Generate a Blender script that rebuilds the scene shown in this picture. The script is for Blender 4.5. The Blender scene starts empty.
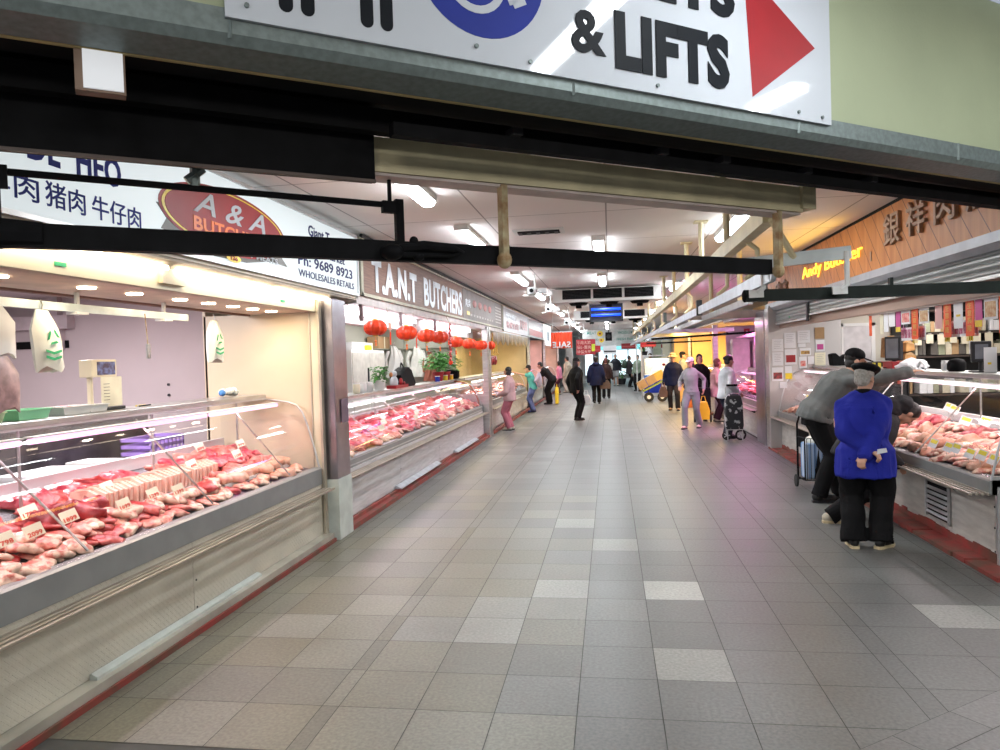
import bpy, bmesh, math, random
from mathutils import Vector, Matrix, noise, Quaternion
random.seed(7)
PI = math.pi
scene = bpy.context.scene
COL = scene.collection

# ------------------------------------------------------------------ camera, world, exposure
cam_data = bpy.data.cameras.new('camera')
cam = bpy.data.objects.new('camera', cam_data); COL.objects.link(cam)
cam_data.sensor_width = 36.0
cam_data.lens = 36.0 * 730.0 / 1000.0
cam_data.clip_start = 0.05; cam_data.clip_end = 300
# camera stands 1.7 m above the floor, turned a little left of the hall's axis, rolled 2 degrees
def _n(v): return Vector(v).normalized()
_dh = _n((110, 20, -730)); _db = _n((1380, 60.6, -730))
_up = _db.cross(_dh).normalized()
if _up.y < 0: _up = -_up
_rt = _dh.cross(_up).normalized()
_R = Matrix((_rt, _dh, _up))
cam.matrix_world = Matrix.Translation((0, 0, 1.7)) @ _R.to_4x4()
scene.camera = cam
scene.view_settings.view_transform = 'Standard'
scene.view_settings.look = 'None'
scene.view_settings.gamma = 1.0
scene.view_settings.use_curve_mapping = False
scene.view_settings.exposure = 0.68
world = bpy.data.worlds.new('world'); scene.world = world; world.use_nodes = True
world.node_tree.nodes['Background'].inputs[0].default_value = (0.75, 0.85, 1.0, 1)
world.node_tree.nodes['Background'].inputs[1].default_value = 0.3
CEIL_L = 18.0      # ceiling battens
SHOP_L = 9.0      # stall tubes
try:
    scene.cycles.max_bounces = 6; scene.cycles.transparent_max_bounces = 12
    scene.cycles.sample_clamp_indirect = 4.0
    scene.cycles.caustics_reflective = False; scene.cycles.caustics_refractive = False
except Exception: pass

def lamp(name, loc, size, power, color=(1, 1, 1), rot=(0, 0, 0), parent=None, spread=PI):
    l = bpy.data.lights.new(name, 'AREA'); l.shape = 'RECTANGLE'; l.size = size[0]; l.size_y = size[1]
    l.energy = power; l.color = color; l.spread = spread
    o = bpy.data.objects.new(name, l); COL.objects.link(o); o.location = loc; o.rotation_euler = rot
    if parent:
        o.parent = parent; o.location = Vector(loc) - parent.location
    return o

# ------------------------------------------------------------------ helpers
def V(*a): return Vector(a if len(a) > 1 else a[0])

class MB:
    def __init__(s): s.v = []; s.f = []; s.m = []; s.T = None
    def add(s, vs, fs, m=0):
        b = len(s.v)
        for p in vs:
            p = Vector(p)
            if s.T is not None: p = s.T @ p
            s.v.append(p)
        for f in fs: s.f.append([b + i for i in f]); s.m.append(m)
        return s
    def box(s, x0, x1, y0, y1, z0, z1, m=0):
        if x0 > x1: x0, x1 = x1, x0
        if y0 > y1: y0, y1 = y1, y0
        if z0 > z1: z0, z1 = z1, z0
        vs = [(x, y, z) for z in (z0, z1) for y in (y0, y1) for x in (x0, x1)]
        return s.add(vs, [(0, 2, 3, 1), (4, 5, 7, 6), (0, 1, 5, 4), (2, 6, 7, 3), (0, 4, 6, 2), (1, 3, 7, 5)], m)
    def bar(s, p0, p1, w, h, m=0, up=(0, 0, 1)):
        p0 = V(p0); p1 = V(p1); d = (p1 - p0).normalized(); u = V(up)
        if abs(d.dot(u)) > .99: u = V(0, 1, 0)
        r = d.cross(u).normalized(); u = r.cross(d)
        vs = []
        for p in (p0, p1):
            for a, b in ((-1, -1), (1, -1), (1, 1), (-1, 1)): vs.append(p + r * a * w / 2 + u * b * h / 2)
        return s.add(vs, [(3, 2, 1, 0), (4, 5, 6, 7), (0, 1, 5, 4), (1, 2, 6, 5), (2, 3, 7, 6), (3, 0, 4, 7)], m)
    def loft(s, rings, m=0, caps=True):
        n = len(rings[0]); vs = [p for r in rings for p in r]; fs = []
        for i in range(len(rings) - 1):
            for j in range(n):
                k = (j + 1) % n
                fs.append((i * n + j, i * n + k, (i + 1) * n + k, (i + 1) * n + j))
        if caps:
            fs.append(tuple(range(n - 1, -1, -1))); fs.append(tuple((len(rings) - 1) * n + j for j in range(n)))
        return s.add(vs, fs, m)
    def path(s, pts, r, n=8, m=0, caps=True, closed=False):
        pts = [V(p) for p in pts]; rs = r if isinstance(r, (list, tuple)) else [r] * len(pts)
        rings = []; pr = None
        for i, p in enumerate(pts):
            a = pts[i - 1] if (i > 0) else p; b = pts[i + 1] if i < len(pts) - 1 else p
            d = (b - a).normalized()
            if pr is None:
                u = V(0, 0, 1) if abs(d.z) < .9 else V(1, 0, 0)
                x = d.cross(u).normalized()
            else:
                x = (pr - d * pr.dot(d)).normalized()
            pr = x; y = d.cross(x)
            rings.append([p + (x * math.cos(2 * PI * j / n) + y * math.sin(2 * PI * j / n)) * rs[i] for j in range(n)])
        return s.loft(rings, m, caps)
    def cyl(s, p0, p1, r0, r1=None, n=12, m=0):
        return s.path([p0, p1], [r0, r0 if r1 is None else r1], n, m)
    def ell(s, c, r, n=12, k=8, m=0, rot=None):
        c = V(c); r = r if isinstance(r, (list, tuple)) else (r, r, r); vs = []; fs = []
        vs.append(V(0, 0, -r[2]))
        for i in range(1, k):
            t = PI * i / k
            for j in range(n):
                a = 2 * PI * j / n
                vs.append(V(r[0] * math.sin(t) * math.cos(a), r[1] * math.sin(t) * math.sin(a), -r[2] * math.cos(t)))
        vs.append(V(0, 0, r[2]))
        for j in range(n): fs.append((0, 1 + (j + 1) % n, 1 + j))
        for i in range(k - 2):
            for j in range(n):
                a = 1 + i * n + j; b = 1 + i * n + (j + 1) % n
                fs.append((a, b, b + n, a + n))
        L = len(vs) - 1
        for j in range(n): fs.append((1 + (k - 2) * n + j, 1 + (k - 2) * n + (j + 1) % n, L))
        if rot is not None: vs = [rot @ p for p in vs]
        return s.add([c + p for p in vs], fs, m)
    def prism(s, poly, axis, a0, a1, m=0):
        def P(u, v, w):
            return {'x': (w, u, v), 'y': (u, w, v), 'z': (u, v, w)}[axis]
        n = len(poly)
        vs = [P(u, v, a0) for u, v in poly] + [P(u, v, a1) for u, v in poly]
        fs = [tuple(range(n)), tuple(range(2 * n - 1, n - 1, -1))]
        for i in range(n): fs.append((i, (i + 1) % n + 0, n + (i + 1) % n, n + i))
        return s.add(vs, fs, m)
    def strip(s, prof, y0, y1, th=0.0, m=0, axis='y'):
        """open profile (u,v) extruded, optional thickness"""
        if th:
            off = []
            for i, p in enumerate(prof):
                a = prof[max(i - 1, 0)]; b = prof[min(i + 1, len(prof) - 1)]
                dx, dz = b[0] - a[0], b[1] - a[1]; L = math.hypot(dx, dz) or 1
                off.append((p[0] + dz / L * th, p[1] - dx / L * th))
            return s.prism(list(prof) + off[::-1], axis, y0, y1, m)
    def lathe(s, c, prof, n=16, m=0):
        c = V(c); rings = [[c + V(r * math.cos(2 * PI * j / n), r * math.sin(2 * PI * j / n), z) for j in range(n)] for r, z in prof]
        return s.loft(rings, m, True)
    def mesh(s, name, fix=True):
        me = bpy.data.meshes.new(name); me.from_pydata([tuple(p) for p in s.v], [], s.f)
        if s.m: me.polygons.foreach_set('material_index', s.m)
        if fix:
            bm = bmesh.new(); bm.from_mesh(me); bmesh.ops.recalc_face_normals(bm, faces=bm.faces); bm.to_mesh(me); bm.free()
        me.update()
        return me
    def build(s, name, mat, parent=None, smooth=False, bevel=0, fix=True):
        if parent is not None and not parent.get('_local'):
            off = parent.location.copy(); pp = parent.parent
            while pp: off += pp.location; pp = pp.parent
            s.v = [p - off for p in s.v]
        me = s.mesh(name, fix)
        for mm in (mat if isinstance(mat, (list, tuple)) else [mat]): me.materials.append(mm)
        if smooth:
            me.polygons.foreach_set('use_smooth', [True] * len(me.polygons))
            try: me.set_sharp_from_angle(angle=math.radians(40))
            except Exception: pass
        o = bpy.data.objects.new(name, me); COL.objects.link(o)
        if parent is not None: o.parent = parent
        if bevel:
            b = o.modifiers.new('bevel', 'BEVEL'); b.width = bevel; b.segments = 2; b.limit_method = 'ANGLE'
        return o

def tag(o, label=None, cat=None, group=None, kind=None):
    if label: o['label'] = label
    if cat: o['category'] = cat
    if group: o['group'] = group
    if kind: o['kind'] = kind
    return o
def thing(name, label, cat, loc=(0, 0, 0), rz=0, group=None, local=False):
    o = bpy.data.objects.new(name, None); COL.objects.link(o); o.location = loc; o.rotation_euler = (0, 0, rz)
    o.empty_display_size = .1
    if local: o['_local'] = 1
    return tag(o, label, cat, group)
def struct(o): o['kind'] = 'structure'; return o
def copy_tree(o, parent=None):
    c = o.copy(); COL.objects.link(c); c.parent = parent
    for ch in list(o.children): copy_tree(ch, c)
    return c
def dup(o, loc, rot=None, label=None, group=None, scale=None):
    c = copy_tree(o); c.location = loc
    if rot is not None: c.rotation_euler = rot if isinstance(rot, (tuple, list)) else (0, 0, rot)
    if scale is not None: c.scale = scale if isinstance(scale, (tuple, list)) else (scale,) * 3
    if label: c['label'] = label
    if group: c['group'] = group
    return c

# ------------------------------------------------------------------ materials
MATS = {}
def mat(name, col, rough=.5, metal=0., var=.12, scale=6., bump=0., bscale=40., spec=None, col2=None, stretch=None, trans=0., sub=0., coat=0.):
    if name in MATS: return MATS[name]
    m = bpy.data.materials.new(name); m.use_nodes = True; nt = m.node_tree; N = nt.nodes; L = nt.links
    b = N['Principled BSDF']
    b.inputs['Roughness'].default_value = rough; b.inputs['Metallic'].default_value = metal
    if coat: b.inputs['Coat Weight'].default_value = coat
    if spec is not None: b.inputs['Specular IOR Level'].default_value = spec
    tc = N.new('ShaderNodeTexCoord'); mp = N.new('ShaderNodeMapping'); L.new(tc.outputs['Object'], mp.inputs[0])
    if stretch: mp.inputs['Scale'].default_value = stretch
    n = N.new('ShaderNodeTexNoise'); n.inputs['Scale'].default_value = scale; n.inputs['Detail'].default_value = 4
    L.new(mp.outputs[0], n.inputs['Vector'])
    r = N.new('ShaderNodeValToRGB'); L.new(n.outputs[0], r.inputs[0])
    c2 = col2 if col2 else tuple(min(1, c * (1 + var)) for c in col)
    c1 = tuple(c * (1 - var) for c in col) if not col2 else col
    r.color_ramp.elements[0].position = .35; r.color_ramp.elements[1].position = .65
    r.color_ramp.elements[0].color = (*c1, 1); r.color_ramp.elements[1].color = (*c2, 1)
    L.new(r.outputs[0], b.inputs['Base Color'])
    if bump:
        n2 = N.new('ShaderNodeTexNoise'); n2.inputs['Scale'].default_value = bscale; n2.inputs['Detail'].default_value = 3
        L.new(mp.outputs[0], n2.inputs['Vector'])
        bp = N.new('ShaderNodeBump'); bp.inputs['Strength'].default_value = bump; bp.inputs['Distance'].default_value = .01
        L.new(n2.outputs[0], bp.inputs['Height']); L.new(bp.outputs[0], b.inputs['Normal'])
    MATS[name] = m
    return m
def emat(name, col, s):
    if name in MATS: return MATS[name]
    m = bpy.data.materials.new(name); m.use_nodes = True; nt = m.node_tree
    b = nt.nodes['Principled BSDF']; b.inputs['Base Color'].default_value = (*[c * .4 for c in col], 1)
    b.inputs['Emission Color'].default_value = (*col, 1); b.inputs['Emission Strength'].default_value = s
    MATS[name] = m
    return m
def glass(name, tint=(1, 1, 1), refl=1.0, rough=.02):
    m = bpy.data.materials.new(name); m.use_nodes = True; nt = m.node_tree; N = nt.nodes; L = nt.links
    N.remove(N['Principled BSDF']); out = N['Material Output']
    t = N.new('ShaderNodeBsdfTransparent'); t.inputs[0].default_value = (*tint, 1)
    g = N.new('ShaderNodeBsdfGlossy'); g.inputs['Roughness'].default_value = rough
    f = N.new('ShaderNodeLayerWeight'); f.inputs[0].default_value = .5
    pw = N.new('ShaderNodeMath'); pw.operation = 'POWER'; pw.inputs[1].default_value = 4.5; L.new(f.outputs['Facing'], pw.inputs[0])
    mu = N.new('ShaderNodeMath'); mu.operation = 'MULTIPLY_ADD'; mu.inputs[1].default_value = .55 * refl; mu.inputs[2].default_value = .025 * refl; L.new(pw.outputs[0], mu.inputs[0])
    mx = N.new('ShaderNodeMixShader'); L.new(mu.outputs[0], mx.inputs[0]); L.new(t.outputs[0], mx.inputs[1]); L.new(g.outputs[0], mx.inputs[2])
    L.new(mx.outputs[0], out.inputs[0])
    return m
M = {}
M['steel'] = mat('brushed_steel', (.55, .55, .54), .32, .9, .12, 5, stretch=(1, 1, 6))
M['mirror_steel'] = mat('polished_steel', (.36, .34, .38), .3, 1., .2, 3)
M['galv'] = mat('galvanised_steel', (.17, .205, .20), .5, .4, .13, 40)
M['alu'] = mat('aluminium', (.62, .63, .64), .35, .8, .08, 6)
M['rail_grey'] = mat('zinc_rail', (.52, .55, .60), .4, .5, .12, 7)
M['bumper'] = mat('grey_bumper', (.27, .28, .28), .4, .3, .06, 6)
M['black'] = mat('black_paint', (.005, .005, .006), .7, 0, .3, 10, spec=.12)
M['shade_dark'] = mat('dark_shutter', (.007, .007, .008), .75, 0, .4, 3, spec=.1)  # near-black colour standing in for shade in the recess and vents
M['dkgreen'] = mat('dark_green_bar', (.010, .016, .014), .5, 0, .3, 8, spec=.2)
M['cream_beam'] = mat('cream_painted_steel', (.70, .62, .40), .55, 0, .12, 4)
M['rust'] = mat('rusty_paint', (.50, .44, .27), .7, 0, .3, 14, col2=(.27, .15, .06))
M['white'] = mat('white_paint', (.78, .78, .77), .5, 0, .04, 3)
M['cream'] = mat('cream_laminate', (.74, .66, .50), .45, 0, .04, 3)
M['creamtile'] = mat('cream_tile', (.66, .55, .40), .35, 0, .03, 2)
M['mauve'] = mat('mauve_wall', (.50, .425, .44), .6, 0, .06, 1.2)
M['olive'] = mat('olive_wall_paint', (.36, .40, .26), .7, 0, .06, 1.5, bump=.1, bscale=60)
M['signwhite'] = mat('sign_white', (.57, .60, .65), .05, 0, .02, 2)
M['blue'] = mat('blue_vinyl', (.006, .022, .26), .75, 0, .05)
M['navyblue'] = mat('navy_vinyl', (.012, .015, .13), .75, 0, .05)
M['signred'] = mat('red_vinyl', (.31, .006, .012), .5, 0, .05)
M['ink'] = mat('black_vinyl', (.008, .010, .014), .6, 0, .05, spec=.15)
M['yellow'] = mat('yellow_vinyl', (.85, .62, .03), .35, 0, .05)
M['orange'] = mat('orange_vinyl', (.85, .18, .03), .35, 0, .05)
M['redstrip'] = mat('red_kerb_paint', (.28, .035, .03), .6, 0, .2, 6, col2=(.13, .06, .04), stretch=(1, 1, 1))
M['lantern'] = mat('lantern_red', (.85, .055, .01), .45, 0, .1, 8)
M['gold'] = mat('gold_trim', (.75, .5, .12), .4, .5, .1)
M['skin'] = mat('skin', (.52, .29, .20), .5, 0, .06, 9, sub=.0)
M['hair'] = mat('black_hair', (.012, .01, .010), .5, 0, .3, 30)
M['greyhair'] = mat('grey_hair', (.35, .33, .30), .6, 0, .2, 60)
M['redtip'] = mat('ticket_red', (.65, .06, .03), .5)
M['ticket'] = mat('ticket_card', (.80, .76, .58), .5, 0, .04)
M['yticket'] = mat('yellow_ticket_print', (.85, .70, .04), .5, 0, .04)
M['tyre'] = mat('black_rubber', (.02, .02, .02), .8)
M['leaf'] = mat('green_leaf', (.03, .16, .03), .45, 0, .4, 12, col2=(.10, .33, .06))
M['wooddark'] = mat('reddish_sign_board', (.19, .095, .07), .5, 0, .3, 3, col2=(.27, .15, .11), stretch=(1, 1, 22))
M['card'] = mat('brown_cardboard', (.42, .27, .14), .8, 0, .08)
M['paper'] = mat('white_paper', (.78, .79, .82), .6, 0, .03)
M['pinkpaper'] = mat('pink_paper', (.70, .42, .40), .6, 0, .05)
M['magenta'] = mat('magenta_print', (.52, .06, .28), .5, 0, .1)
M['redprint'] = mat('red_orange_banner', (.80, .10, .02), .5, 0, .06)
M['plastic'] = mat('white_plastic_bag', (.72, .74, .70), .35, 0, .08, 9)
M['greenprint'] = mat('green_print', (.02, .35, .14), .5)
M['mint'] = mat('mint_tub_plastic', (.28, .72, .42), .35, 0, .05)
M['darkgrey'] = mat('dark_grey_plastic', (.03, .03, .034), .5, spec=.25)
M['screen'] = mat('grey_screen', (.16, .17, .2), .15)
M['floor_dark'] = mat('grout', (.07, .07, .065), .9)
M['glass'] = glass('case_glass', (.985, .985, .985), .65)
M['slat'] = mat('shelf_slat', (.40, .36, .30), .45, .6, .12, 5)
M['perspex'] = glass('clear_perspex', (.92, .93, .93), 1.0, .08)
M['batten'] = emat('tube_white', (.90, .96, 1.0), CEIL_L)
M['shoptube'] = emat('shop_tube_warm', (1.0, .87, .66), SHOP_L * 1.0)
M['shoptube2'] = emat('shop_tube_cool', (.95, .93, 1.0), SHOP_L * .8)
M['pinktube'] = emat('pink_case_tube', (1.0, .50, .88), 1.3)
M['downlight'] = emat('warm_downlight', (1.0, .85, .62), 14.0)
M['neon'] = emat('yellow_neon', (1.0, .52, .04), 1.7)

def checker_mat():
    m = mat('checker_plate', (.60, .57, .48), .45, .25, .1, 2.5)
    N = m.node_tree.nodes; L = m.node_tree.links
    tc = N.new('ShaderNodeTexCoord'); mp = N.new('ShaderNodeMapping'); mp.inputs['Rotation'].default_value = (math.radians(45), 0, 0)
    mp.inputs['Scale'].default_value = (1, 17, 17); L.new(tc.outputs['Object'], mp.inputs[0])
    w = N.new('ShaderNodeTexBrick'); w.inputs['Scale'].default_value = 1
    sep = N.new('ShaderNodeSeparateXYZ'); L.new(mp.outputs[0], sep.inputs[0])
    cmb = N.new('ShaderNodeCombineXYZ'); L.new(sep.outputs[1], cmb.inputs[0]); L.new(sep.outputs[2], cmb.inputs[1])
    L.new(cmb.outputs[0], w.inputs['Vector']); w.inputs['Mortar Size'].default_value = .12
    w.inputs['Brick Width'].default_value = 1.0; w.inputs['Row Height'].default_value = .5
    bp = N.new('ShaderNodeBump'); bp.inputs['Strength'].default_value = .9; bp.inputs['Distance'].default_value = .008
    L.new(w.outputs['Fac'], bp.inputs['Height']); L.new(bp.outputs[0], N['Principled BSDF'].inputs['Normal'])
    return m
M['checker'] = checker_mat()

def tile_mat():
    m = bpy.data.materials.new('granite_tile'); m.use_nodes = True; N = m.node_tree.nodes; L = m.node_tree.links
    b = N['Principled BSDF']; b.inputs['Roughness'].default_value = .48
    a = N.new('ShaderNodeAttribute'); a.attribute_name = 'tone'
    tc = N.new('ShaderNodeTexCoord')
    n = N.new('ShaderNodeTexNoise'); n.inputs['Scale'].default_value = 55; n.inputs['Detail'].default_value = 4; L.new(tc.outputs['Object'], n.inputs['Vector'])
    n2 = N.new('ShaderNodeTexNoise'); n2.inputs['Scale'].default_value = 1.6; n2.inputs['Detail'].default_value = 5; L.new(tc.outputs['Object'], n2.inputs['Vector'])
    r1 = N.new('ShaderNodeMapRange'); r1.inputs['From Min'].default_value = .3; r1.inputs['From Max'].default_value = .7; r1.inputs['To Min'].default_value = .78; r1.inputs['To Max'].default_value = 1.2; L.new(n.outputs[0], r1.inputs[0])
    r2 = N.new('ShaderNodeMapRange'); r2.inputs['From Min'].default_value = .3; r2.inputs['From Max'].default_value = .7; r2.inputs['To Min'].default_value = .85; r2.inputs['To Max'].default_value = 1.12; L.new(n2.outputs[0], r2.inputs[0])
    mu = N.new('ShaderNodeMath'); mu.operation = 'MULTIPLY'; L.new(r1.outputs[0], mu.inputs[0]); L.new(r2.outputs[0], mu.inputs[1])
    mx = N.new('ShaderNodeVectorMath'); mx.operation = 'SCALE'; L.new(a.outputs['Color'], mx.inputs[0]); L.new(mu.outputs[0], mx.inputs['Scale'])
    L.new(mx.outputs[0], b.inputs['Base Color'])
    rr = N.new('ShaderNodeMapRange'); rr.inputs['To Min'].default_value = .33; rr.inputs['To Max'].default_value = .52; L.new(n2.outputs[0], rr.inputs[0]); L.new(rr.outputs[0], b.inputs['Roughness'])
    return m
M['tile'] = tile_mat()

def timber_mat(name, c1, c2, plank, axis=1):
    m = mat(name, c1, .5, 0, 0, 1.2, col2=c2, stretch=(1, 9, .8))
    N = m.node_tree.nodes; L = m.node_tree.links
    tc = N.new('ShaderNodeTexCoord'); sp = N.new('ShaderNodeSeparateXYZ'); L.new(tc.outputs['Object'], sp.inputs[0])
    ad = N.new('ShaderNodeMath'); ad.operation = 'MULTIPLY_ADD'; L.new(sp.outputs[2], ad.inputs[0]); ad.inputs[1].default_value = -.9; L.new(sp.outputs[1], ad.inputs[2])
    ml = N.new('ShaderNodeMath'); ml.operation = 'MULTIPLY'; L.new(ad.outputs[0], ml.inputs[0]); ml.inputs[1].default_value = 1 / plank
    fr = N.new('ShaderNodeMath'); fr.operation = 'FRACT'; L.new(ml.outputs[0], fr.inputs[0])
    gt = N.new('ShaderNodeMath'); gt.operation = 'GREATER_THAN'; L.new(fr.outputs[0], gt.inputs[0]); gt.inputs[1].default_value = .95
    mx = N.new('ShaderNodeMix'); mx.data_type = 'RGBA'; L.new(gt.outputs[0], mx.inputs[0])
    src = N['Principled BSDF'].inputs['Base Color'].links[0].from_socket
    L.new(src, mx.inputs[6]); mx.inputs[7].default_value = (c1[0] * .3, c1[1] * .3, c1[2] * .3, 1)
    L.new(mx.outputs[2], N['Principled BSDF'].inputs['Base Color'])
    return m
M['timber'] = timber_mat('orange_timber_boards', (.44, .145, .032), (.58, .23, .06), .27)

def ceil_mat():
    m = mat('ceiling_panel', (.88, .83, .81), .85, 0, .03, .5)
    N = m.node_tree.nodes; L = m.node_tree.links
    tc = N.new('ShaderNodeTexCoord'); br = N.new('ShaderNodeTexBrick'); L.new(tc.outputs['Object'], br.inputs['Vector'])
    br.offset = 0; br.inputs['Scale'].default_value = 1; br.inputs['Brick Width'].default_value = 1.2; br.inputs['Row Height'].default_value = 1.8; br.inputs['Mortar Size'].default_value = .008
    mx = N.new('ShaderNodeMix'); mx.data_type = 'RGBA'; L.new(br.outputs['Fac'], mx.inputs[0])
    src = N['Principled BSDF'].inputs['Base Color'].links[0].from_socket
    L.new(src, mx.inputs[6]); mx.inputs[7].default_value = (.42, .38, .37, 1)
    L.new(mx.outputs[2], N['Principled BSDF'].inputs['Base Color'])
    return m
M['ceiling'] = ceil_mat()

# ------------------------------------------------------------------ lettering
def text(s, org, right, up, w, h, mt, parent, name='lettering', bold=0., depth=.004, shear=0., mirror=False, lift=.002):
    """mesh lettering: lower-left corner at org, fitted to w x h, raised from the board"""
    cu = bpy.data.curves.new('t', 'FONT'); cu.body = s; cu.offset = bold; cu.shear = shear; cu.extrude = .5; cu.resolution_u = 3; cu.space_character = 1 + bold * 1.6
    to = bpy.data.objects.new('t', cu); COL.objects.link(to)
    dg = bpy.context.evaluated_depsgraph_get(); dg.update()
    me = bpy.data.meshes.new_from_object(to.evaluated_get(dg)); bpy.data.objects.remove(to)
    xs = [v.co.x for v in me.vertices]; ys = [v.co.y for v in me.vertices]
    if not xs: return None
    x0, x1, y0, y1 = min(xs), max(xs), min(ys), max(ys)
    org = V(org); right = V(right); up = V(up); nrm = right.cross(up)
    if h is None: h = w * (y1 - y0) / (x1 - x0)
    if w is None: w = h * (x1 - x0) / (y1 - y0)
    off = Vector((0, 0, 0))
    if parent is not None and not parent.get('_local'):
        off = parent.location.copy(); pp = parent.parent
        while pp: off += pp.location; pp = pp.parent
    for v in me.vertices:
        u = (v.co.x - x0) / (x1 - x0)
        if mirror: u = 1 - u
        t = (v.co.y - y0) / (y1 - y0)
        v.co = org + right * (u * w) + up * (t * h) + nrm * ((v.co.z + .5) * depth + lift) - off
    me.materials.clear(); me.materials.append(mt); me.name = name
    bm = bmesh.new(); bm.from_mesh(me); bmesh.ops.recalc_face_normals(bm, faces=bm.faces); bm.to_mesh(me); bm.free()
    o = bpy.data.objects.new(name, me); COL.objects.link(o)
    if parent is not None: o.parent = parent
    return o
LX = ((0, 1, 0), (0, 0, 1))      # on boards facing the aisle from the left side
RX = ((0, -1, 0), (0, 0, 1))     # from the right side
BX, BZ = V(.8044, .5941, 0), V(0, 0, 1)
BN = V(.5941, -.8044, 0)         # towards the camera's side of the entrance line
def D(b, d, z): return BX * b - BN * d + V(0, 0, z)    # along / across the diagonal entrance

# ================================================================== THE SETTING
def clip(poly, sgn, dd=2.01):
    """keep the side of the diagonal joint where sgn*(dist-dd) >= 0"""
    out = []
    f = lambda p: sgn * (-.5941 * p[0] + .8044 * p[1] - dd)
    for i in range(len(poly)):
        a = poly[i]; b = poly[(i + 1) % len(poly)]; fa, fb = f(a), f(b)
        if fa >= 0: out.append(a)
        if (fa > 0 and fb < 0) or (fa < 0 and fb > 0):
            t = fa / (fa - fb); out.append((a[0] + (b[0] - a[0]) * t, a[1] + (b[1] - a[1]) * t))
    return out
def make_floor():
    rng = random.Random(3)
    vs, fs, tone = [], [], []
    def add(poly, t):
        if len(poly) < 3: return
        b = len(vs); vs.extend([(x, y, 0) for x, y in poly]); fs.append(list(range(b, b + len(poly)))); tone.append(t)
    cols = [-2.65, -2.57, -2.44, -2.25, -1.86, -1.467, -1.38, -.985, -.597, -.203, .197, .595, 1.0, 1.39, 1.503, 1.908, 2.31, 2.53, 2.64, 2.76]
    G = .0022
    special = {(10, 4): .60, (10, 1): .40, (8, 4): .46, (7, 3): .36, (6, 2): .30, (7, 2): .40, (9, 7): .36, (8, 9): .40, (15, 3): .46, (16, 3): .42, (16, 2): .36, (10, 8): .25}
    for k in range(-1, 138):
        y0 = 3.42 + .4216 * k; y1 = y0 + .4216
        for c in range(len(cols) - 1):
            x0, x1 = cols[c], cols[c + 1]
            p = [(x0 + G, y0 + G), (x1 - G, y0 + G), (x1 - G, y1 - G), (x0 + G, y1 - G)]
            g = .128 + rng.uniform(-.007, .007)
            warm = 0
            if rng.random() < .07: g += .02
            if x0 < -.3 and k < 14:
                g += rng.choice([0, .0, .012, .03]); warm = (.016 + rng.random() * .016) if x0 < -.9 and k < 9 else rng.random() * .022  # left stall's warm light put into tile colour, over random tile tone
            if x0 < -1 and k >= 14 and rng.random() < .3: g += .035
            if x1 - x0 < .15: g *= .9
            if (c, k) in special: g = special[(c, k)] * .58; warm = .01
            add(clip(p, 1), (g * .97 + warm * .9, g + warm * .6, g * .96 - warm * .35))
    # rotated paving outside the diagonal joint
    ds = [2.01, 1.82] + [1.42 - .4 * i for i in range(9)]
    for i in range(len(ds) - 1):
        for j in range(-14, 16):
            b0 = j * .42 + (.13 if i else 0); b1 = b0 + .42
            q = [D(b0 + G, ds[i + 1] + G, 0), D(b1 - G, ds[i + 1] + G, 0), D(b1 - G, ds[i] - G, 0), D(b0 + G, ds[i] - G, 0)]
            g = .128 + rng.uniform(-.01, .015)
            add([(p.x, p.y) for p in q], (g, g, g * .98))
    me = bpy.data.meshes.new('floor'); me.from_pydata(vs, [], fs)
    at = me.color_attributes.new('tone', 'FLOAT_COLOR', 'CORNER')
    li = 0
    for fi, f in enumerate(fs):
        for _ in f: at.data[li].color = (*tone[fi], 1); li += 1
    me.materials.append(M['tile'])
    o = bpy.data.objects.new('floor', me); COL.objects.link(o); struct(o)
    MB().box(-9, 11, -5, 62, -.06, -.003).build('floor_base', M['floor_dark']).__setitem__('kind', 'structure')
make_floor()
# stall floors behind the counters
struct(MB().box(-8, -2.9, -1, 62, -.003, .004).build('floor_left_stalls', mat('stall_floor', (.25, .24, .24), .6)))
struct(MB().box(2.95, 10, 5.2, 62, -.003, .004).build('floor_right_stalls', MATS['stall_floor']))

# ceiling of the hall: starts at the entrance line, runs back
poly = [(p.x, p.y) for p in (D(-6.0, 3.06, 0), D(7.5, 3.06, 0))] + [(8, 62), (-8, 62), (-8, 2)]
struct(MB().prism([(-2.62, 1.86), (D(7.5, 3.06, 0).x, D(7.5, 3.06, 0).y), (8, 62), (-2.62, 62)], 'z', 3.1, 3.16).build('ceiling', M['ceiling']))
struct(MB().box(-8, -2.62, -1, 62, 3.1, 3.16).build('ceiling_left_stalls', M['ceiling']))
# rough outer bounds
struct(MB().box(-8.1, -8, -5, 62, 0, 3.6).build('wall_left', M['white']))
struct(MB().box(8, 8.1, 4.0, 62, 0, 3.6).build('wall_right', M['white']))
# camera side: low ceiling with tubes, pale walls (seen only as reflections)
struct(MB().prism([(p.x, p.y) for p in (D(-6, 2.2, 0), D(8, 2.2, 0), D(8, -5, 0), D(-6, -5, 0))], 'z', 3.62, 3.7).build('ceiling_entrance', M['ceiling']))
w = MB(); w.bar(D(-6, -5, 1.8), D(8, -5, 1.8), .1, 3.6); struct(w.build('wall_entrance', mat('entrance_wall_paint', (.3, .29, .27), .7)))

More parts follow.
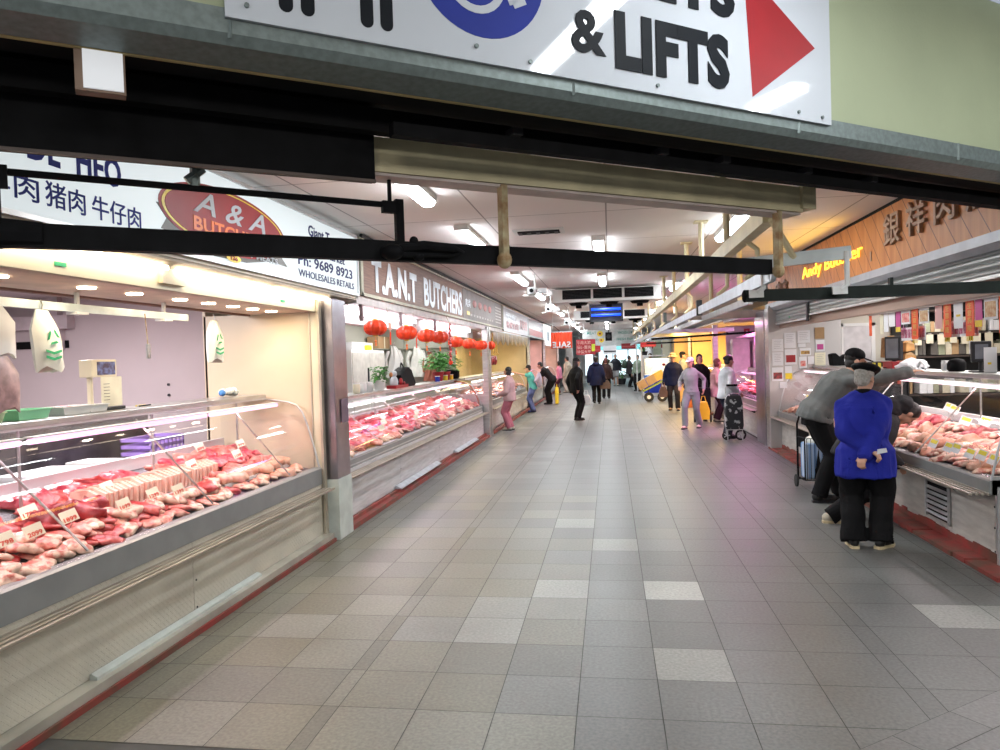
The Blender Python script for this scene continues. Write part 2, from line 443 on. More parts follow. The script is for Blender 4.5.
# ---- wall above the entrance (olive paint) with the galvanised edge
w = MB()
w.bar(D(-4.5, 2.42, 3.2), D(7.2, 2.42, 3.2), .12, .86); struct(w.build('wall_entrance_fascia', M['olive']))
w = MB()
pr = [(2.355, 2.79), (2.355, 2.715), (2.375, 2.685), (2.50, 2.665), (2.50, 2.68), (2.39, 2.70), (2.37, 2.72), (2.37, 2.79)]
rings = [[D(b, d - .003, z) for d, z in pr] for b in (-4.5, 7.2)]
w.loft(rings); go = w.build('trim_1', M['galv']); struct(go)
w = MB()
for b in [-2.2, -.9, .35, 1.6, 2.85, 4.1, 5.2]:
    w.bar(D(b, 2.351, 2.70), D(b, 2.351, 2.79), .012, .004)
w.T = None
s_ = w.build('seam', M['galv'], go)
# yellowed sealant line along the back of the galvanised edge
w = MB(); w.bar(D(-4.5, 2.51, 2.672), D(7.2, 2.51, 2.672), .016, .018); struct(w.build('trim_2', mat('aged_sealant', (.42, .33, .15), .7)))

# ---- roller shutter box and tracks: steel in the opening's head, its shade put into the colour
sh = thing('roller_shutter', 'shade darkened steel roller shutter box running diagonally under the galvanised beam', 'roller shutter', D(1.0, 2.75, 2.55))
w = MB()
w.bar(D(-4.5, 2.76, 2.90), D(7.2, 2.76, 2.90), .44, .34)
w.build('shutter_box', M['shade_dark'], sh)
w = MB(); w.bar(D(-4.5, 2.60, 2.70), D(7.2, 2.60, 2.70), .10, .05); w.bar(D(-4.5, 2.80, 2.655), D(7.2, 2.80, 2.655), .06, .09)
w.build('shutter_track', M['black'], sh)
w = MB(); w.bar(D(.97, 2.66, 2.585), D(7.2, 2.66, 2.60), .05, .05); w.build('bottom_rail', M['black'], sh)
for b in (1.55, 2.35, 2.75, 3.35, 3.9):
    w = MB(); w.bar(D(b, 2.70, 2.66), D(b, 2.80, 2.66), .05, .03); w.build('track_bracket', M['darkgrey'], sh)
# lowered leaf on the left
w = MB(); w.bar(D(-4.4, 2.90, 2.59), D(.972, 2.90, 2.59), .05, .30); w.build('lowered_curtain', M['black'], sh)
w = MB(); w.bar(D(-4.4, 2.875, 2.438), D(.972, 2.875, 2.438), .02, .012); w.build('curtain_edge', mat('brown_edge', (.10, .07, .06), .6), sh)
# little lit opening seen in the box
lb = thing('emergency_light', 'small square box light glowing in the dark shutter box, upper left', 'light', D(-.0, 2.53, 2.6))
w = MB(); w.bar(D(-.07, 2.54, 2.608), D(.066, 2.54, 2.608), .05, .132); w.build('housing', mat('brown_box_edge', (.2, .13, .09), .6), lb)
w = MB(); w.bar(D(-.048, 2.511, 2.608), D(.060, 2.511, 2.608), .01, .118); w.build('diffuser', emat('dim_box_light', (.95, .97, 1.0), .32), lb)

# ---- the big toilets & lifts sign
ts = thing('direction_sign', 'big white sign reading toilets and lifts with wheelchair symbol and red arrow', 'sign', D(1.7, 2.34, 2.757))
w = MB(); w.bar(D(.337, 2.343, 3.13), D(3.057, 2.343, 3.13), .014, .746); w.build('panel', M['signwhite'], ts)
w = MB()
for b, z in ((.40, 2.80), (1.40, 2.79), (2.0, 2.79), (2.83, 2.79), (2.99, 2.785), (1.18, 2.81)):
    w.cyl(D(b, 2.337, z), D(b, 2.328, z), .008, n=8)
w.build('screw', M['galv'], ts)
def flat(poly, d, t, name, mt, par):     # polygon in the (b,z) plane, raised t
    w = MB(); n = len(poly)
    w.add([D(b, d, z) for b, z in poly] + [D(b, d - t, z) for b, z in poly],
          [tuple(range(n)), tuple(range(2 * n - 1, n - 1, -1))] + [(i, (i + 1) % n, n + (i + 1) % n, n + i) for i in range(n)])
    return w.build(name, mt, par)
DS = 2.336
def rbar(b, z0, z1, w_):   # rounded bar
    r = w_ / 2
    return [(b + r * math.cos(a), z0 + r + r * math.sin(a)) for a in [PI + PI * i / 8 for i in range(9)]] + [(b + r, z1), (b - r, z1)]
for bc in (.553, .815):
    for s in (-1, 1): flat(rbar(bc + s * .034, 2.803 + (.0 if bc < .7 else .0), 3.2, .044), DS, .0015, 'leg_symbol', M['ink'], ts)
    flat([(bc - .1, 3.2), (bc + .1, 3.2), (bc + .07, 3.42), (bc - .07, 3.42)], DS, .0015, 'figure_symbol', M['ink'], ts)
cc = (1.21, 3.105)
flat([(cc[0] + .26 * math.cos(a), cc[1] + .26 * math.sin(a)) for a in [2 * PI * i / 48 for i in range(48)]], DS, .0015, 'disabled_disc', M['blue'], ts)
def arc_band(c, r, w_, a0, a1, n=18):
    o = [(c[0] + (r + w_ / 2) * math.cos(a0 + (a1 - a0) * i / n), c[1] + (r + w_ / 2) * math.sin(a0 + (a1 - a0) * i / n)) for i in range(n + 1)]
    q = [(c[0] + (r - w_ / 2) * math.cos(a0 + (a1 - a0) * i / n), c[1] + (r - w_ / 2) * math.sin(a0 + (a1 - a0) * i / n)) for i in range(n + 1)]
    return o, q
o_, q_ = arc_band((1.185, 3.045), .105, .028, math.radians(150), math.radians(385))
w = MB()
n = len(o_)
for i in range(n - 1):
    pl = [o_[i], o_[i + 1], q_[i + 1], q_[i]]
    w.add([D(b, DS - .002, z) for b, z in pl] + [D(b, DS - .0035, z) for b, z in pl], [(0, 1, 2, 3), (7, 6, 5, 4), (0, 1, 5, 4), (1, 2, 6, 5), (2, 3, 7, 6), (3, 0, 4, 7)])
for a, b_ in (((1.17, 3.24), (1.19, 3.10)), ((1.19, 3.10), (1.29, 3.095)), ((1.29, 3.095), (1.335, 2.985)), ((1.335, 2.985), (1.385, 3.01)), ((1.18, 3.18), (1.26, 3.17))):
    w.bar(D(a[0], DS - .003, a[1]), D(b_[0], DS - .003, b_[1]), .0015, .03, up=tuple(BN.cross(V(b_[0] - a[0], 0, b_[1] - a[1])).normalized()) if False else (0, 0, 1))
w.ell(D(1.165, DS - .003, 3.285), (.03, .03, .03))
w.build('wheelchair_symbol', M['signwhite'], ts)
text('TOILETS', D(1.28, DS, 3.135), BX, BZ, 1.16, .23, M['ink'], ts, 'toilets_lettering', bold=.045)
text('&', D(1.585, DS, 2.862), BX, BZ, .16, .165, M['ink'], ts, 'ampersand', bold=.028)
text('LIFTS', D(1.79, DS, 2.825), BX, BZ, .61, .232, M['ink'], ts, 'lifts_lettering', bold=.055)
flat([(2.50, 3.38), (2.539, 2.819), (2.95, 3.10)], DS, .0015, 'arrow', M['signred'], ts)

# ---- cream beam with rusty hangers carrying the black bar
DB = 3.0
cb = thing('overhead_beam', 'cream painted steel beam crossing the hall entrance diagonally under the dark shutter', 'beam', D(2.0, DB, 2.5))
w = MB(); w.bar(D(.9, DB, 2.575), D(3.60, DB, 2.572), .09, .145); w.build('beam', M['cream_beam'], cb)
w = MB(); w.bar(D(3.58, DB - .01, 2.585), D(3.69, DB - .01, 2.585), .11, .13); w.build('end_bracket', M['cream_beam'], cb)
w = MB(); w.bar(D(.96, DB - .0, 2.488), D(3.56, DB, 2.484), .12, .012); w.build('bottom_flange', mat('pinkish_flange', (.55, .46, .42), .5), cb)
for b in (1.2, 1.5, 1.75, 3.0): 
    w = MB(); w.bar(D(b, DB, 2.64), D(b, DB, 3.1), .035, .05, up=tuple(BX)); w.build('ceiling_hanger', M['cream_beam'], cb)
for b in (1.60, 3.38):
    w = MB(); w.bar(D(b, DB - .05, 2.49), D(b, DB - .05, 2.13), .045, .03, up=tuple(BX)); w.ell(D(b, DB - .05, 2.15), (.035, .035, .04)); w.build('rusty_hanger', M['rust'], cb)
bb = thing('black_bar', 'long black steel bar hung low across the entrance on rusty hangers', 'bar', D(1.0, DB, 2.18))
w = MB(); w.bar(D(-.33, DB, 2.176), D(3.36, DB, 2.176), .05, .084); w.build('bar', M['black'], bb)
w = MB(); w.path([D(-.36, DB, 2.182), D(-.20, DB, 2.18)], [.055, .045], 10); w.build('end_clamp', M['black'], bb)
w = MB(); w.bar(D(-.335, DB, 2.13), D(-.335, DB, 2.48), .03, .03, up=tuple(BX)); w.bar(D(-.31, DB - .02, 2.33), D(-.31, DB - .02, 2.41), .015, .03, up=tuple(BX)); w.build('end_post', M['black'], bb)
w = MB(); w.path([D(-.32, DB, 2.392), D(1.09, DB, 2.374)], .013, 8); w.build('upper_rod', M['black'], bb)
w = MB(); w.bar(D(1.115, DB, 2.40), D(1.115, DB, 2.15), .03, .035, up=tuple(BX)); w.bar(D(1.04, DB, 2.365), D(1.115, DB, 2.365), .03, .05); w.path([D(1.075, DB, 2.36), D(1.075, DB, 2.50)], .009, 6); w.build('drop_arm', M['black'], bb)
w = MB()
w.T = None
w.path([D(1.08, DB - .05, 2.18), D(1.2, DB - .07, 2.195), D(1.33, DB - .07, 2.19), D(1.38, DB - .06, 2.18), D(1.33, DB - .05, 2.165), D(1.10, DB - .05, 2.160)], [.02, .022, .02, .016, .014, .018], 8)
w.ell(D(1.06, DB - .05, 2.165), (.05, .05, .035)); w.ell(D(1.16, DB - .05, 2.215), (.02, .02, .022)); w.ell(D(1.18, DB - .05, 2.15), (.025, .025, .02))
w.build('hook_swivel', M['black'], bb, smooth=True)
w = MB(); w.path([D(.30, DB, 2.392), D(.30, DB, 2.50)], .018, 6); w.path([D(.27, DB, 2.41), D(.33, DB, 2.46)], .018, 6); w.build('rod_hook', M['galv'], bb)

# ---- meat rails running down the right side of the hall
rl = thing('meat_rail', 'cream upper rail on ceiling posts running down the right side of the hall', 'rail', (1.0, 12, 2.5))
w = MB(); w.box(.96, 1.04, 4.75, 36, 2.49, 2.60); w.build('rail', M['cream_beam'], rl)
for y in (6.4, 8.1, 9.6, 11.5, 13.6, 16, 19, 22.5, 26.5, 31):
    w = MB(); w.path([(1.0, y, 2.6), (1.0, y, 3.1)], .028, 8); w.box(.93, 1.07, y - .07, y + .07, 3.085, 3.1); w.build('post', M['cream_beam'], rl, smooth=True)
r2 = thing('meat_rail', 'zinc lower rail with round front end hung below the cream rail', 'rail', (1.0, 12, 2.2))
w = MB(); w.box(.985, 1.015, 4.7, 8.4, 2.12, 2.205); w.box(.985, 1.015, 8.43, 36, 2.12, 2.205)
w.path([(.985, 4.7, 2.163), (1.015, 4.7, 2.163)], .0425, 16); w.build('rail', M['rail_grey'], r2)
w = MB(); w.box(.97, 1.03, 8.39, 8.45, 2.11, 2.28); w.build('joint_clamp', M['darkgrey'], r2)
for y in (5.6, 7.0, 10, 12.2, 15, 18, 21.5, 25.5, 30):
    w = MB(); w.path([(1.0, y, 2.22), (1.09, y, 2.30), (1.09, y, 2.44), (1.02, y, 2.5)], .02, 7); w.build('hanger', M['cream_beam'], r2, smooth=True)
r3 = thing('meat_rail', 'third rail further right, running parallel beyond the cream rail', 'rail', (1.75, 14, 2.3))
w = MB(); w.box(1.72, 1.78, 9.5, 36, 2.28, 2.37); w.build('rail', M['rail_grey'], r3)
for y in (10.2, 13, 16.5, 20, 25, 30):
    w = MB(); w.path([(1.75, y, 2.37), (1.75, y, 3.1)], .035, 8); w.build('post', M['cream_beam'], r3, smooth=True)
for y, z, m_ in ((14.2, 2.31, 'cream_beam'), (18.2, 2.18, 'rail_grey'), (22.5, 2.2, 'cream_beam')):
    t = thing('cross_beam', {14.2: 'pale pinkish cross beam from the rails to the steel pillar on the right', 18.2: 'grey cross beam above the pink lit stall', 22.5: 'cross beam above the orange lit stall'}[y], 'beam', (2, y, z))
    w = MB(); w.box(1.0, 2.95, y - .04, y + .04, z, z + .14 if y < 15 else z + .09); w.build('beam', M[m_] if y > 15 else mat('pinkish_beam', (.55, .46, .42), .5), t)
    w = MB(); w.box(1.02, 1.08, y - .05, y + .05, z - .02, z + .16); w.build('end_plate', M['galv'], t)
# dark bar and white arm in front of the right-hand stall
gb = thing('dark_bar', 'dark green black bar hanging in front of the timber fascia on the right', 'bar', (1.8, 5.0, 2.05))
w = MB(); w.bar((.88, 4.96, 2.055), (2.66, 5.12, 2.055), .06, .075); w.build('bar', M['dkgreen'], gb)
w = MB(); w.ell((.88, 4.96, 2.055), (.02, .035, .042)); w.build('bar_end', M['black'], gb, smooth=True)
w = MB(); w.box(1.79, 1.81, 5.02, 5.06, 2.08, 2.14); w.build('lug', M['dkgreen'], gb)
for x in (.99, 1.50):
    w = MB(); w.path([(x, 4.92, 2.31 if x > 1.2 else 2.20), (x, 4.92, 2.10), (x - .04, 4.92, 2.07)], .017, 8); w.box(x - .09, x, 4.91, 4.93, 2.04, 2.09); w.build('white_hanger', M['white'], gb, smooth=True)
ar = thing('support_arm', 'flat white steel arm reaching right above the dark bar', 'arm', (1.2, 4.95, 2.28))
w = MB(); w.bar((.72, 4.92, 2.245), (1.53, 4.95, 2.305), .05, .08); w.build('arm', mat('bluish_white_arm', (.62, .68, .70), .4), ar)
w = MB(); w.path([(1.0, 4.7, 2.5), (1.18, 4.92, 2.29)], .02, 8); w.build('brace', M['cream_beam'], ar)

# ---- ceiling battens
def batten(loc, ln, lab):
    t = thing('ceiling_light', lab, 'ceiling light', loc, 0, 'surface mounted tube lights on the hall ceiling', local=True)
    w = MB(); w.box(-.064, .064, -ln / 2, ln / 2, -.048, 0); w.box(-.07, .07, -ln / 2 - .03, -ln / 2, -.06, 0); w.box(-.07, .07, ln / 2, ln / 2 + .03, -.06, 0); w.build('base', M['white'], t)
    l_ = lamp('tube', (0, 0, -.10), (.11, ln), 14, (.92, .98, 1.0)); l_.parent = t
    w = MB(); w.prism([(-.058, -.045), (.058, -.045), (.06, -.06), (.05, -.085), (.03, -.095), (-.03, -.095), (-.05, -.085), (-.06, -.06)], 'y', -ln / 2, ln / 2); w.build('diffuser', M['batten'], t)
    return t
proto = None
lights = []
for y in (5.35, 8.2, 12.5, 16.0, 19.5, 23, 27, 31, 35, 40): lights.append((-1.49, y, 'left row'))
for y in (9.4, 13.3, 17.2, 21, 25, 29, 33, 37, 41): lights.append((-.1, y, 'middle row'))
for y in (8.3, 15.1, 19.5, 23.5, 28, 33, 38): lights.append((1.34, y, 'right row'))
for i, (x, y, rw) in enumerate(lights):
    k_ = sum(1 for q in lights[:i] if q[2] == rw)
    lab = 'white ceiling tube light, %s from the entrance in the %s' % (('first', 'second', 'third', 'fourth', 'fifth', 'sixth', 'seventh', 'eighth', 'ninth', 'tenth')[k_], rw)
    if proto is None: proto = batten((x, y, 3.1), 1.45, lab)
    else: dup(proto, (x, y, 3.1), label=lab)
# two tubes on the ceiling behind the camera: the ones mirrored in the sign
for (x, y, a, ln, nm) in ((1.23, 2.4 - .0, 45, 1.2, 'near'), (3.0, 3.3, 45, .5, 'right'), (-1.5, -.8, 45, 1.5, 'rear'), (.8, -2.0, 45, 1.5, 'far rear')):
    t = dup(proto, (x, y, 3.62), label='tube light on the entrance ceiling outside the shutter, %s one' % nm, group='entrance ceiling lights'); t.rotation_euler = (0, 0, math.radians(a)); t.scale = (1, ln / 1.45, 1)
for b in (-2.5, 1.0, 4.5):
    lamp('entrance_fill', tuple(D(b, -3.9, 3.2)), (1.6, .6), 32, (1, .97, .9), rot=(math.radians(60), 0, math.radians(36.5)))  # unseen fill lamps added far back to brighten the cream beam

# ---- air vent, fan coils, insect killer, cameras
t = thing('air_vent', 'black slotted air vent set in a white ceiling panel', 'vent', (-.74, 8.1, 3.09))
w = MB(); w.box(-1.02, -.46, 7.93, 8.27, 3.085, 3.098); w.build('frame', M['white'], t)
w = MB(); w.box(-.97, -.51, 8.0, 8.2, 3.078, 3.086); w.build('slot', M['black'], t)
w = MB()
for i in range(5): w.box(-.97 + i * .1, -.93 + i * .1, 8.03, 8.17, 3.07, 3.082)
w.build('louvre', M['darkgrey'], t)
def fancoil(y, x0, x1, z0, z1, lab):
    t = thing('evaporator_unit', lab, 'cooling unit', ((x0 + x1) / 2, y, z0), 0, 'white ceiling cooling units across the hall')
    w = MB(); w.box(x0, x1, y, y + .7, z0 + .03, z1); w.box(x0 - .02, x1 + .1, y - .06, y + .8, z0, z0 + .035); w.build('casing', M['white'], t)
    n = 3; L = (x1 - x0 - .3) / n
    for i in range(n):
        a = x0 + .2 + i * L
        w = MB(); w.box(a, a + L - .05, y - .012, y, z0 + .06, z1 - .02); w.build('grille', M['black'], t)
        w = MB()
        for k in range(6): w.box(a, a + L - .05, y - .03, y - .012, z0 + .075 + k * (z1 - z0 - .1) / 6, z0 + .082 + k * (z1 - z0 - .1) / 6)
        w.build('louvre', M['darkgrey'], t)
        w = MB(); cx = a + L / 2; w.cyl((cx, y + .3, z0), (cx, y + .3, z0 - .05), .2, .16, 16); w.cyl((cx, y + .3, z0 - .05), (cx, y + .3, z0 - .11), .06, n=12); w.build('fan', M['black'], t)
    w = MB()
    for x in (x0 + .05, x1 - .05): w.path([(x, y + .3, z1), (x, y + .3, 3.1)], .012, 6)
    w.build('hanger', M['alu'], t)
fancoil(15.0, -1.13, 1.05, 2.80, 3.07, 'white cooling unit with three black grilles hung under the ceiling, nearer one')
fancoil(21.0, -1.0, 1.15, 2.72, 2.98, 'white cooling unit hung under the ceiling behind the blue lamp, farther one')
t = thing('insect_killer', 'hanging insect killer with two glowing blue tubes', 'insect killer', (-.06, 18, 2.75))
w = MB(); w.box(-.45, .32, 17.98, 18.12, 2.93, 2.98); w.box(-.45, .32, 17.98, 18.12, 2.52, 2.56); w.box(-.47, -.43, 17.98, 18.12, 2.52, 2.98); w.box(.30, .34, 17.98, 18.12, 2.52, 2.98); w.box(-.45, .32, 18.1, 18.12, 2.52, 2.98); w.build('housing', M['darkgrey'], t)
for z in (2.68, 2.82):
    w = MB(); w.path([(-.42, 18.0, z), (.29, 18.0, z)], .028, 8); w.build('blue_tube', emat('uv_blue', (.0, .05, 1.0), 1.8), t, smooth=True)
w = MB(); w.path([(-.4, 18.05, 2.98), (-.4, 18.05, 3.1)], .008, 5); w.path([(.28, 18.05, 2.98), (.28, 18.05, 3.1)], .008, 5); w.build('chain', M['alu'], t)
for i, (x, y, z) in enumerate(((-1.22, 12.3, 2.78), (-1.3, 16.6, 2.74), (-1.12, 20.5, 2.6))):
    t = thing('security_camera', ['security camera on a short ceiling arm left of the nearer cooling unit', 'security camera between the two cooling units, left side', 'security camera below the far cooling unit, left side'][i], 'camera', (x, y, z), 0, 'ceiling cameras')
    w = MB(); w.box(x - .12, x + .02, y - .1, y + .1, z - .02, z + .10); w.box(x + .05, x + .19, y - .08, y + .08, z, z + .08); w.build('body', M['alu'], t)
    w = MB(); w.box(x - .2, x + .2, y - .03, y + .03, z - .035, z - .02); w.path([(x, y, z), (x, y, 3.1)], .015, 6); w.build('bracket', M['white'], t)
    w = MB(); w.cyl((x - .05, y - .13, z + .04), (x - .05, y - .1, z + .04), .035, n=10); w.build('lens', M['black'], t)

# ================================================================== STALLS: display counters
def counter(label, sx, y0, y1, prof, zsh, base, case_tube, led=1.4, seams=(), struts=(), xb=2.75, xsh=2.62, shn=4, deck=(.70, .92), bumper=(.56, .72), end_glass=True, group=None, grille=None, brackets=True, cl=(1, .58, .80)):
    t = thing('display_counter', label, 'counter', (sx * 3.1, (y0 + y1) / 2, 0), 0, group)
    X = lambda a: sx * a
    ys = [y0] + list(seams) + [y1]
    for a, b in zip(ys[:-1], ys[1:]):
        w = MB(); w.box(X(xb), X(xb + .02), a + .003, b - .003, .085, bumper[0] + .02); w.build('base_panel', base, t)
    w = MB(); w.box(X(xb + .02), X(3.7), y0, y1, .02, bumper[0]); w.build('body', M['alu'], t)
    w = MB()
    for s in [y0 + .02] + list(seams):
        for z in (.12, .3, .46): w.cyl((X(xb), s + .03, z), (X(xb - .004), s + .03, z), .007, n=8)
    w.build('rivet', M['darkgrey'], t)
    # slatted bag shelf
    sf = MB(); sw = .17 / shn
    for i in range(shn): sf.box(X(xsh + i * sw), X(xsh + i * sw + sw * .52), y0, y1, zsh - .018, zsh)
    sh_ = sf.build('bag_shelf', M['slat'], t, bevel=.003)
    if brackets:
        w = MB(); y = y0 + .3
        while y < y1:
            w.prism([(X(xb + .01), zsh - .07), (X(xb - .015), zsh - .07), (X(xsh + .02), zsh - .03), (X(xsh + .02), zsh - .018), (X(xb + .01), zsh - .018)], 'y', y - .012, y + .012); y += 1.3
        w.build('bracket', M['darkgrey'], sh_)
    w = MB(); g0 = prof[0]
    w.prism([(X(g0[0] - .02), bumper[0]), (X(g0[0] - .02), bumper[1] - .01), (X(g0[0] + .0), bumper[1]), (X(g0[0] + .06), bumper[1]), (X(g0[0] + .06), bumper[0])], 'y', y0, y1)
    w.build('bumper', M['bumper'], t)
    # glass
    w = MB(); w.strip([(X(a), z) for a, z in prof], y0 + .01, y1 - .01, .006 * sx); gl = w.build('front_glass', M['glass'], t, smooth=True)
    w = MB(); p2 = [(X(a + .008), z - .008) for a, z in prof]
    # bright edge frames of the glass ends
    for y in (y0 + .01, y1 - .012):
        w2 = MB(); w2.path([(X(a), y, z) for a, z in prof], .009, 6); w2.build('glass_edge', M['alu'], t, smooth=True)
    if end_glass:
        pe = [(X(a + .01), z - .01) for a, z in prof] + [(X(3.75), prof[-1][1] - .01), (X(3.75), bumper[1])]
        for y in (y0 + .012, y1 - .02):
            w = MB(); w.prism(pe, 'y', y, y + .006); w.build('end_glass', M['glass'], t)
    # worktop over the case
    lx = prof[-1][0]
    w = MB(); w.box(X(lx - .03), X(lx + .30), y0 + .02, y1 - .02, led, led + .035); w.build('worktop', M['steel'], t, bevel=.004)
    w = MB(); w.box(X(lx - .02), X(lx + .03), y0 + .02, y1 - .02, prof[-1][1] - .005, led); w.build('worktop_edge', M['alu'], t)
    # deck and back
    w = MB(); w.prism([(X(2.83), deck[0]), (X(3.72), deck[1]), (X(3.72), deck[1] - .03), (X(2.83), deck[0] - .03)], 'y', y0 + .02, y1 - .02); w.build('deck', M['deck'], t)
    w = MB(); w.box(X(3.72), X(3.75), y0 + .02, y1 - .02, bumper[0], deck[1] + .10); w.build('back_rail', M['white'], t)
    # tubes in the case
    y = y0 + .1
    while y < y1 - .3:
        e = min(y + 1.75, y1 - .12)
        w = MB(); w.path([(X(lx - .18), y, prof[-1][1] - .055), (X(lx - .18), e, prof[-1][1] - .055)], .016, 8); w.build('case_tube', case_tube, t, smooth=True)
        lamp('case_light', (X(lx - .18), (y + e) / 2, prof[-1][1] - .08), (.04, e - y), (e - y) * 3.0, cl, parent=t)
        w = MB(); w.box(X(lx - .15), X(lx - .21), y, e, prof[-1][1] - .036, prof[-1][1] - .028); w.build('tube_base', M['white'], t)
        y = e + .06
    for y in struts:
        w = MB(); w.path([(X(2.80), y + .02, bumper[1] + .02), (X(lx - .10), y - .22, prof[-1][1] - .02)], .0075, 6); w.build('strut', M['steel'], t)
    for y in struts:
        w = MB(); w.path([(X(lx + .1), y + .25, deck[1]), (X(lx + .1), y + .25, led)], .009, 6); w.build('post', M['steel'], t)
    return t
def deck_mat():
    m = mat('dark_wire_deck', (.16, .15, .165), .35, .7, .1, 3)
    N = m.node_tree.nodes; L = m.node_tree.links
    tc = N.new('ShaderNodeTexCoord'); w = N.new('ShaderNodeTexWave'); w.bands_direction = 'Y'; w.inputs['Scale'].default_value = 14
    L.new(tc.outputs['Object'], w.inputs[0]); bp = N.new('ShaderNodeBump'); bp.inputs['Strength'].default_value = .7; bp.inputs['Distance'].default_value = .01
    L.new(w.outputs[1], bp.inputs['Height']); L.new(bp.outputs[0], N['Principled BSDF'].inputs['Normal'])
    return m
M['deck'] = deck_mat()
M['whitewash'] = mat('whitewashed_boards', (.56, .55, .56), .5, .1, .12, 3, stretch=(1, 1, 12), bump=.2, bscale=30)
M['whiteply'] = mat('dull_white_panel', (.50, .485, .45), .5, .1, .12, 4, stretch=(1, 1, 5), bump=.25, bscale=60)
PA = [(2.765, .72), (2.80, .88), (2.867, 1.125), (2.915, 1.25), (2.97, 1.32), (3.06, 1.35), (3.16, 1.365), (3.30, 1.385)]
ca = counter('near left butcher counter with steel checker plate base and curved glass over red meat', -1, 1.6, 6.60, PA, .525, M['checker'], M['pinktube'], led=1.395, seams=(2.62, 4.41,), struts=(3.5, 4.75, 6.0), grille=None, brackets=False, cl=(1, .76, .86))
w = MB(); w.box(-2.758, -2.66, 1.6, 6.64, .0, .082); w.box(-2.70, -2.655, 1.6, 6.64, 0, .03); w.build('kerb', M['creamtile'] if False else mat('worn_metal_kerb', (.46, .44, .38), .4, .4, .2, 3), ca)
w = MB(); w.box(-2.655, -2.638, 1.6, 6.64, 0, .035); w.build('red_edge', M['redstrip'], ca)
w = MB(); w.prism([(-2.745, .082), (-2.745, .112), (-2.735, .115), (-2.70, .098), (-2.70, .082)], 'y', 3.42, 5.25); w.build('step_cover', mat('pale_step_cover', (.55, .60, .58), .35, .5, .1), ca)
w = MB(); w.box(-2.763, -2.767 + .02, 4.20, 4.30, .63, .655); w.build('maker_plate', M['alu'], ca)

# cream partition and header of the near left stall
st = thing('stall_header', 'cream header box with three long light tubes above the near left counter', 'header', (-2.9, 4, 2.3))
w = MB(); w.box(-2.80, -2.75, 0.5, 6.62, 2.20, 2.335); w.build('fascia_panel', M['cream'], st)
w = MB(); w.box(-3.45, -2.78, 0.5, 6.62, 2.20, 2.23); w.build('soffit', mat('warm_soffit', (.62, .46, .38), .5), st)
w = MB(); w.box(-3.47, -3.42, 0.5, 6.62, 2.185, 2.24); w.build('soffit_edge', mat('brown_edge2', (.16, .07, .05), .6), st)
w = MB(); w.prism([(-2.66, 2.42), (-2.66, 2.39), (-2.80, 2.33), (-2.95, 2.33), (-2.95, 2.42)], 'y', .5, 7.55); w.build('sloping_trim', mat('beige_grooved_trim', (.60, .52, .42), .5), st)
w = MB()
for i in range(9): w.box(-2.67 - i * .013, -2.664 - i * .013, .5, 7.55, 2.37 - i * .005, 2.384 - i * .005)
w.build('grooves', mat('beige_groove', (.42, .36, .30), .6), st)
for a, b in ((1.0, 2.35), (2.45, 4.18), (4.30, 5.62), (5.68, 6.83)):
    w = MB(); w.box(-2.72, -2.685, a, b, 2.315, 2.34); w.build('light_tube', M['shoptube'], st)
w = MB(); w.box(-2.752, -2.72, 4.17, 4.42, 2.235, 2.33); w.build('junction_box', M['cream'], st)
for y in (3.35, 5.9):
    w = MB(); w.box(-2.749, -2.745, y - .04, y + .04, 2.24, 2.26); w.build('green_sticker', M['greenprint'], st)
for i, y in enumerate((2.5, 3.28, 3.92, 4.36, 4.87, 5.25, 5.62, 5.95, 6.3)):
    w = MB(); w.cyl((-3.05, y, 2.2), (-3.05, y, 2.192), .05, n=16); w.build('downlight', M['downlight'], st)
    if i % 2 == 0: lamp('downlight_beam', (-3.05, y, 2.185), (.1, .1), 2.4, (1, .80, .55), parent=st)
pt = thing('partition', 'cream tiled side partition closing the far end of the near left stall', 'partition', (-3.3, 6.7, 0))
w = MB(); w.box(-3.92, -2.80, 6.64, 6.70, 0, 2.20); w.build('wall', M['creamtile'], pt)
w = MB(); w.box(-2.82, -2.74, 6.62, 6.70, 0, 2.33); w.build('corner_post', M['cream'], pt)
w = MB(); w.box(-2.742, -2.72, 6.60, 6.66, 0, 2.33); w.box(-2.83, -2.82, 6.61, 6.65, .55, 2.2); w.build('edge_trim', mat('tan_steel_trim', (.52, .46, .38), .4, .6, .2, 3), pt)
cl = thing('column', 'square column clad in polished steel between the two left stalls, pale foot', 'column', (-2.75, 6.87, 0))
w = MB(); w.box(-2.90, -2.625, 6.70, 7.05, .58, 2.33); w.build('steel_cladding', M['mirror_steel'], cl, bevel=.006)
w = MB(); w.box(-2.905, -2.62, 6.695, 7.055, .0, .585); w.build('painted_foot', mat('grey_green_foot', (.52, .56, .53), .5), cl)
w = MB(); w.box(-2.62, -2.616, 6.83, 7.02, 1.12, 1.35); w.build('yellow_curve_sticker', mat('sticker_purple', (.12, .08, .12), .4), cl)
struct(MB().box(-8, -3.92, 7.0, 7.06, 0, 3.1).build('wall_left_near_stall', M['mauve']))
struct(MB().box(-3.93, -3.90, 6.64, 7.06, 0, 3.1).build('wall_left_stall_corner', M['creamtile']))
struct(MB().box(-8, -2.9, 0.4, 7.0, 2.5, 2.54).build('ceiling_near_stall', M['mauve']))
struct(MB().box(-7.0, -6.95, 0.4, 7.0, 0, 2.5).build('wall_left_near_stall_back', M['mauve']))
lamp('stall_light', (-4.6, 5.0, 2.45), (1.6, .5), 70, (1, .93, .95))
lamp('stall_light', (-5.4, 3.6, 2.45), (1.6, .5), 60, (1, .93, .95))

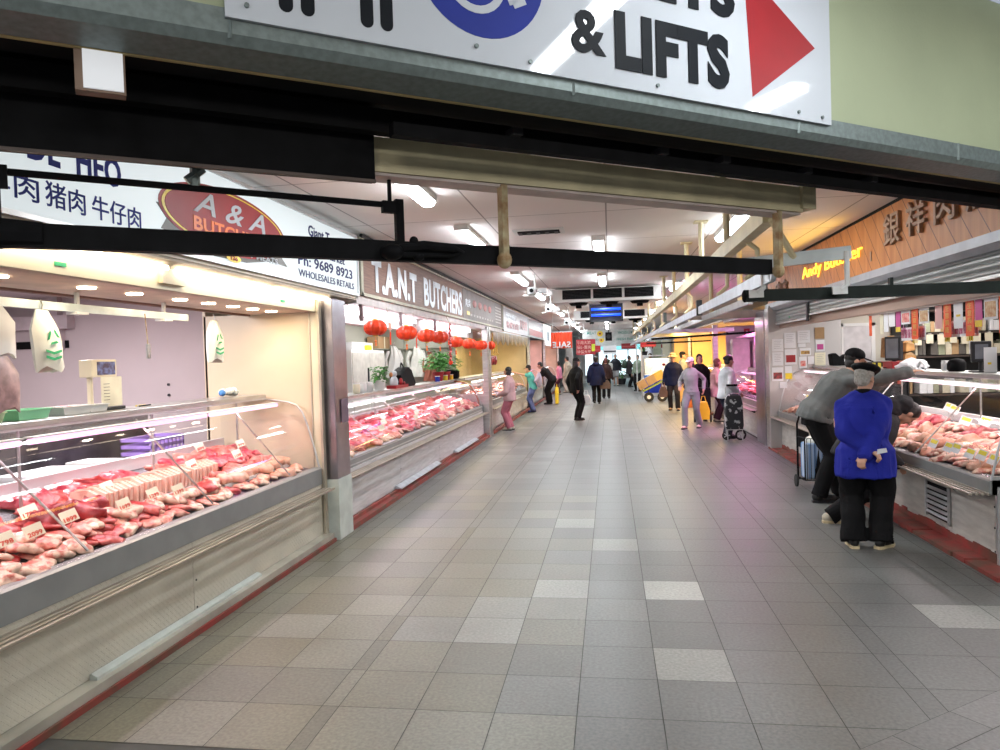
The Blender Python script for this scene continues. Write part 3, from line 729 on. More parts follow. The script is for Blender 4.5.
# sign of the near left stall
def signboard(lab, y0, y1, z0, z1, face, frame=M['cream_beam'], x=-2.65, th=.08, light=0):
    t = thing('shop_sign', lab, 'shop sign', (x, (y0 + y1) / 2, z0))
    w = MB(); w.box(x - th * (1 if x < 0 else -1), x, y0, y1, z0, z1); w.build('board', face, t)
    w = MB(); s = .012 if x < 0 else -.012
    w.box(x - s, x + s, y0 - .02, y1 + .02, z0 - .025, z0); w.box(x - s, x + s, y0 - .02, y1 + .02, z1, z1 + .03)
    w.box(x - s, x + s, y0 - .03, y0, z0, z1); w.box(x - s, x + s, y1, y1 + .03, z0, z1)
    w.build('frame', frame, t)
    return t
M['backlit'] = emat('backlit_acrylic', (.86, .95, .98), .40)
aa = signboard('backlit white sign with red oval reading A and A Butchery and a phone number', .8, 7.52, 2.44, 3.03, M['backlit'], M['alu'])
SXN = -2.648
def tx(s, y, z, w_, h_, mt, par, nm='lettering', b=.02, sh=0): return text(s, (SXN, y, z), *LX, w_, h_, mt, par, nm, b, .003, sh, lift=.0)
tx('DE  HEO', 3.05, 2.70, .66, .16, M['blue'], aa, 'latin_lettering', .03)
tx('羊肉', 2.78, 2.50, .33, .125, M['blue'], aa, 'chinese_characters', .006)
tx('猪肉', 3.15, 2.50, .27, .125, M['blue'], aa, 'chinese_characters', .006)
tx('牛仔肉', 3.47, 2.50, .40, .125, M['blue'], aa, 'chinese_characters', .006)
def lpoly(poly, x, t, nm, mt, par):
    w = MB(); w.prism(poly, 'x', x, x + t); return w.build(nm, mt, par)
def ellp(cy, cz, a, b, n=48, rot=0): return [(cy + a * math.cos(q) * math.cos(rot) - b * math.sin(q) * math.sin(rot), cz + a * math.cos(q) * math.sin(rot) + b * math.sin(q) * math.cos(rot)) for q in [2 * PI * i / n for i in range(n)]]
lpoly([(4.02, 2.70), (4.12, 2.62), (4.06, 2.55), (4.35, 2.52), (4.7, 2.60), (4.65, 2.46), (5.1, 2.47), (5.5, 2.53), (5.8, 2.52), (5.7, 2.58), (5.78, 2.66), (5.2, 2.72), (4.5, 2.72)], SXN, .002, 'ribbon', mat('dark_ribbon', (.06, .05, .04), .4), aa)
lpoly(ellp(4.90, 2.72, .86, .225), SXN + .002, .002, 'oval_rim', M['signred'], aa)
lpoly(ellp(4.90, 2.72, .83, .207), SXN + .0042, .002, 'oval_line', M['yellow'], aa)
lpoly(ellp(4.90, 2.72, .80, .197), SXN + .0064, .002, 'oval_field', M['signred'], aa)
SXN = -2.6392
tx('A & A', 4.40, 2.72, 1.0, .15, M['signwhite'], aa, 'script_lettering', .012, .35)
tx('BUTCHERY', 4.40, 2.60, 1.05, .095, M['orange'], aa, 'butchery_lettering', .03)
tx('QUALITY MEATS', 4.70, 2.505, .90, .055, M['signwhite'], aa, 'ribbon_lettering', .02)
lpoly(ellp(4.90, 2.475, .10, .028), SXN, .002, 'number_disc', M['yellow'], aa)
SXN = -2.636
tx('136', 4.85, 2.46, .10, .03, M['signred'], aa, 'number', .02)
SXN = -2.648
tx('Giant T', 6.26, 2.86, .50, .10, M['navyblue'], aa, 'name_lettering', .02)
tx('Meats Market', 6.20, 2.70, .95, .075, M['navyblue'], aa, 'name_lettering', .015)
tx('Ph: 9689 8923', 6.02, 2.575, 1.34, .095, M['navyblue'], aa, 'phone_number', .012)
tx('WHOLESALES RETAILS', 6.02, 2.475, 1.38, .062, M['navyblue'], aa, 'small_lettering', .0)

# fittings of the near left stall
t = thing('hanging_rail', 'pale blue steel rail hanging inside the near left stall', 'rail', (-3.3, 4, 2.12))
w = MB(); w.box(-3.315, -3.285, .8, 5.35, 2.075, 2.125); w.build('rail', mat('pale_blue_rail', (.55, .64, .66), .4, .3), t)
for y in (2.6, 4.15, 5.05):
    w = MB(); w.box(-3.31, -3.29, y - .012, y + .012, 2.12, 2.2); w.box(-3.34, -3.26, y - .05, y + .05, 2.06, 2.075); w.build('hanger', M['white'], t)
def hang_bag(lab, y, z1, z0, wd, mt, prt=True, x=-3.28, lean=0.):
    t = thing('plastic_bag', lab, 'plastic bag', (x, y, z1), 0)
    w = MB(); rings = []
    H = z1 - z0
    for i in range(7):
        f = i / 6; hw = wd / 2 * (.45 + .55 * min(1, f * 3)); th = .012 + .03 * math.sin(f * 2.6)
        c = V(x, y + lean * f, z1 - H * f)
        rings.append([c + V(th * math.cos(a) * (1 + .3 * math.sin(5 * a + i)), hw * math.sin(a), (.02 * math.sin(3 * a + y * 9) if i > 4 else 0)) for a in [2 * PI * k / 14 for k in range(14)]])
    w.loft(rings); w.build('bag', mt, t, smooth=True)
    w = MB(); w.path([(x, y, z1 - .01), (x + .01, y, z1 + .03), (x - .01, y + .01, z1 + .06)], .004, 5); w.build('hook', M['steel'], t)
    if prt:
        c = V(x + .047, y + lean * .6, z1 - H * .55)
        w = MB()
        for a in (0, 2.1, 4.2): w.prism([(c.y + .05 * math.cos(a + q) * k_, c.z + .05 * math.sin(a + q) * k_ + .03) for q, k_ in ((0, 1), (1.4, 1), (1.4, .65), (0, .65))], 'x', c.x, c.x + .002)
        for k_ in range(2): w.prism([(c.y - .06, c.z - .04 - .035 * k_), (c.y, c.z - .055 - .035 * k_), (c.y + .06, c.z - .04 - .035 * k_), (c.y + .06, c.z - .055 - .035 * k_), (c.y, c.z - .07 - .035 * k_), (c.y - .06, c.z - .055 - .035 * k_)], 'x', c.x, c.x + .002)
        w.build('green_print', M['greenprint'], t)
    return t
hang_bag('white bag with green recycling print hanging on the pale rail, twisted, left of the scale', 3.83, 2.07, 1.72, .22, M['plastic'], lean=.05)
hang_bag('flat white plastic sheet bag hanging at the left edge of the picture', 3.48, 2.08, 1.80, .30, M['paper'], False)
hang_bag('clear bag of purple goods hanging low at the left edge', 3.52, 1.80, 1.50, .24, mat('clear_purple_bag', (.42, .28, .30), .3, 0, .3, 14), False)
hang_bag('white bag with green recycling print hanging from the soffit near the cream partition', 5.80, 2.10, 1.76, .24, M['plastic'], x=-3.33)
t = thing('hook_on_cord', 'small steel hook on a thin cord under the pale rail', 'hook', (-3.25, 4.8, 2.1))
w = MB(); w.path([(-3.27, 4.78, 2.1), (-3.27, 4.80, 1.88)], .004, 5); w.build('cord', M['rust'], t)
w = MB(); w.box(-3.28, -3.26, 4.785, 4.82, 1.78, 1.885); w.build('handle', M['steel'], t, bevel=.004)
t = thing('wall_duct', 'mauve boxed duct on the back wall of the near left stall', 'duct', (-6, 6.95, 2.2))
w = MB(); w.box(-6.6, -5.6, 6.88, 7.0, 2.16, 2.30); w.box(-5.82, -5.72, 6.9, 7.0, 1.95, 2.16); w.box(-5.84, -5.74, 6.92, 7.0, 2.3, 2.5); w.build('duct', mat('pale_mauve', (.55, .47, .50), .5), t)
w = MB(); w.box(-6.3, -5.68, 6.985, 6.999, 1.96, 2.04); w.build('slot', M['black'], t)
t = thing('wall_screw', 'two wall plugs on the mauve wall', 'screw', (-4.55, 6.99, 1.48))
w = MB(); w.cyl((-4.55, 7.0, 1.54), (-4.55, 6.985, 1.54), .014, n=10); w.cyl((-4.55, 7.0, 1.43), (-4.55, 6.985, 1.43), .014, n=10); w.build('plug', M['darkgrey'], t)

def tray(lab, loc, sz, mt, h=.06, name='tub', cat='tub', taper=.85, group=None, rz=0):
    t = thing(name, lab, cat, loc, rz, group, local=True)
    a, b = sz[0] / 2, sz[1] / 2; w = MB()
    R = lambda k, z: [V(-a * k, -b * k, z), V(a * k, -b * k, z), V(a * k, b * k, z), V(-a * k, b * k, z)]
    w.loft([R(taper, 0), R(1, h), R(1.05, h), R(1.05, h - .006), R(.97, h - .008), R(taper * .95, .006)], caps=False)
    w.add(R(taper, 0), [(3, 2, 1, 0)]); w.add(R(taper * .95, .006), [(0, 1, 2, 3)])
    w.build('shell', mt, t); return t
LZ = 1.432
tray('mint green plastic tub standing on the near left worktop', (-3.42, 3.82, LZ), (.16, .25), M['mint'])
tray('pale green tub at the left edge of the near left worktop', (-3.42, 3.50, LZ), (.16, .22), mat('pale_mint', (.55, .72, .45), .4))
tt = tray('white tray of red scraps on the worktop left of the scale', (-3.42, 4.18, LZ), (.15, .26), M['white'], .055)
w = MB(); w.ell((0, -.04, .045), (.05, .06, .015)); w.build('red_contents', M['signred'], tt, smooth=True)
tray('second white tray touching the scale on the worktop', (-3.45, 4.42, LZ), (.14, .18), M['white'], .05)
t = thing('weighing_scale', 'cream weighing scale display with a taped price list on the near left worktop', 'scale', (-3.5, 4.58, LZ))
w = MB(); w.box(-3.57, -3.42, 4.46, 4.74, LZ, LZ + .02); w.build('base', M['darkgrey'], t, bevel=.005)
w = MB(); w.box(-3.52, -3.49, 4.48, 4.51, LZ + .02, 1.70); w.box(-3.55, -3.45, 4.45, 4.70, 1.66, 1.78); w.build('head', M['cream'], t, bevel=.006)
w = MB(); w.box(-3.45, -3.447, 4.50, 4.68, 1.675, 1.765); w.build('display', mat('scale_display', (.10, .08, .12), .2, 0, .5, 30, col2=(.2, .25, .5)), t)
w = MB(); w.box(-3.444, -3.438, 4.52, 4.73, 1.455, 1.66); w.build('price_list', mat('cream_paper', (.74, .70, .55), .6), t)
w = MB()
for i in range(6): w.box(-3.437, -3.436, 4.54, 4.60, 1.50 + i * .022, 1.503 + i * .022)
w.build('print', M['ink'], t)
t = thing('pen_bundle', 'thin pens lying on the worktop right of the scale', 'pens', (-3.42, 4.95, LZ))
for i in range(3):
    w = MB(); w.path([(-3.40 - i * .02, 4.86 + i * .01, LZ + .006), (-3.42 - i * .02, 5.02, LZ + .006)], .0055, 6); w.build('pen', [M['ink'], M['signwhite'], M['yellow']][i], t)
t = thing('bag_roll', 'crumpled clear bags with a blue knot at the right end of the near worktop', 'plastic bags', (-3.42, 6.15, LZ))
w = MB()
rr = random.Random(5)
for i in range(7): w.ell((-3.44 + rr.uniform(-.04, .04), 6.08 + i * .04, LZ + .035 + rr.uniform(0, .015)), (.045, .035, .034), rot=Matrix.Rotation(rr.random() * 3, 3, 'Z'))
w.build('bags', M['plastic'], t, smooth=True)
w = MB(); w.ell((-3.41, 6.03, LZ + .04), (.03, .03, .03)); w.build('blue_knot', mat('blue_plastic', (.05, .2, .5), .4), t, smooth=True)
# goods behind the glass of the near case, standing on the staff bench
MB().box(-4.5, -3.80, 1.6, 6.6, .82, .87).build('staff_bench', M['steel']); b_ = bpy.data.objects['staff_bench']; tag(b_, 'steel staff bench behind the near left counter', 'bench')
MB().box(-4.49, -4.46, 1.7, 6.5, .871, 1.36).build('splash_panel', mat('dark_steel_panel', (.10, .095, .10), .35, .7, .5, 3), b_)
MB().box(-4.48, -4.42, 1.7, 6.5, 0, .82).build('bench_back_panel', M['darkgrey'], b_)
t = thing('plastic_crate', 'purple plastic crate on the staff bench seen through the near glass', 'crate', (-4.05, 5.9, .87))
w = MB(); w.box(-4.2, -3.9, 5.72, 6.2, .87, .89); 
for z in (.90, .96, 1.02, 1.08):
    w.box(-3.91, -3.90, 5.72, 6.2, z, z + .03); w.box(-4.2, -4.19, 5.72, 6.2, z, z + .03); w.box(-4.2, -3.9, 5.72, 5.73, z, z + .03); w.box(-4.2, -3.9, 6.19, 6.2, z, z + .03)
for i in range(9): w.box(-3.912, -3.90, 5.72 + i * .058, 5.735 + i * .058, .88, 1.11)
w.build('crate', mat('purple_plastic', (.28, .18, .48), .4), t)
for i, (y, L_, z, lab, c) in enumerate(((4.62, .5, .87, 'long flat white carton on the staff bench behind the near glass', 'paper'), (3.6, .35, .87, 'small grey box with a knob behind the near glass', 'alu'), (5.15, .25, .87, 'upright white carton behind the near glass', 'white'))):
    t = thing('carton', lab, 'box', (-4.0, y, z)); w = MB(); w.box(-4.15, -3.85, y - L_ / 2, y + L_ / 2, z, z + .13); w.build('box', M[c], t, bevel=.004)
    w = MB(); w.box(-4.155, -3.845, y - L_ / 2 - .004, y + L_ / 2 + .004, z + .105, z + .135); w.build('lid', M[c], t)

# ------------------------------------------------------------------ meat
def meat_mat(name, c1, c2, scale=16, rough=.32, lo=.42, hi=.62, stretch=None):
    m = mat(name, c1, rough, 0, 0, scale, col2=c2, bump=.35, bscale=35, stretch=stretch, coat=.0)
    r = [n for n in m.node_tree.nodes if n.type == 'VALTORGB'][0]; r.color_ramp.elements[0].position = lo; r.color_ramp.elements[1].position = hi
    return m
MR = meat_mat('beef_red', (.34, .02, .022), (.60, .13, .11), 18, lo=.45, hi=.70)
MD = meat_mat('dark_beef', (.22, .012, .018), (.40, .04, .04), 12)
MP = meat_mat('pink_pork', (.52, .11, .09), (.74, .38, .30), 17)
MF = meat_mat('fatty_cut', (.50, .12, .09), (.76, .54, .42), 20, lo=.40, hi=.56)
MC = meat_mat('pale_poultry', (.66, .30, .20), (.78, .50, .36), 9)
MB_ = meat_mat('belly_layers', (.66, .27, .20), (.84, .60, .48), 4, lo=.42, hi=.55, stretch=(.3, 9, .3))
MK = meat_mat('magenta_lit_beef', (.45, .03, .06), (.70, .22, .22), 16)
def blob(seed, r, amp=.18, n=20, k=10, flat=0, fr=13):
    w = MB(); w.ell((0, 0, 0), r, n, k); rg = random.Random(seed); o = V(rg.random() * 50, rg.random() * 50, 0)
    out = []
    for p in w.v:
        d = 1.3 * noise.noise(V(p.x * fr, p.y * fr, p.z * fr) + o) + .8 * noise.noise(V(p.x * fr * 2.5, p.y * fr * 2.5, p.z * fr * 2.5) + o)
        q = p * (1 + amp * 2 * d)
        if q.z < -r[2] * .6: q.z = -r[2] * .6
        q.z += r[2] * .6
        out.append(q)
    w.v = out
    return w
PROTO = {}
def meat_proto(kind):
    if kind in PROTO: return PROTO[kind]
    nm, mt, w = {
        'steak': ('beef_steak', MR, lambda: blob(1, (.085, .055, .020), .2)),
        'steak2': ('beef_steak', MR, lambda: blob(11, (.10, .05, .024), .25)),
        'joint': ('beef_joint', MD, lambda: blob(2, (.11, .065, .05), .22)),
        'chop': ('pork_chop', MP, lambda: blob(3, (.075, .055, .018), .25)),
        'fat': ('fatty_cut', MF, lambda: blob(4, (.08, .05, .026), .25)),
        'mince': ('mixed_cut', MF, lambda: blob(9, (.09, .07, .024), .35, fr=22)),
        'poultry': ('poultry_piece', MC, lambda: blob(5, (.075, .05, .036), .2)),
        'pork': ('pork_piece', MP, lambda: blob(6, (.09, .06, .035), .25)),
        'pinkbeef': ('beef_piece', MK, lambda: blob(7, (.09, .06, .032), .28)),
        'rib': ('pork_rib', MP, lambda: blob(8, (.10, .028, .024), .2)),
    }.get(kind, (None, None, None))
    if kind == 'belly':
        nm, mt = 'pork_belly_slice', MB_
        w = MB(); rings = []
        for i in range(7):
            f = i / 6; x = (f - .5) * .20; z0 = .006 * math.sin(f * 5); h = .115 - .02 * abs(f - .5) * 2; y = .012 * math.sin(f * 4)
            rings.append([V(x, y - .013, z0), V(x, y + .013, z0), V(x, y + .014, h * .5), V(x, y + .012, h), V(x, y - .012, h), V(x, y - .014, h * .5)])
        w.loft(rings)
    else: w = w()
    o = w.build(nm, mt, None, smooth=True); PROTO[kind] = o; o['_n'] = 0
    return o
VAR = {}
for base_, spec_ in {'steak': (.085, .055, .020), 'steak2': (.10, .05, .024), 'joint': (.11, .065, .05), 'chop': (.075, .055, .018), 'fat': (.08, .05, .026), 'mince': (.09, .07, .024), 'poultry': (.075, .05, .036), 'pork': (.09, .06, .035), 'pinkbeef': (.09, .06, .032), 'rib': (.10, .028, .024)}.items():
    VAR[base_] = spec_
def meat_variant(o, kind, k):
    key = (kind, k)
    if key not in PROTO:
        r = VAR[kind]; rg = random.Random(hash(kind) % 7 + k * 5 if False else sum(map(ord, kind)) + k * 17)
        w = blob(sum(map(ord, kind)) + k * 31, (r[0] * rg.uniform(.8, 1.2), r[1] * rg.uniform(.8, 1.3), r[2] * rg.uniform(.85, 1.3)), .2 + .08 * rg.random(), fr=11 + 4 * rg.random())
        me = w.mesh(kind); me.materials.append(o.data.materials[0]); me.polygons.foreach_set('use_smooth', [True] * len(me.polygons)); PROTO[key] = me
    o.data = PROTO[key]
NMEAT = [0]
def meat(kind, x, y, z, rz, label, group, sc=1., tilt=0.):
    p = meat_proto(kind)
    if p['_n'] == 0: o = p
    else: o = p.copy(); COL.objects.link(o)
    p['_n'] = 1
    if '_n' in o and o is not p: del o['_n']
    if kind != 'belly' and o is not p: meat_variant(o, kind, NMEAT[0] % 4)
    o.location = (x, y, z); o.rotation_euler = (0, tilt, rz); o.scale = (sc, sc, sc)
    tag(o, label, 'meat', group); NMEAT[0] += 1
    return o
def deckz(ax, deck): return deck[0] + (ax - 2.83) / .89 * (deck[1] - deck[0])
rm = random.Random(11)
def row(kinds, sx, ax, y0, y1, step, deck, label, group, sc=(.9, 1.15), lift=.004, rz=None, layers=1):
    for l in range(layers):
        y = y0 + (step * .5 if l else 0)
        while y < y1 - step * l * .4:
            k = rm.choice(kinds); x = ax + rm.uniform(-.03, .03)
            meat(k, sx * x, y + rm.uniform(-.01, .01), deckz(x, deck) + lift + l * .032, (rm.uniform(-1.3, 1.3) if rz is None else rz + rm.uniform(-.08, .08)) , label, group, rm.uniform(*sc), -sx * .24)
            y += step * rm.uniform(.9, 1.1)
DA = (.70, .92)
def mtray(sx, ax, y0, y1, wd, deck, lab):
    t = thing('meat_tray', lab, 'tray', (sx * ax, (y0 + y1) / 2, deckz(ax, deck)), 0)
    w = MB(); z = lambda a: deckz(a, deck) + .008
    a0, a1 = ax - wd / 2, ax + wd / 2
    w.prism([(sx * a0, z(a0)), (sx * a1, z(a1)), (sx * a1, z(a1) + .008), (sx * a0, z(a0) + .008)], 'y', y0, y1)
    w.box(sx * a0, sx * (a0 - .01), y0, y1, z(a0), z(a0) + .03); w.box(sx * a1, sx * (a1 + .01), y0, y1, z(a1), z(a1) + .03)
    w.build('tray', M['white'], t)
mtray(-1, 3.32, 4.05, 5.62, .36, DA, 'white tray of upright pork belly slices in the near left case')
mtray(-1, 3.16, 5.30, 6.45, .30, DA, 'white tray of pale poultry at the far end of the near left case')
g = 'near left case, '
row(['mince', 'fat'], -1, 2.90, 1.75, 3.42, .10, DA, 'mottled pink and pale cut in the very front row of the near left case', g + 'front row left')
row(['fat', 'steak', 'chop'], -1, 3.02, 1.8, 3.55, .12, DA, 'pink cut with pale fat behind the front row, left part of the near left case', g + 'second row left', layers=2)
row(['steak', 'steak2', 'fat'], -1, 3.15, 1.8, 3.8, .13, DA, 'red beef cut in the middle row, left part of the near left case', g + 'middle row left', sc=(1.0, 1.3), layers=2)
row(['joint', 'steak2'], -1, 3.31, 1.9, 3.85, .15, DA, 'dark red beef piece in the back row, left part of the near left case', g + 'back row left', sc=(1.1, 1.4))
row(['fat', 'chop', 'steak'], -1, 2.91, 3.45, 5.35, .105, DA, 'pink cut edged with fat in the front row below the belly slices', g + 'front row middle')
row(['fat', 'steak', 'chop'], -1, 3.04, 3.55, 5.3, .12, DA, 'marbled cut in the second row below the belly slices', g + 'second row middle', sc=(1.0, 1.25), layers=2)
row(['poultry', 'fat'], -1, 2.91, 5.4, 6.5, .10, DA, 'pale piece in the very front row at the far end of the near left case', g + 'far end front row', sc=(.9, 1.1))
row(['joint', 'joint'], -1, 3.22, 3.75, 4.15, .19, DA, 'big dark red beef joint left of the belly slices', g + 'red joints', sc=(1.1, 1.3), lift=.02)
for i in range(27):
    meat('belly', -3.28, 4.12 + i * .052, deckz(3.26, DA) + .025, rm.uniform(-.12, .12), 'striped pork belly slice standing upright in the long row in the near left case', 'pork belly slices in the near left case', rm.uniform(1.05, 1.2), .10)
row(['pinkbeef', 'steak2'], -1, 3.50, 3.9, 5.0, .14, DA, 'pink red strip of meat heaped behind the belly slices', g + 'heap behind slices', sc=(1.1, 1.4), layers=2)
row(['poultry', 'poultry'], -1, 3.04, 5.35, 6.45, .12, DA, 'pale orange poultry piece near the front at the far end of the near left case', g + 'poultry', sc=(1.1, 1.35), lift=.02, rz=1.4)
row(['chop', 'pork'], -1, 3.17, 5.35, 6.4, .10, DA, 'pink pork slice in the second row at the far end of the near left case', g + 'far end second row', sc=(1.0, 1.2), lift=.02)
row(['pinkbeef', 'steak'], -1, 3.33, 5.65, 6.45, .10, DA, 'red diced piece in the third row at the far end of the near left case', g + 'far end third row', lift=.02, layers=2)
row(['pork', 'pinkbeef'], -1, 3.52, 5.3, 6.5, .12, DA, 'pink piece in the back heap at the far end of the near left case', g + 'far end heap', sc=(1.1, 1.4), layers=2)

# ------------------------------------------------------------------ price tickets
NT = [0]
def ticket(sx, ax, y, z, num, lab, col='redtip', wd=.085, ht=.06, group=None, yellow=False):
    t = thing('price_ticket', lab, 'price ticket', (sx * ax, y, z), 0, group)
    rgt = V(0, 1, 0) if sx < 0 else V(0, -1, 0); n_ = V(-sx * .80, -.42, .42).normalized(); rgt = (rgt - n_ * rgt.dot(n_)).normalized(); up = n_.cross(rgt)
    o = V(sx * ax, y, z) - rgt * wd / 2
    w = MB(); vs = [o, o + rgt * wd, o + rgt * wd + up * ht, o + up * ht]
    w.add(vs + [p - n_ * .002 for p in vs], [(0, 1, 2, 3), (7, 6, 5, 4), (0, 4, 5, 1), (1, 5, 6, 2), (2, 6, 7, 3), (3, 7, 4, 0)]); w.build('card', M['ticket'] if not yellow else M['paper'], t)
    if yellow:
        q = o + rgt * wd * .1 + up * ht * .5 + n_ * .0006; w = MB(); vs = [q, q + rgt * wd * .8, q + rgt * wd * .8 + up * ht * .4, q + up * ht * .4]
        w.add(vs + [p + n_ * .0008 for p in vs], [(3, 2, 1, 0), (4, 5, 6, 7), (0, 1, 5, 4), (1, 2, 6, 5), (2, 3, 7, 6), (3, 0, 4, 7)]); w.build('yellow_panel', M['yticket'], t)
    if num: text(num, o + rgt * wd * .12 + up * ht * .08, rgt, up, wd * .76, ht * .36, M[col], t, 'price', .03, .001, lift=.0005)
    w = MB(); w.path([V(sx * ax, y, z) - n_ * .002, V(sx * (ax + .01), y, z - .035)], .002, 5); w.build('pin', M['steel'], t)
for i, (x, y, z, num, lab) in enumerate((
    (3.22, 3.62, .90, '1799', 'white price ticket reading 1799 stuck in the red beef near the left edge'),
    (2.98, 3.38, .85, '2099', 'larger price ticket reading 2099 in front of the 1799 one'),
    (2.98, 3.19, .85, '1798', 'price ticket cut by the left edge of the picture'),
    (3.02, 3.68, .86, '1899', 'price ticket right of the 2099 one'),
    (3.23, 4.28, .92, '1699', 'price ticket reading 1699 beside the big dark beef joint'),
    (3.00, 4.12, .84, '1699', 'lower price ticket in front of the dark beef joints'),
    (3.01, 4.43, .85, '1299', 'price ticket below the left half of the belly slices'),
    (2.95, 4.62, .84, '1399', 'price ticket below the middle of the belly slices'),
    (3.20, 5.20, .93, '1499', 'price ticket standing against the belly slices, far part'),
    (3.15, 5.80, .93, '1199', 'price ticket among the pale poultry pieces'),
    (3.36, 6.25, .97, '999', 'farthest price ticket in the near left case'),
    (3.46, 5.75, 1.0, '899', 'price ticket in the back heap of the near left case'))):
    ticket(-1, x, y, z, num, lab, group='price tickets in the near left case', wd=.095 if i < 4 else .085, ht=.07)

# ================================================================== second left stall
PT = [(2.78, .70), (2.82, .85), (2.89, 1.0), (2.97, 1.12), (3.06, 1.18), (3.2, 1.215), (3.38, 1.24)]
DT = (.70, .84)
cb2 = counter('long second left counter with whitewashed base and curved glass over pink meat', -1, 7.06, 15.55, PT, .545, M['whitewash'], emat('case_tube_rose', (1.0, .58, .85), 1.8), led=1.245, seams=(9.2, 11.4, 13.6), struts=(8.6, 10.2, 11.8, 13.4, 14.8), shn=4, deck=DT, bumper=(.56, .70))
w = MB(); w.box(-2.72, -2.63, 7.06, 15.6, 0, .05); w.box(-2.74, -2.70, 7.06, 15.6, 0, .085); w.build('red_kerb', M['redstrip'], cb2)
for a, b in ((8.9, 11.1), (12.4, 14.4)):
    w = MB(); w.prism([(-2.74, .09), (-2.74, .125), (-2.72, .13), (-2.65, .10), (-2.65, .09)], 'y', a, b); w.build('step_cover', M['rail_grey'], cb2)
w = MB()
for i in range(4): w.box(-2.775, -2.762 + .004 * (i % 2), 7.1, 15.5, .57 + i * .033, .585 + i * .033)
w.build('bumper_ribs', M['alu'], cb2)
w = MB(); w.strip([(-(a + .0) - .03, z + .02) for a, z in PT] + [(-3.6, 1.27)], 15.50, 15.58, -.025); w.build('orange_end_hood', mat('rust_orange_panel', (.42, .10, .04), .35), cb2)
t = thing('steel_pillar', 'steel pillar between the second and third left stalls', 'pillar', (-2.7, 15.9, 0))
w = MB(); w.box(-2.74, -2.62, 15.62, 15.78, 0, 2.4); w.box(-2.72, -2.64, 16.0, 16.2, 0, 2.4); w.build('post', M['steel'], t)
w = MB(); w.box(-3.3, -2.74, 15.62, 15.7, 0, .95); w.build('side_panel', M['steel'], t)
w = MB(); w.box(-3.3, -2.74, 15.64, 15.66, .95, 2.3); w.build('glass_panel', M['perspex'], t)

row(['mince', 'pork', 'pinkbeef'], -1, 2.92, 7.15, 15.4, .22, DT, 'pink meat piece in the front row of the long second left case', 'second left case front row', sc=(1.2, 1.6))
row(['pinkbeef', 'pork', 'steak'], -1, 3.08, 7.15, 15.4, .24, DT, 'pink or red piece in the second row of the long second left case', 'second left case second row', sc=(1.3, 1.8), lift=.01)
row(['pinkbeef', 'pork', 'rib'], -1, 3.27, 7.15, 15.4, .26, DT, 'red or pink piece in the third row of the long second left case', 'second left case third row', sc=(1.4, 1.9), lift=.015)
row(['pork', 'pinkbeef'], -1, 3.50, 7.15, 15.4, .28, DT, 'heaped piece at the back of the long second left case', 'second left case back row', sc=(1.4, 2.0), lift=.03)
for i in range(14):
    y = 7.4 + i * .58
    ticket(-1, [2.95, 3.1, 3.3][i % 3], y, deckz([2.95, 3.1, 3.3][i % 3], DT) + .10, '', 'small white price ticket standing in the long second left case', group='price tickets in the second left case', wd=.11, ht=.075)

# sign
ta = thing('shop_sign', 'T.A.N.T BUTCHERS sign with silver letters on reddish boards and small meat pictures', 'shop sign', (-2.65, 12, 2.44))
w = MB(); w.box(-2.73, -2.65, 7.62, 18.15, 2.46, 3.03); w.build('board', M['wooddark'], ta)
w = MB(); w.box(-2.652, -2.646, 13.2, 18.1, 2.47, 3.02); w.build('grey_board', mat('brown_grey_board', (.20, .165, .155), .5, 0, .15, 4), ta)
w = MB()
for a in (7.62, 18.1): w.box(-2.66, -2.63, a - .03, a + .05, 2.43, 3.05)
w.box(-2.66, -2.63, 7.6, 18.15, 2.43, 2.465); w.box(-2.66, -2.63, 7.6, 18.15, 3.03, 3.06); w.build('frame', mat('pale_sign_frame', (.50, .48, .38), .5), ta)
SXN = -2.646
M['silver'] = mat('silver_letters', (.60, .64, .70), .35, .4, .08)
tx('T.A.N.T', 8.0, 2.505, 1.95, .40, M['silver'], ta, 'silver_lettering', .045).data
tx('BUTCHERS', 10.35, 2.50, 2.75, .42, M['silver'], ta, 'silver_lettering', .035)
tx('肉类', 13.45, 2.70, .5, .16, M['silver'], ta, 'chinese_characters', .02)
w = MB()
for i in range(4): w.ell((-2.64, 14.35 + i * .62, 2.80), (.012, .2, .075), rot=None)
w.build('meat_pictures', mat('meat_picture', (.50, .12, .12), .5, 0, .3, 20, col2=(.6, .3, .28)), ta, smooth=True)
w = MB()
for i in range(9): w.box(-2.646, -2.643, 13.9 + i * .32, 14.1 + i * .32, 2.545, 2.585)
for i in range(6): w.box(-2.646, -2.643, 17.0, 17.9, 2.55 + i * .07, 2.58 + i * .07)
w.build('small_print', mat('pale_small_print', (.55, .50, .48), .5), ta)
w = MB(); w.box(-2.645, -2.643, 13.55, 13.85, 2.55, 2.62); w.build('yellow_mark', M['yellow'], ta)
hd = thing('stall_header', 'white header with three light tubes above the second left counter', 'header', (-2.8, 11, 2.3))
w = MB(); w.box(-2.95, -2.66, 7.5, 18.15, 2.34, 2.43); w.build('beam', mat('rosy_white_beam', (.62, .56, .56), .5), hd)
w = MB(); w.box(-3.1, -2.95, 7.05, 15.7, 2.16, 2.40); w.build('fascia_panel', M['white'], hd)
for a, b in ((7.75, 9.1), (9.35, 10.7), (11.3, 12.9), (13.3, 15.0)):
    w = MB(); w.box(-2.93, -2.87, a, b, 2.27, 2.32); w.build('light_tube', M['shoptube2'], hd)
for y in (7.7, 9.22, 11.1):
    w = MB(); w.box(-2.7, -2.66, y - .02, y + .02, 2.16, 2.34); w.ell((-2.68, y, 2.2), (.03, .03, .03)); w.build('hook', mat('dusty_pink_hook', (.35, .25, .26), .5), hd)

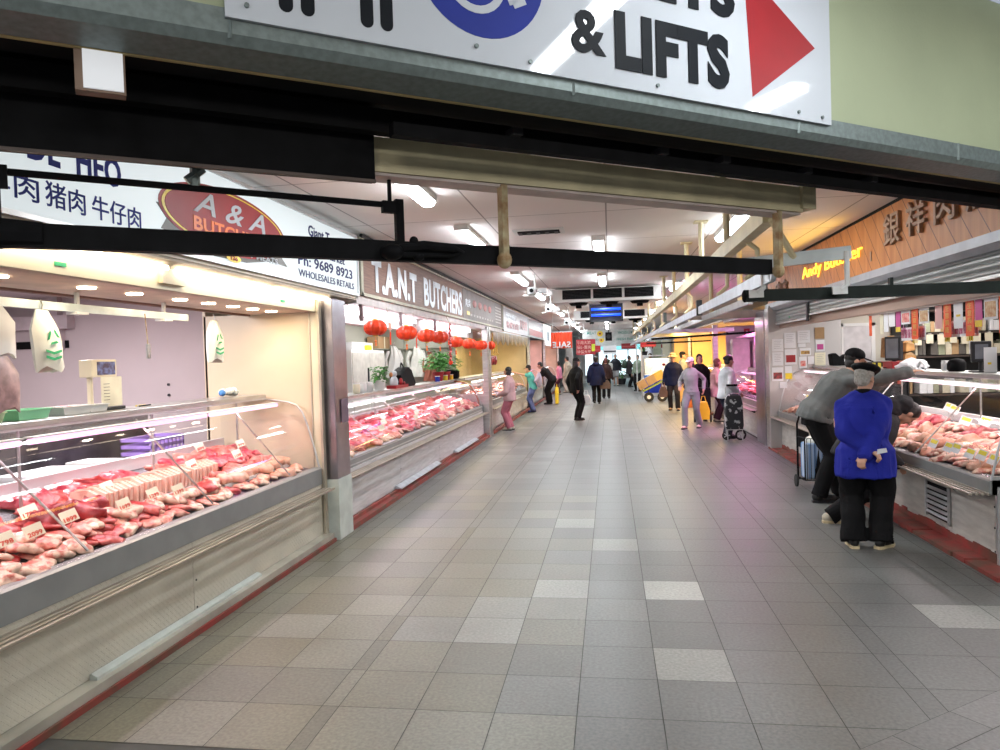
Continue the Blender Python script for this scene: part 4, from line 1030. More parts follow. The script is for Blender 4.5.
# lanterns
def lantern_mb():
    w = MB(); n = 20; rings = []
    prof = [(.04, .118), (.10, .115), (.145, .09), (.175, .05), (.185, 0), (.175, -.05), (.145, -.09), (.10, -.115), (.04, -.118)]
    for r, z in prof: rings.append([V(r * (1 if j % 2 else .86) * math.cos(2 * PI * j / n), r * (1 if j % 2 else .86) * math.sin(2 * PI * j / n), z) for j in range(n)])
    w.loft(rings); return w
lt = thing('paper_lantern', 'red paper lantern', 'lantern', (0, 0, 0), 0, 'red paper lanterns', local=True)
lantern_mb().build('globe', M['lantern'], lt, smooth=False)
w = MB(); w.cyl((0, 0, .118), (0, 0, .14), .045, n=12); w.cyl((0, 0, -.14), (0, 0, -.118), .045, n=12); w.build('gold_cap', M['gold'], lt)
w = MB(); w.path([(0, 0, -.14), (0, 0, -.20)], .004, 5); w.ell((0, 0, -.215), (.022, .022, .018)); w.cyl((0, 0, -.23), (0, 0, -.29), .012, .02, 8); w.build('tassel', M['orange'], lt)
w = MB(); w.path([(0, 0, .14), (0, 0, .50)], .004, 5); w.build('cord', M['rust'], lt)
ords = ['first', 'second', 'third', 'fourth', 'fifth', 'sixth', 'seventh', 'eighth and farthest']
for i, (y, z, s) in enumerate(((7.93, 2.10, .72), (9.2, 2.08, .76), (10.25, 2.07, .76), (11.08, 2.07, .76), (12.25, 2.01, .74), (13.5, 2.0, .78), (14.7, 1.99, .78), (15.75, 2.0, .78))):
    lab = 'red paper lantern, %s from left, above the second left counter' % ords[i]
    if i == 0: o = lt; o['label'] = lab; o.location = (-2.665, y * 1.024, z); o.scale = (s,) * 3; ltp = lt
    else: o = dup(ltp, (-2.665, min(y * 1.024, 16.1), z), label=lab, scale=s)
# other hangings
for i, (y, z) in enumerate(((8.55, 2.13), (9.75, 2.10))):
    t = thing('paper_charm', ['pink and red paper charm between the first two lanterns', 'gold and red paper charm between the second and third lanterns'][i], 'charm', (-2.62, y, z))
    w = MB(); w.prism([(y + .07 * math.cos(a) * (1 if k % 2 else .6), z + .08 * math.sin(a) * (1 if k % 2 else .6)) for k, a in enumerate([2 * PI * q / 12 for q in range(12)])], 'x', -2.625, -2.62); w.build('charm', mat('pink_charm', (.7, .30, .22), .5), t)
    w = MB(); w.path([(-2.62, y, z - .07), (-2.62, y, z - .22)], .008, 6); w.build('tassel', M['lantern'], t)
    w = MB(); w.path([(-2.62, y, z + .06), (-2.66, y, 2.36)], .003, 4); w.build('cord', M['rust'], t)
t = thing('firecracker_string', 'string of red firecracker ornaments hanging by the middle lanterns', 'decoration', (-2.6, 11.8, 2.3))
w = MB()
for i in range(11): w.cyl((-2.6, 11.8 + .03 * (-1) ** i, 2.29 - i * .055), (-2.6, 11.8 - .04 * (-1) ** i, 2.25 - i * .055), .02, n=6)
w.build('crackers', mat('cracker_red', (.55, .10, .09), .5, 0, .4, 30), t)
w = MB(); w.ell((-2.6, 11.8, 1.66), (.035, .035, .04)); w.build('knot', M['lantern'], t)
w = MB(); w.path([(-2.6, 11.8, 2.29), (-2.66, 11.8, 2.44)], .004, 5); w.build('cord', M['rust'], t)

# back of the second left stall
struct(MB().box(-5.35, -5.2, 7.06, 26, 0, 3.1).build('wall_left_second_stall', mat('pale_green_grey_wall', (.46, .46, .40), .7, 0, .06, 1)))
struct(MB().box(-5.2, -3.42, 16.0, 16.06, 0, 2.62).build('wall_left_second_stall_end', MATS['pale_green_grey_wall']))
struct(MB().box(-8, -2.95, 7.06, 7.10, 0, 2.6).build('wall_left_second_stall_side', M['white']))
struct(MB().box(-5.2, -3.0, 7.06, 18.2, 2.62, 2.66).build('ceiling_second_stall', M['white']))
lamp('stall_light', (-4.2, 9.5, 2.58), (3, .5), 30, (1, .97, .95), rot=(0, 0, PI / 2))
lamp('stall_light', (-4.2, 14, 2.58), (3, .5), 35, (1, .97, .95), rot=(0, 0, PI / 2))
t = thing('wall_shelf', 'grey steel shelf line along the back wall of the second left stall', 'shelf', (-5.0, 14, 1.72))
w = MB(); w.box(-5.2, -4.9, 15.02, 15.98, 1.98, 2.0); w.box(-5.2, -3.5, 15.9, 15.98, 1.98, 2.0); w.build('shelf', mat('olive_rail', (.38, .40, .33), .5), t)
w = MB()
for x in (-5.15, -4.6, -4.1, -3.6): w.box(x, x + .03, 15.96, 16.0, .9, 2.6)
w.build('upright', mat('olive_upright', (.30, .32, .26), .5), t)
t = thing('carton', 'brown carton on the wall shelf left of the white coat', 'box', (-5.0, 15.5, 2.0))
w = MB(); w.box(-5.15, -4.9, 15.1, 15.9, 2.0, 2.26); w.build('box', M['card'], t); w = MB(); w.box(-4.9, -4.895, 15.5, 15.56, 2.0, 2.26); w.build('tape', M['ticket'], t)
t = thing('cupboard', 'white cupboard with two doors at the left of the second left stall', 'cupboard', (-4.9, 14.2, 0))
w = MB(); w.box(-5.18, -4.75, 13.0, 15.0, 0, 1.95); w.build('body', M['white'], t)
for y in (13.03, 14.03):
    w = MB(); w.box(-4.75, -4.735, y, y + .94, .05, 1.9); d_ = w.build('door', mat('off_white_door', (.60, .60, .56), .5), t)
    w = MB(); w.box(-4.735, -4.71, y + .82, y + .86, 1.3, 1.6); w.build('handle', M['darkgrey'], d_)
w = MB(); w.box(-5.1, -4.8, 13.2, 14.4, 1.95, 2.1); b = w.build('carton', M['paper']); tag(b, 'pale flat carton lying on the white cupboard', 'box')
w = MB(); w.box(-4.85, -4.75, 13.9, 14.2, 1.952, 2.05); b = w.build('yellow_packet', M['yellow']); tag(b, 'yellow packet on the front edge of the cupboard top', 'packet')
def cloth(lab, y, z1, z0, wd, mt, x=-5.05, cat='coat'):
    t = thing('hanging_coat', lab, cat, (x, y, z1))
    w = MB(); rings = []
    for i in range(9):
        f = i / 8; hw = wd / 2 * (.35 + .65 * min(1, f * 2.2)); c = V(x, y + .05 * math.sin(f * 4), z1 - (z1 - z0) * f)
        rings.append([c + V((.06 + .02 * math.sin(6 * a + f * 3)) * math.cos(a), hw * math.sin(a), 0) for a in [2 * PI * k / 18 for k in range(18)]])
    w.loft(rings); w.build('cloth', mt, t, smooth=True)
    for s in (-1, 1):
        w = MB(); w.path([(x, y + s * wd * .35, z1 - .10), (x + .02, y + s * wd * .55, z1 - .28), (x + .02, y + s * wd * .5, z1 - .45)], [.045, .04, .035], 8); w.build('sleeve', mt, t, smooth=True)
    w = MB(); w.path([(x, y, z1), (x, y, z1 + .06), (x - .1, y, z1 + .08)], .008, 5); w.build('hook', M['steel'], t)
cloth('white work coat hanging on the end wall, left one', 17.3, 2.10, 1.40, .34, M['white'])
cloth('white work coat hanging on the end wall behind the black bag', 19.5, 2.08, 1.4, .38, M['plastic'])
cloth('red brown apron hanging on the back wall right of the coats', 21.2, 1.95, 1.3, .25, mat('red_apron', (.35, .12, .08), .7), cat='apron')
for o in [q for q in bpy.data.objects if q.name.startswith('hanging_coat')]:
    yy = o.location.y; o.location = (-.30 * 16 + (.0 if yy < 18 else (.53 if yy < 20.5 else .82)), 15.86, o.location.z - .05); o.rotation_euler = (0, 0, -PI / 2)
# objects on the second left worktop (z 1.28)
WZ = 1.28
def pot_plant(lab, y, s=1., x=-3.48, tall=False):
    t = thing('potted_plant', lab, 'plant', (x, y, WZ))
    w = MB(); w.lathe((x, y, WZ), [(.07 * s, 0), (.095 * s, .13 * s), (.10 * s, .13 * s), (.10 * s, .15 * s), (.085 * s, .15 * s)]); w.build('pot', M['signred'] if not tall else M['white'], t, smooth=True)
    rg = random.Random(int(y * 10)); w = MB()
    for i in range(190 if not tall else 60):
        a = rg.random() * 2 * PI; r = rg.uniform(.03, .24 if not tall else .08) * s; h = (.15 + rg.uniform(.05, .30) * (1.25 - r * 2)) * s if not tall else rg.uniform(.12, .34)
        c = V(x + r * math.cos(a), y + r * math.sin(a), WZ + h)
        d = V(math.cos(a), math.sin(a), rg.uniform(-.4, .5)).normalized(); sd = d.cross(V(0, 0, 1)).normalized(); L_ = rg.uniform(.08, .13) * s
        w.add([c, c + d * L_ * .5 + sd * L_ * .28, c + d * L_ - V(0, 0, .02), c + d * L_ * .5 - sd * L_ * .28, c + d * L_ * .5 + V(0, 0, .012)], [(0, 1, 4), (1, 2, 4), (2, 3, 4), (3, 0, 4)])
    w.build('leaves', M['leaf'], t, fix=False)
    w = MB()
    for i in range(7):
        a = i * .9; w.path([(x, y, WZ + .12 * s), (x + .1 * s * math.cos(a), y + .1 * s * math.sin(a), WZ + .3 * s)], .005, 5)
    w.build('stems', M['leaf'], t)
pot_plant('leafy plant in a red pot on the second left worktop, left of the pair', 14.55, 1.25)
pot_plant('leafy plant in a red pot on the second left worktop, right of the pair', 15.2, 1.2)
pot_plant('lucky bamboo in a white pot near the left end of the second worktop', 10.7, 1, tall=True)
for y, c, lab in ((14.85, 'yellow', 'yellow tin between the two potted plants'), (15.38, 'yellow', 'yellow tin right of the right potted plant'), (14.15, 'blue', 'blue tub left of the potted plants')):
    t = thing('tin', lab, 'tin', (-3.4, y, WZ)); w = MB(); w.cyl((-3.4, y, WZ), (-3.4, y, WZ + .10), .05, n=14); w.build('body', M[c], t, smooth=True); w = MB(); w.cyl((-3.4, y, WZ + .10), (-3.4, y, WZ + .112), .053, n=14); w.build('lid', M['white'], t)
t = thing('cooking_pot', 'black lidded pot on the worktop right of the potted plants', 'pot', (-3.5, 15.9, WZ - .0))
w = MB(); w.box(-3.7, -3.3, 15.56, 16.3, WZ - .035, WZ); w.build('ledge', M['steel'], t)
w = MB(); w.lathe((-3.5, 15.9, WZ), [(.15, 0), (.18, .05), (.18, .16), (.19, .165), (.17, .19), (.03, .21)], 20); w.build('pot', M['black'], t, smooth=True)
t = thing('handbag', 'black shiny bag slumped on the second left worktop', 'bag', (-3.45, 12.0, WZ))
w = MB(); w.prism([(11.55, WZ), (11.42, WZ + .20), (11.62, WZ + .27), (11.9, WZ + .33), (12.1, WZ + .28), (12.35, WZ + .05), (12.3, WZ)], 'x', -3.55, -3.35); w.build('bag', M['black'], t, bevel=.02)
w = MB(); w.path([(-3.45, 11.7, WZ + .27), (-3.45, 11.8, WZ + .4), (-3.45, 11.95, WZ + .32)], .012, 6); w.build('strap', M['darkgrey'], t)
t = thing('figurine', 'white and red ornament figurine between the bamboo and the black bag', 'ornament', (-3.4, 11.2, WZ))
w = MB(); w.ell((-3.4, 11.2, WZ + .10), (.07, .08, .10)); w.ell((-3.4, 11.2, WZ + .23), (.055, .06, .055)); w.build('body', M['signwhite'], t, smooth=True)
w = MB(); w.box(-3.48, -3.32, 11.05, 11.75, WZ, WZ + .05); w.ell((-3.36, 11.45, WZ + .1), (.03, .05, .06)); w.ell((-3.36, 11.6, WZ + .07), (.03, .05, .03)); w.build('red_base', M['signred'], t)
w = MB(); w.ell((-3.4, 11.05, WZ + .22), (.03, .03, .04)); w.build('brown_head', mat('orange_brown', (.5, .18, .05), .5), t, smooth=True)
for i in range(3):
    y = 9.6 + i * .27; t = thing('glass_jar', ['short pale cup at the left end of the second worktop', 'white tub beside the pale cup', 'grey jar next to the bamboo'][i], 'jar', (-3.45, y, WZ))
    w = MB(); w.lathe((-3.45, y, WZ), [(.04, 0), (.05, .02), (.05, .12), (.045, .13)]); w.build('body', [M['cream'], M['white'], M['alu']][i], t, smooth=True); w = MB(); w.cyl((-3.45, y, WZ + .13), (-3.45, y, WZ + .145), .048); w.build('lid', M['white'], t)

# ================================================================== farther left stalls
M['peach'] = mat('peach_wall', (.66, .45, .36), .6, 0, .15, 1.5)
def far_stall(nm, sx, y0, y1, wallm, tubec, sign, lab, lampcol, lampw, meatcol, tubem, zt=1.25, xw=4.6):
    P3 = [(2.80, .72), (2.86, .95), (2.95, 1.12), (3.1, 1.2), (3.35, zt - .02)]
    c = counter(lab, sx, y0 + .25, y1 - .15, P3, .55, M['whiteply'], tubem, led=zt, struts=(), deck=(.74, .95), bumper=(.58, .72), brackets=False)
    w = MB(); w.box(sx * 2.72, sx * 2.63, y0, y1, 0, .05); w.build('red_kerb', M['redstrip'], c)
    struct(MB().box(sx * (xw + .1), sx * xw, y0, y1, 0, 3.1).build('wall_%s_%s' % ('left' if sx < 0 else 'right', nm), wallm))
    struct(MB().box(sx * xw, sx * 2.72, y1 - .06, y1, 0, 2.4).build('wall_%s_%s_side' % ('left' if sx < 0 else 'right', nm), wallm))
    lamp('stall_light', (sx * 3.5, (y0 + y1) / 2, 2.35), (.6, (y1 - y0) * .7), lampw, lampcol)
    # heaped small pieces, too far to count
    w = MB(); rg = random.Random(int(y0)); n = int((y1 - y0) * 14)
    for i in range(n):
        a = rg.uniform(2.9, 3.55); w.ell((sx * a, rg.uniform(y0 + .35, y1 - .3), .76 + (a - 2.83) * .236 + rg.uniform(.01, .06)), (rg.uniform(.05, .11), rg.uniform(.05, .12), rg.uniform(.02, .05)), 8, 5, rot=Matrix.Rotation(rg.random() * 3, 3, 'Z'))
    o = w.build('heaped_meat', meatcol, None, smooth=True); tag(o, 'heaps of small meat cuts filling the %s' % lab.split(' with')[0].replace('counter', 'case'), 'meat', kind='stuff')
    t = thing('pillar', 'steel post at the far end of the %s' % lab.split(' with')[0], 'pillar', (sx * 2.7, y1, 0))
    w = MB(); w.box(sx * 2.64, sx * 2.76, y1 - .06, y1 + .08, 0, 2.4); w.build('post', M['steel'], t)
    w = MB(); w.box(sx * 2.62, sx * 2.78, y1 - .08, y1 + .10, 0, .08); w.build('foot', M['darkgrey'], t)
far_stall('third', -1, 16.25, 24.2, mat('yellowish_wall', (.62, .50, .27), .6, 0, .2, 1), None, None, 'third left counter with pale base', (1, .82, .5), 75, MC, M['shoptube2'])
far_stall('fourth', -1, 24.3, 30, M['peach'], None, None, 'fourth left counter with pink lit case', (1, .70, .82), 65, MP, M['pinktube'])
far_stall('fifth', -1, 30.1, 38, M['peach'], None, None, 'fifth left counter with peach lit back wall', (1, .70, .62), 70, MP, M['shoptube2'])
t = thing('valance', 'gold and grey pleated valance below the third left sign', 'valance', (-2.68, 21, 2.2))
w = MB()
for i in range(60):
    y = 16.9 + i * .125
    w.prism([(y, 2.36), (y + .11, 2.36), (y + .055 + .02 * math.sin(i * 2), 2.08 + .05 * math.sin(i * .9))], 'x', -2.70, -2.685)
w.build('pleats', mat('gold_grey_cloth', (.45, .35, .16), .4, .3, .4, 3, col2=(.42, .42, .42)), t)
w = MB(); w.box(-2.71, -2.67, 16.8, 24.5, 2.35, 2.38); w.build('rail', M['alu'], t)
t = thing('meat_hooks', 'gold hooks and sausages hanging at the near end of the third left stall', 'hooks', (-2.9, 17.5, 2.0))
w = MB()
for i in range(7): w.path([(-2.9, 16.9 + i * .3, 2.35), (-2.9, 16.95 + i * .3, 1.85), (-2.85, 17.0 + i * .3, 1.8)], .012, 6)
w.build('hook', M['gold'], t)
w = MB()
for i in range(4): w.ell((-2.88, 17.2 + i * .35, 1.66), (.06, .08, .12))
w.build('hung_meat', MD, t, smooth=True)
s3 = signboard('grey third left shop sign with pale characters', 18.35, 24.0, 2.42, 3.0, mat('grey_sign_face', (.30, .28, .31), .3, 0, .12, 1.2), M['alu'])
SXN = -2.648
tx('FRESH MEAT', 18.8, 2.75, 2.2, .16, M['silver'], s3, 'lettering'); tx('新鮮肉類', 18.9, 2.50, 2.6, .18, mat('rosy_print', (.55, .28, .30), .5), s3, 'chinese_characters', .02); tx('批發零售', 21.8, 2.55, 1.9, .30, MATS['rosy_print'], s3, 'chinese_characters', .02)
s4 = signboard('red and grey fourth left shop sign', 24.1, 29.5, 2.42, 3.0, mat('red_grey_sign_face', (.28, .25, .27), .3, 0, .1, 1), M['alu'])
lpoly([(24.4, 2.46), (29.2, 2.46), (29.2, 2.68), (24.4, 2.68)], -2.648, .003, 'red_band', mat('dull_red', (.45, .06, .06), .4), s4)
s5 = signboard('glowing white shop sign farther down on the left', 30.5, 33.5, 2.2, 3.07, emat('white_glow', (.95, 1, 1), .9), M['alu'])
lpoly([(31.2, 2.4), (32.6, 2.4), (32.6, 2.8), (31.2, 2.8)], -2.647, .002, 'grey_print', mat('grey_print', (.35, .4, .45), .5), s5)
t = thing('wall_bracket', 'thin curved pipe under the ceiling past the left signs', 'pipe', (-2.5, 30, 3))
w = MB(); w.path([(-2.62, 7.6, 3.075), (-2.62, 29, 3.075), (-2.45, 33, 3.06), (-2.3, 34, 2.9), (-2.3, 34, 2.3)], .02, 6); w.build('pipe', M['darkgrey'], t)

# ================================================================== RIGHT: timber-fronted stall
PR = [(2.80, .66), (2.85, .90), (2.92, 1.13), (3.0, 1.26), (3.1, 1.33), (3.22, 1.36), (3.38, 1.38)]
DR = (.66, .86)
cr = counter('right counter with dull white base, slatted shelf and big curved glass case', 1, 5.93, 12.9, PR, .575, M['whiteply'], emat('case_tube_rose2', (1.0, .72, .85), 1.6), led=1.385, seams=(8.1, 10.4), struts=(7.3, 9.2, 11.2), xb=2.84, xsh=2.64, deck=DR, bumper=(.56, .67), cl=(1, .84, .86))
w = MB(); w.box(2.80, 3.75, 5.93, 5.95, .56, .70); w.box(2.835, 2.86, 5.925, 5.96, 0.0, .62); w.build('end_frame', M['alu'], cr)
w = MB(); w.box(2.832, 2.842, 6.72, 7.16, .16, .46); w.build('vent_opening', M['shade_dark'], cr)
w = MB()
for i in range(6): w.prism([(2.815, .18 + i * .045), (2.84, .205 + i * .045), (2.84, .212 + i * .045), (2.813, .187 + i * .045)], 'y', 6.73, 7.15)
w.box(2.82, 2.835, 6.70, 6.73, .15, .47); w.box(2.82, 2.835, 7.15, 7.18, .15, .47); w.build('vent_louvre', M['alu'], cr)
w = MB(); w.box(2.832, 2.842, 11.2, 11.9, .2, .48)
w.build('vent_opening', M['shade_dark'], cr)
# worn red kerb
rg = random.Random(2); w = MB(); y = 5.6
while y < 13.0:
    L_ = rg.uniform(.18, .5); w.box(2.66 + rg.uniform(-.01, .01), 2.86, y, y + L_ - .01, 0, .03 + rg.uniform(0, .012)); y += L_
w.build('red_kerb', M['redstrip'], cr)
w = MB(); y = 5.95
while y < 12.9:
    L_ = rg.uniform(.05, .2); w.box(2.832, 2.842, y, y + L_, .0, .085 + rg.uniform(0, .035)); y += L_
w.build('peeling_edge', M['redstrip'], cr)
row(['mince', 'poultry', 'fat'], 1, 2.93, 6.1, 12.7, .13, DR, 'pale pink piece in the front row of the right case', 'right case front row', sc=(1.0, 1.3))
row(['fat', 'poultry', 'mince'], 1, 3.08, 6.1, 12.7, .16, DR, 'yellowish pale cut in the second row of the right case', 'right case second row', sc=(1.2, 1.6), lift=.015)
row(['mince', 'fat', 'rib', 'poultry'], 1, 3.25, 6.1, 12.7, .16, DR, 'pink cut in the third row of the right case', 'right case third row', sc=(1.2, 1.7), lift=.02)
row(['pinkbeef', 'pork', 'fat'], 1, 3.45, 6.1, 12.7, .17, DR, 'pink or red cut heaped at the back of the right case', 'right case back row', sc=(1.3, 1.8), lift=.03)
for i, (x, y, z) in enumerate(((2.85, 7.1, .77), (2.86, 6.83, .77), (2.86, 6.68, .78), (2.85, 6.42, .77), (2.86, 6.25, .78), (2.85, 6.05, .77), (3.50, 8.3, 1.0), (3.46, 8.1, .99), (3.30, 7.5, .93), (3.38, 7.3, .94), (3.5, 9.5, 1.0), (3.1, 12.3, .88), (3.0, 10.2, .84))):
    lab = ['ticket with yellow band, farthest of the six along the right case edge', 'ticket with yellow band, second along the front edge of the right case', 'ticket with yellow band, third along the front edge of the right case', 'ticket with yellow band, fourth along the front edge of the right case', 'ticket with yellow band, fifth along the front edge of the right case', 'nearest ticket with yellow band at the right case corner', 'larger yellow and white ticket standing high in the heap', 'smaller ticket beside the larger yellow one in the heap', 'yellow ticket lying in the middle of the pale meat', 'yellow ticket right of the middle one in the pale meat', 'yellow ticket behind the hooded person', 'yellow ticket in the far part of the right case', 'yellow ticket behind the leaning man'][i]
    ticket(1, x, y, z, '', lab, group='tickets in the right case', wd=.085 if i < 6 else .12, ht=.085, yellow=True)

# timber fascia
tf = thing('shop_sign', 'orange timber board fascia with carved characters and a glowing yellow name', 'shop sign', (2.75, 9, 2.47))
w = MB(); w.box(2.75, 2.83, 5.2, 13.3, 2.48, 3.08); w.build('boards', M['timber'], tf)
w = MB(); w.box(2.735, 2.755, 5.2, 13.3, 3.075, 3.1); w.build('top_trim', M['black'], tf)
w = MB(); w.box(2.70, 2.80, 5.2, 13.3, 2.41, 2.485); w.prism([(2.70, 2.41), (2.74, 2.36), (2.80, 2.36), (2.80, 2.41)], 'y', 5.2, 13.3); w.build('steel_channel', mat('channel_grey', (.34, .35, .38), .45, .3, .1, 5), tf)
M['carved'] = mat('carved_timber', (.38, .24, .16), .6, 0, .1, 8)
text('銀', (2.748, 7.78, 2.68), *RX, .40, .31, M['carved'], tf, 'carved_character', .01, .03); text('祥', (2.748, 7.22, 2.69), *RX, .40, .31, M['carved'], tf, 'carved_character', .01, .03)
text('肉', (2.748, 6.64, 2.70), *RX, .38, .31, M['carved'], tf, 'carved_character', .01, .03); text('店', (2.748, 6.08, 2.70), *RX, .38, .31, M['carved'], tf, 'carved_character', .01, .03)
text('Andy Butcher', (2.745, 10.95, 2.64), *RX, 2.5, .20, M['neon'], tf, 'glowing_lettering', .0, .012)
lamp('neon_glow', (2.66, 9.7, 2.76), (2.4, .15), 8, (1, .6, .1), rot=(0, PI / 2, 0), parent=tf).rotation_euler = (PI / 2, 0, PI / 2)
w = MB(); w.box(2.742, 2.75, 8.2, 8.24, 2.6, 2.7)
w.build('knot', M['carved'], tf)
text('肉食', (2.748, 12.6, 2.60), *RX, .8, .2, M['carved'], tf, 'carved_character', .01, .02)
# half-lowered shutters
for k, (a, b, lab) in enumerate(((10.9, 13.0, 'half lowered grey slatted shutter at the far end under the timber fascia'), (5.0, 10.8, 'long grey slatted shutter pulled up under the timber fascia'))):
    t = thing('roller_shutter', lab, 'roller shutter', (2.82, (a + b) / 2, 2.2))
    z0 = 2.14 if k == 0 else 2.19
    w = MB(); z = z0
    while z < 2.40: w.prism([(2.80, z), (2.785, z + .02), (2.785, z + .035), (2.80, z + .05), (2.81, z + .05), (2.81, z)], 'y', a, b); z += .052
    w.build('slats', mat('grey_shutter', (.36, .38, .385), .4, .3, .08), t)
    w = MB(); w.box(2.775, 2.82, a, b, z0 - .02, z0 + .005); w.build('bottom_bar', M['alu'], t)
    w = MB(); w.box(2.77, 2.79, a - .04, a + .03, z0 - .05, 2.4); w.build('guide', M['darkgrey'], t)
    w = MB(); w.box(2.778, 2.782, (a + b) / 2 - .04, (a + b) / 2 + .04, z0 + .05, z0 + .075); w.build('green_sticker', M['greenprint'], t)
hd = thing('stall_header', 'brownish header board below the shutters of the right stall', 'header', (2.9, 9, 2.1))
w = MB(); w.box(2.84, 2.90, 5.0, 12.95, 2.06, 2.36); w.build('board', mat('brown_header', (.40, .27, .22), .6, 0, .06, 1), hd)
w = MB(); w.box(2.86, 3.3, 5.0, 12.95, 2.36, 2.40); w.build('soffit', M['white'], hd)
w = MB(); w.box(2.86, 2.93, 5.0, 8.7, 2.045, 2.06); w.build('pink_edge', mat('pinkish_flange', (.55, .46, .42), .5), hd)
pl_ = thing('steel_pillar', 'pair of polished steel posts between the right stall and the pink lit stall', 'pillar', (2.75, 13.6, 0))
w = MB(); w.box(2.70, 2.92, 12.98, 13.42, 0, 2.42); w.build('near_post', M['steel'], pl_, bevel=.01)
w = MB(); w.box(2.70, 2.92, 13.50, 14.3, 0, 2.40); w.build('far_post', M['mirror_steel'], pl_, bevel=.01)
w = MB(); w.box(2.69, 2.705, 12.96, 13.0, 0, 2.45); w.build('dark_seam', M['darkgrey'], pl_)
struct(MB().box(2.92, 3.82, 12.9, 12.96, 0, 2.5).build('wall_right_partition', mat('steel_grey_wall', (.50, .48, .48), .4, .3, .08, 1)))
struct(MB().box(3.82, 8, 12.98, 13.04, 0, 2.7).build('wall_right_back', mat('cream_back_wall', (.62, .58, .50), .6, 0, .08, 1)))
struct(MB().box(6.3, 6.36, 3.5, 13, 0, 2.7).build('wall_right_stall_side', MATS['cream_back_wall']))
struct(MB().box(2.9, 8, 5.3, 13, 2.62, 2.66).build('ceiling_right_stall', M['white']))
lamp('stall_light', (4.4, 8.0, 2.58), (.5, 3), 55, (1, .94, .92)); lamp('stall_light', (4.6, 11, 2.58), (.5, 2.4), 45, (1, .95, .92))
t = thing('door', 'pale grey inner door behind the black bag in the right stall', 'door', (4.05, 12.95, 0))
w = MB(); w.box(3.86, 4.30, 12.93, 12.975, 0, 2.05); w.build('leaf', mat('pale_lilac_door', (.60, .58, .60), .5), t)
w = MB(); w.box(3.83, 3.86, 12.92, 12.975, 0, 2.1); w.box(4.30, 4.36, 12.92, 12.975, 0, 2.1); w.box(3.83, 4.36, 12.92, 12.975, 2.05, 2.1); w.build('frame', M['white'], t)
w = MB(); w.ell((4.22, 12.9, 1.05), (.025, .03, .025)); w.build('knob', M['steel'], t)
t = thing('handbag', 'black bag with pale tags standing on the right counter by the notices', 'bag', (3.6, 12.2, 1.42))
w = MB(); w.prism([(3.45, 1.42), (3.43, 1.60), (3.50, 1.62), (3.58, 1.54), (3.66, 1.60), (3.70, 1.56), (3.78, 1.62), (3.8, 1.42)], 'y', 12.1, 12.3); w.build('bag', M['black'], t, bevel=.012)
w = MB()
for i in range(3): w.box(3.62 + i * .04, 3.645 + i * .04, 12.09, 12.10, 1.48, 1.55)
w.build('pale_tags', M['paper'], t)
# notices on the partition
NTS = [(2.71, 2.9, 1.89, 1.67), (2.91, 3.1, 1.99, 1.72), (3.12, 3.33, 2.02, 1.8), (2.71, 2.89, 1.67, 1.43), (2.91, 3.11, 1.71, 1.44), (3.13, 3.26, 1.80, 1.73), (3.15, 3.34, 1.72, 1.59), (3.14, 3.27, 1.58, 1.38), (3.28, 3.39, 1.58, 1.44), (2.7, 2.89, 1.41, 1.17), (2.91, 3.03, 1.43, 1.2), (3.4, 3.56, 2.06, 1.86), (3.41, 3.56, 1.85, 1.65), (3.39, 3.57, 1.64, 1.34), (2.82, 2.95, 1.16, 1.05)]
NL = ['plain notice at the top left of the notice wall', 'tall typed notice second from left in the top row', 'notice at the top right of the white group', 'typed notice below the top left one', 'notice with a red meat photo in the second row', 'small strip with a red line above the photo card', 'card with brown food photos in the middle of the notices', 'card with two red meat pictures below the food photo card', 'small blank card beside the two red pictures', 'sheet with a large steak picture at the bottom left', 'half yellow sheet right of the steak picture', 'brown board top of the right column', 'card with magenta print in the right column', 'cream sheet at the bottom of the right column', 'small loose slip hanging lowest under the notices']
for i, ((a, b, z1, z0), lab) in enumerate(zip(NTS, NL)):
    a = max(a, 2.945) if False else a + .22 * (a < 2.9) * 0
    t = thing('notice', lab, 'notice', ((a + b) / 2, 12.89, z0), 0, 'notices on the steel partition')
    w = MB(); w.box(a, b - .01, 12.883 - .002 * (i % 3), 12.895, z0, z1 - .01); w.build('sheet', {11: M['card'], 13: M['ticket']}.get(i, M['paper']), t)
    ys = 12.881 - .002 * (i % 3)
    if i in (4, 6, 7, 9, 12):
        w = MB(); w.box(a + .02, b - .03, ys - .002, ys, z0 + (z1 - z0) * .15, z0 + (z1 - z0) * .6); w.build('picture', {4: M['signred'], 6: mat('food_photo', (.25, .12, .05), .5, 0, .5, 30, col2=(.6, .4, .1)), 7: mat('meat_photo', (.55, .08, .08), .5, 0, .3, 25, col2=(.75, .4, .35)), 9: mat('steak_photo', (.5, .06, .06), .5, 0, .3, 20, col2=(.08, .04, .04)), 12: M['magenta']}[i], t)
    if i == 10:
        w = MB(); w.box(a, b - .01, ys - .002, ys, z0, z0 + .1); w.build('yellow_part', M['yellow'], t)
    if i in (0, 1, 2, 3, 13):
        w = MB()
        for k in range(5): w.box(a + .03, b - .04 - .02 * (k % 2), ys - .0015, ys, z1 - .05 - k * .03, z1 - .046 - k * .03)
        w.build('typed_lines', mat('grey_type', (.3, .3, .32), .6), t)
# far post is hollow in front of the notices: a narrow steel flange carries the left column
struct(MB().box(2.66, 2.95, 12.896, 12.97, 0, 2.42).build('trim_3', MATS['steel_grey_wall']))
